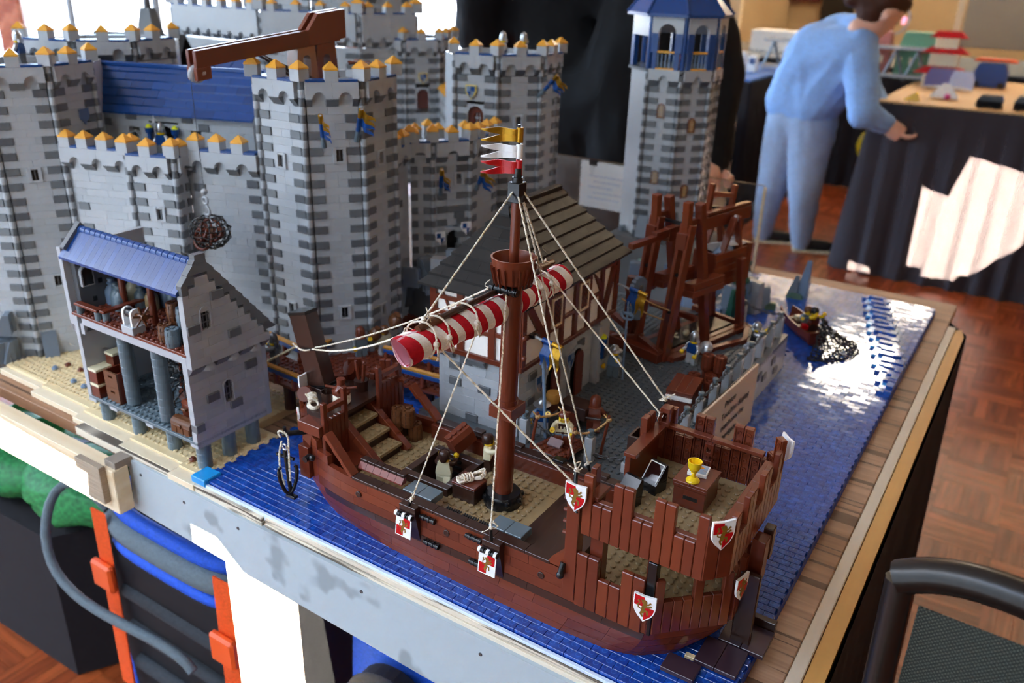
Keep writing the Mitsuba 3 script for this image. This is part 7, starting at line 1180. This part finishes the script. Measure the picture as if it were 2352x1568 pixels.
# stern jetty
jt = thing('jetty', 'dark brown wooden jetty at the water corner below the ship stern', 'jetty')
part(jt, 'beam', bxa(69.8, 74.2, 13.4, 14.2, .5, 1.9, .06), DBR)
for x0, x1, y0, y1 in ((69.6, 71.9, 9.2, 13.3), (71.95, 74.3, 9.2, 13.3), (68.6, 70.7, 5.0, 9.0), (70.75, 72.9, 5.0, 9.0), (66.2, 69.6, 2.2, 4.6)): part(jt, 'deck_tile', bxa(x0, x1, y0, y1, .5, 1.0, .05), pl('brick_purple_brown', '3b2a33', .22) if 'brick_purple_brown' not in scene else 'brick_purple_brown')
part(jt, 'gold_strip', bxa(67.6, 69.5, 5.1, 5.7, .5, .9, .04), TAN)
# acrylic guards and the paper notice behind the display
gl = thing('acrylic_panel', 'clear acrylic guard panel standing along the back of the display', 'panel'); part(gl, 'sheet', bxa(-30, 33, 131.6, 131.8, -1, 20.2, 0), GLASS); part(gl, 'top_edge', bxa(-30, 33, 131.55, 131.85, 20.2, 20.35, 0), pl('acrylic_edge', '6c5a44', .3))
part(gl, 'end_post', bxa(32.8, 33.4, 131.2, 131.8, -2, 20, .05), PINEX); part(gl, 'end_post', xf(bxa(-.3, .3, -.3, .3, -2, 14, .05), T(14.5, 128.5, 0)), LTAN)
pn = thing('paper_notice', 'white paper notice clipped to the acrylic panel left of the bell tower', 'notice'); part(pn, 'sheet', bxa(-14.4, 1.4, 131.2, 131.35, 8.2, 19.9, 0), WHT); part(pn, 'clip', bxa(-12, -9.8, 130.9, 131.9, 19.0, 20.6, .08), BLK); part(pn, 'clip_wire', tube([(-11.6, 131, 19), (-11, 131, 16.4), (-10.4, 131, 19)], .08, 5), SLV)
for i in range(5): part(pn, 'text_line', bxa(-12+1.5*(i % 2), -1-2*(i % 3), 131.14, 131.2, 16.2-1.4*i, 16.45-1.4*i, 0), pl('ink_faint', 'c3ccdd', .8) if i == 0 else 'ink_faint')

# ================================================================== people
def body(label, joints, bones, mat, refine=2.6, extra=()):
    ms = []
    for a, b in bones:
        (pa, ra), (pb, rb_) = joints[a], joints[b]; P = []
        for p, r in ((pa, ra), (pb, rb_)): s = sph(r, 14)[0]; P.append(s+V(*p))
        ms.append(m3.Manifold.hull_points(np.vstack(P)))
    m = ms[0]
    for x in ms[1:]: m = m+x
    m = m.refine_to_length(refine).to_mesh(); t = trimesh.Trimesh(m.vert_properties[:, :3], m.tri_verts); trimesh.smoothing.filter_taubin(t, iterations=14); v = np.array(t.vertices); v += np.array(t.vertex_normals)*(meshkit.noise(v*.16)-.5)[:, None]*1.3; return v, np.array(t.faces)
def hand(root, p, d, mat):                            # palm, four fingers and a thumb, slightly curled
    M = align(p, V(*p)+V(*d)); ms = [tube([(0, 0, 0), (0, 0, 5), (0, 0, 10)], [4.2, 5.2, 4.6], 10)]
    for i, L in enumerate((8, 9.5, 9, 7)): x = -3.9+2.6*i; ms.append(tube([(x, 0, 9), (x*1.1, .6, 9+L*.45), (x*1.1, 2.6, 9+L*.75), (x*1.05, 4.6, 9+L*.85)], [1.35, 1.3, 1.2, 1.0], 8))
    ms.append(tube([(4.5, 0, 3), (7.2, 1.2, 7), (7.0, 3.0, 10.5)], [1.6, 1.5, 1.2], 8)); part(root, 'hand', cat(ms), mat, M, smooth=60)
w = thing('person', 'person in a pale blue sweatshirt and trousers bending over beside the draped table', 'person')
J = dict(hl=((-57, 486, -16), 15.5), hr=((-43, 481, -16), 15.5), kl=((-61, 480, -58), 9.5), kr=((-39, 474, -56), 10), al=((-66, 492, -92), 6.2), ar=((-39, 487, -92), 6.4), wst=((-50, 484, -4), 17))
part(w, 'trousers', body('', J, [('hl', 'kl'), ('kl', 'al'), ('hr', 'kr'), ('kr', 'ar'), ('hl', 'hr'), ('hl', 'wst'), ('hr', 'wst')], PANT), PANT, smooth=True)
J = dict(w1=((-58, 485, -4), 16.5), w2=((-44, 480, -5), 16.5), c1=((-46, 478, 22), 19), c2=((-26, 470, 24), 17), s1=((-36, 486, 36), 10.5), s2=((-20, 464, 30), 10.5), n=((-25, 474, 40), 7), e2=((-9, 452, -4), 8.2), h2=((2, 464, -10), 5.4), e1=((-14, 488, 2), 8), h1=((0, 476, -8), 5.2))
part(w, 'sweatshirt', body('', J, [('w1', 'w2'), ('w1', 'c1'), ('w2', 'c1'), ('w2', 'c2'), ('c1', 'c2'), ('c1', 's1'), ('c2', 's2'), ('s1', 'n'), ('s2', 'n'), ('s2', 'e2'), ('e2', 'h2'), ('s1', 'e1'), ('e1', 'h1')], SWEAT), SWEAT, smooth=True)
Mh_ = T(-15, 468, 44)@RZ(25)@RY(38)
part(w, 'head', xf(body('', dict(a=((0, 0, 8), 9.6), b=((2.6, 0, 1), 7.4), c=((9.6, 0, 3), 1.6), d=((-4, 0, -8), 5.4), e=((1, -9.4, 4), 1.8), f=((1, 9.4, 4), 1.8), g=((5, 0, -3), 4.4)), [('a', 'b'), ('b', 'c'), ('b', 'd'), ('a', 'e'), ('a', 'f'), ('b', 'g')], SKIN, 2.2), I4), SKIN, Mh_, smooth=True)
part(w, 'eyes', cat(xf(sph(.9, 8), T(8.6, -3.4, 6)), xf(sph(.9, 8), T(8.6, 3.4, 6))), BOOT, Mh_, smooth=True); part(w, 'mouth', xf(box(.6, 4, .8, 0), T(8.6, -2, -2.6)), pl('lip', 'a0584e', .5), Mh_)
HAIR = cloth('hair_brown', '3f2417', .6, 500.); part(w, 'hair', body('', dict(a=((-2.5, 0, 10), 10.6), b=((-5, 0, 3), 9.2), c=((4, 0, 14.5), 6), d=((-13, 0, 5), 6.2), e=((-17, 2, 0), 4.5)), [('a', 'b'), ('a', 'c'), ('b', 'd'), ('d', 'e')], HAIR, 2.), HAIR, Mh_, smooth=True)
hand(w, (2, 464, -10), (.8, .3, -.5), SKIN); hand(w, (0, 476, -8), (.9, .1, -.4), SKIN)
for p, a in (((-66, 492, -92), -35), ((-39, 487, -92), -35)):
    part(w, 'sock', xf(cyl(5.2, 7, 14), T(p[0], p[1], -95)), WHT, smooth=40); part(w, 'shoe', body('', dict(a=((0, 0, 0), 4.6), b=((11, 0, -.6), 4.3), c=((18, 0, -1), 3.6)), [('a', 'b'), ('b', 'c')], BOOT, 2.5), BOOT, T(p[0], p[1], -93.4)@RZ(25), smooth=True); part(w, 'sole', xf(bxa(-4.6, 21, -4.2, 4.2, 0, 1.4, .5), T(p[0], p[1], FLOOR)@RZ(25)), LTAN)
b_ = thing('person', 'person in a black pullover leaning behind the castle and the acrylic panel', 'person')
J = dict(h1=((-34, 184, -6), 15), h2=((-20, 180, -6), 14), t1=((-44, 184, 26), 17), t2=((-24, 180, 30), 17), s1=((-60, 186, 62), 14), s2=((-18, 180, 66), 15), e1=((-77, 178, 46), 10), w1=((-70, 164, 66), 7.5), n=((-42, 184, 82), 8), e2=((-4, 188, 40), 10), w2=((2, 178, 14), 7))
part(b_, 'pullover', body('', J, [('h1', 'h2'), ('h1', 't1'), ('h2', 't2'), ('t1', 't2'), ('t1', 's1'), ('t2', 's2'), ('s1', 's2'), ('s1', 'e1'), ('e1', 'w1'), ('s1', 'n'), ('s2', 'n'), ('s2', 'e2'), ('e2', 'w2')], COAT, 3.), COAT, smooth=True)
J = dict(a=((-34, 186, -10), 14), b=((-20, 183, -10), 14), c=((-36, 190, -52), 10), d=((-16, 188, -52), 10), e=((-36, 194, -92), 7), f=((-14, 192, -92), 7)); part(b_, 'trousers', body('', J, [('a', 'b'), ('a', 'c'), ('c', 'e'), ('b', 'd'), ('d', 'f')], JEANS, 4.), JEANS, smooth=True)
part(b_, 'head', body('', dict(a=((-48, 182, 106), 11), b=((-48, 176, 98), 8.5), c=((-48, 168.5, 100), 1.8), d=((-44, 184, 88), 6), e=((-58, 182, 102), 2), f=((-38, 182, 102), 2)), [('a', 'b'), ('b', 'c'), ('b', 'd'), ('a', 'e'), ('a', 'f')], SKIN, 2.5), SKIN, smooth=True); part(b_, 'hair', xf(sph(11.6, 16, -.1, 1), T(-48, 184, 108)), 'hair_brown', smooth=True)
hand(b_, (-70, 164, 66), (.2, -.6, .7), SKIN); hand(b_, (2, 178, 14), (.2, -.7, -.5), SKIN)
for x in (-36, -14): part(b_, 'shoe', body('', dict(a=((x, 194, -94), 4.4), b=((x, 180, -94.6), 4)), [('a', 'b')], BOOT, 3.), BOOT, smooth=True)
# ================================================================== tables behind, chair, bags
ft = thing('draped_table', 'long table with a charcoal cloth and tan top behind the bending person', 'table'); part(ft, 'top', bxa(-6, 330, 470, 640, -.8, 2.0, .3), pl('top_tan', 'c19a67', .6)); part(ft, 'cloth', drape([(-7.5, 620), (-7.5, 469), (330, 469)], 1.0, FLOOR+.3, 2.0, 16, 240, 7, 3), BCLOTH2, smooth=True)
f2 = thing('draped_table', 'black-draped table with a bright blue top beside the bell tower', 'table'); part(f2, 'top', bxa(-260, -94, 512, 640, -.5, 2.2, .3), pl('top_blue', '3c76c4', .5)); part(f2, 'cloth', drape([(-260, 511), (-93, 511), (-93, 640)], .8, FLOOR+.3, 1.6, 14, 160, 4, 5), BCLOTH, smooth=True)
f3 = thing('display_bench', 'grey-topped far bench along the back wall', 'table'); part(f3, 'top', bxa(-280, 330, 700, 860, -1, 2, .3), DBG); part(f3, 'cloth', drape([(-280, 699), (330, 699)], .5, FLOOR+.3, 1.6, 16, 160, 3, 6), BCLOTH, smooth=True)
pg = thing('toy_pagoda', 'red and cream toy pagoda on the table behind', 'toy building')
for z, wd_, dp in ((2, 17, 8), (14.5, 14, 7), (24, 11, 6)): part(pg, 'wall', bxa(11-wd_*.62, 11+wd_*.62, 572, 572+dp, z, z+9, .2), CREAM); part(pg, 'roof', hull([(11+sx*wd_*a, 576+sy*dp*a*.8, zz) for a, zz in ((1.0, z+8), (.62, z+12)) for sx in (-1, 1) for sy in (-1, 1)]), RED)
clut = [('toy_building', 'green toy building left of the pagoda', (-22, 2, 596, 612, 2, 33), pl('toy_sage_green', '5f9474', .5)), ('toy_building', 'pale red toy tower left of the green building', (-42, -27, 600, 612, 2, 32), pl('toy_rose', 'b0645a', .5)), ('toy_truck', 'blue toy truck at the right on the far table', (28, 48, 590, 604, 2, 17), pl('toy_blue', '2b4f96', .4)), ('toy_truck', 'bright blue toy truck at the right edge of the far table', (62, 88, 560, 574, 2, 15), pl('toy_blue_b', '2f6fc8', .4)), ('toy_car', 'black toy car at the front right of the tan table', (43, 56, 478, 488, 2, 8.5), BLK), ('toy_car', 'second black toy car at the front right of the tan table', (61, 75, 480, 490, 2, 9), BLK), ('toy_car', 'third black toy car at the right edge of the tan table', (80, 94, 482, 492, 2, 8), BLK), ('toy_box', 'colourful box with yellow and violet on the tan table', (4, 22, 560, 566, 2, 14), pl('toy_violet', '6a6aa0', .5)), ('white_card', 'pale blue standing card on the tan table', (19, 33, 556, 557, 2, 14), pl('card_pale', 'b9c6e6', .6)), ('toy_box', 'white and yellow printed box at the right back', (58, 88, 596, 602, 16, 27), WHT), ('toy_plane', 'orange toy wing on the blue truck', (27, 52, 592, 602, 17.4, 20), ORN)]
for n_m, l, (x0, x1, y0, y1, z0, z1), m in clut:
    k = thing(n_m, l, 'toy' if 'card' not in n_m else 'card'); part(k, 'body', hull([(x, y, z) for x in (x0, x1) for y in (y0, y1) for z in (z0+.6, z0+(z1-z0)*.6)]+[(x0+(x1-x0)*.12, y, z1) for y in (y0+.3, y1-.3)]+[(x1-(x1-x0)*.12, y, z1) for y in (y0+.3, y1-.3)]), m)
    if 'car' in n_m and 'card' not in n_m or 'truck' in n_m:
        for x in (x0+2.5, x1-2.5): part(k, 'wheel', xf(cyl(2, 1, 14), T(x, y0+.2, z0+2)@RX(90)), BLK)
    if 'building' in n_m:
        for i in range(3): part(k, 'window', bxa(x0+2+i*(x1-x0-4)/3, x0+4+i*(x1-x0-4)/3, y0-.3, y0, z0+10, z0+15, .1), CREAM)
k = thing('toy_plane', 'white toy spaceship with a pink spot at the front of the tan table', 'toy'); part(k, 'hull', hull([(16, 500, 3), (32, 500, 3), (18, 508, 3), (30, 508, 3), (22, 502, 11), (26, 502, 11)]), WHT); part(k, 'wing', hull([(8, 503, 8), (40, 503, 8), (14, 507, 8.6), (34, 507, 8.6), (24, 502, 10)]), WHT); part(k, 'spot', xf(sph(1.6, 10), T(26, 499, 4)), pl('toy_pink', 'c9388f', .4))
solo('toy_wedge', hull([(5, 481, 2), (14, 481, 2), (5, 487, 2), (14, 487, 2), (12, 482, 7), (12, 486, 7)]), YEL, 'yellow toy wedge at the left front corner of the tan table', 'toy')
k = thing('toy_robot', 'white toy robots with blue eyes beside the bell tower', 'toy')
for i in range(3): part(k, 'body', bxa(-128+8*i, -121.5+8*i, 556, 562, 2.2, 18-2*i, 1.), WHT); part(k, 'eye', bxa(-126.5+8*i, -123+8*i, 555.4, 556, 8, 12, .2), DBLU)
k = thing('toy_bridge', 'grey toy lattice bridge behind the bending person', 'toy')
for i in range(8): part(k, 'girder', rod((-112+14*i, 590, 2), (-105+14*i, 590, 22), 1.0, 6), DBG); part(k, 'girder', rod((-105+14*i, 590, 22), (-98+14*i, 590, 2), 1.0, 6), DBG)
part(k, 'deck', bxa(-112, 10, 586, 596, 22, 24, .2), LBG); part(k, 'lower_deck', bxa(-112, 10, 586, 596, 4, 6, .2), LBG)
k = thing('toy_ferris_wheel', 'toy ferris wheel with glowing pink and orange lights', 'toy'); part(k, 'rim', tube([(-45+12*math.cos(a), 690, 38+12*math.sin(a)) for a in np.arange(20)*np.pi/10], .8, 6, True), LBG); part(k, 'stand', hull([(-52, 690, 2), (-38, 690, 2), (-45, 688, 38), (-45, 692, 38)]), CREAM)
for i, c in enumerate(((1, .15, .5), (1, .35, .08), (1, .5, .1), (.8, .15, .9), (1, .2, .3))): m = xf(sph(1.8, 10), T(-45+9*math.cos(i*1.5), 686, 38+9*math.sin(i*1.5))); scene[nm(k+'__light')] = {**mikit.ply((m[0]*U, m[1]), WHT), 'emitter': {'type': 'area', 'radiance': {'type': 'rgb', 'value': [v*.05 for v in c]}}}
for l, nm_, q, m in (('maroon curtain high on the back wall', 'curtain', (-300, -255, 1290, 1298, 35, 300), pl('curtain_maroon', '5a1620', .8)), ('cream curtain column beside the bell tower', 'curtain', (-271, -238, 896, 906, FLOOR, 300), CREAM), ('grey framed glass screen at the upper right', 'screen', (-29, 90, 1000, 1006, 2, 120), pl('screen_grey', '7f7a70', .4)), ('dark doorway panel on the back wall', 'door panel', (-360+110, -205, 1285, 1296, FLOOR, 200), BLK), ('white model car on the far bench', 'toy', (-178, -132, 760, 790, 2, 20), WHT), ('leaning pale timber at the upper right', 'timber', (-26, -20, 900, 905, FLOOR, 140), PINEZ)): solo(nm_.replace(' ', '_') if nm_ != 'toy' else 'model_car', bxa(*q, .5), m, l, nm_)
hs = thing('hose', 'coiled yellow hose hanging under the tables behind the bending person', 'hose')
for i in range(4): part(hs, 'loop', tube([(2+(18+i)*math.cos(a), 500+2*i, -30+(17-i)*math.sin(a)) for a in np.arange(28)*2*np.pi/28], 1.1, 7, True), YEL, smooth=True)
solo('storage_crate', bxa(-140, -96, 470, 500, FLOOR+.2, -20, .6), CREAM, 'pale crate with a red strap beside the black-draped table', 'crate')
ch = thing('chair', 'black framed chair with a mesh back at the lower right', 'chair'); rail_ = curve([(84.6, 0, 22.0), (88, -.3, 23.8), (93, -1.2, 24.6), (100, -2, 23.8), (106, -1.4, 21.5)], 20); CHB = pl('chair_black', '15110f', .3)
part(ch, 'top_rail', tube(rail_, 1.35, 10), CHB, smooth=50); part(ch, 'left_post', tube([(84.8, 0, 22), (85.4, -.6, 0), (86, 0, -45), (86, 3, FLOOR+.3)], 1.15, 10), CHB, smooth=50); part(ch, 'right_post', tube([(105.8, -1.4, 21), (105.6, -1, 0), (105, 0, -45), (105, 3, FLOOR+.3)], 1.15, 10), CHB, smooth=50)
part(ch, 'mesh_back', hull([(86.4, -.4, 20.4), (104.6, -1.4, 20.4), (86.8, -.8, -30), (104.4, -1.2, -30), (95, -1.9, 21.4), (86.4, -.2, 20.4), (104.6, -1.0, 20.4), (95, -1.5, -30)]), proc('mesh_fabric', lambda p, n, uv: mix(lin('1d211e'), lin('4a4f45'), smoothstep(.2, .5, dr.sin(p.x*2200)*dr.sin(p.z*2200))), .8)); part(ch, 'seat', bxa(86, 105, 0, 46, -46, -41, .8), CHB)
for x in (87, 104): part(ch, 'front_leg', rod((x, 44, FLOOR+.2), (x, 44, -45), 1.1, 8), CHB)
bp = thing('backpack', 'open blue, grey and black tool backpack with orange straps under the table front', 'bag')
part(bp, 'shell', hull([(x*a-29+(12 if x > 0 else -12)*0, 24+y*b, z) for z, a, b in ((FLOOR+.3, 17, 12), (-40, 21, 14), (-30, 19, 12)) for x in (-1, 1) for y in (-1, 1)]), BAGK); part(bp, 'mouth_lining', hull([(-29+16*x, 24+9*y, z) for z in (-30.2, -29.4) for x in (-1, 1) for y in (-1, 1)]), BAGC)
for i, (z, m, r) in enumerate(((-30, BAGB, 1.5), (-33.5, BAGG, 2.4), (-37.5, BAGB, 1.2))): part(bp, 'rim_band', tube([(-29+(20+i*.5)*math.copysign(abs(math.cos(a))**.5, math.cos(a)), 24+(13+i*.5)*math.copysign(abs(math.sin(a))**.5, math.sin(a)), z) for a in np.arange(40)*2*np.pi/40], r, 8, True), m, smooth=50)
for x in (-46, -12): part(bp, 'strap', hull([(x-2, 9.2, -30), (x+2, 9.2, -30), (x-2, 8.2, -72), (x+2, 8.2, -72), (x-2, 8.8, -30), (x+2, 8.6, -72)]), BAGO); part(bp, 'buckle', bxa(x-3, x+3, 7, 8.6, -47, -41, .5), ORN)
for i in range(5): part(bp, 'padded_rib', xf(cyl(1.6, 30, 10), T(-44, 10.6, -48-9*i)@RY(90)), BAGC, smooth=40)
part(bp, 'side_stripe', bxa(-50, -47.4, 11, 14, -92, -38, .4), BAGB); part(bp, 'shoulder_strap', tube(curve([(-48, 12, -32), (-58, 8, -30), (-57, 4, -38), (-40, 2, -45), (-16, 4, -48)], 24), 0.9, 8), BAGG, smooth=50); part(bp, 'floor_flap', bxa(-62, -14, -26, 10, FLOOR+.1, FLOOR+1.4, .4), BAGC)
solo('plastic_bag', hull(np.random.default_rng(3).normal(0, 1, (40, 3))*V(5.5, 4, 2.6)+V(-26, 24, -26.5)), pl('plastic_clear', '9fb0c6', .12), 'crinkled clear plastic bag of small parts in the open backpack', 'bag')
tbg = thing('tool_bag', 'blue and black tool bag with an arched pocket right of the table leg', 'bag'); part(tbg, 'body', hull([(x, y, z) for z, a in ((FLOOR+.3, 0), (-24, 2.5)) for x in (10+a, 42-a) for y in (12+a, 34-a)]), BAGB); part(tbg, 'pocket', upright(arch_poly(23, -84, 15, 52), 9.5, 12.2), BAGK); part(tbg, 'pocket_trim', tube([(23+8*math.cos(a), 9.6, -42+9*math.sin(a)) for a in np.linspace(math.pi, -.3, 20)], 1.1, 7), BAGC, smooth=50); part(tbg, 'holder', bxa(16, 27, 5.6, 9.6, -78, -60, .6), BAGO)
pr = thing('pliers', 'red-handled pliers standing in the orange pocket of the tool bag', 'pliers')
for x in (18.6, 24.4): part(pr, 'handle', tube(curve([(x, 7.6, -64), (x+(.6 if x > 20 else -.6), 7.0, -54), (x, 6.4, -44)], 10), [1.5]*10, 9), RED, smooth=60)
bn = thing('black_bin', 'black cloth-covered bin under the left table beam', 'bin'); part(bn, 'body', hull([(x, y, z) for z in (FLOOR+.3, -57) for x, y in ((-150, 14), (-84, 16), (-70, 40), (-150, 60))]), BCLOTH)
for i, (x, y) in enumerate(((-112, 26), (-88, 30))):
    g = np.random.default_rng(30+i); v = sph(1, 26)[0]*V(24, 13, 7.5)+V(x, y, -49); v += (meshkit.noise(v*.25)[:, None]-.5)*5; k = thing('foliage_bag', ('clear bag of green foam foliage on the black bin, left one', 'clear bag of green foam foliage on the black bin, right one')[i], 'bag'); part(k, 'foliage', (v, sph(1, 26)[1]), proc('foam_foliage', lambda p, n, uv: mix(lin('0c3d22'), lin('2b9a52'), fbm(p.x*160, p.y*160, p.z*160, 3)), .55) if i == 0 else 'foam_foliage', smooth=True)
    for j in range(4): q = V(x, y, -42)+V(*g.uniform(-14, 14, 2), g.uniform(-1.5, 1))*V(1, .5, 1); part(k, 'plastic_fold', hull([tuple(q), tuple(q+V(6, 1, .5)), tuple(q+V(2, -4, -1)), tuple(q+V(2, -1, 1.2))]), 'plastic_clear')
solo('red_stick', rod((-98, 22, FLOOR+.5), (-84, 36, FLOOR+.5), .5, 8), RED, 'thin red stick lying on the parquet under the table', 'stick')
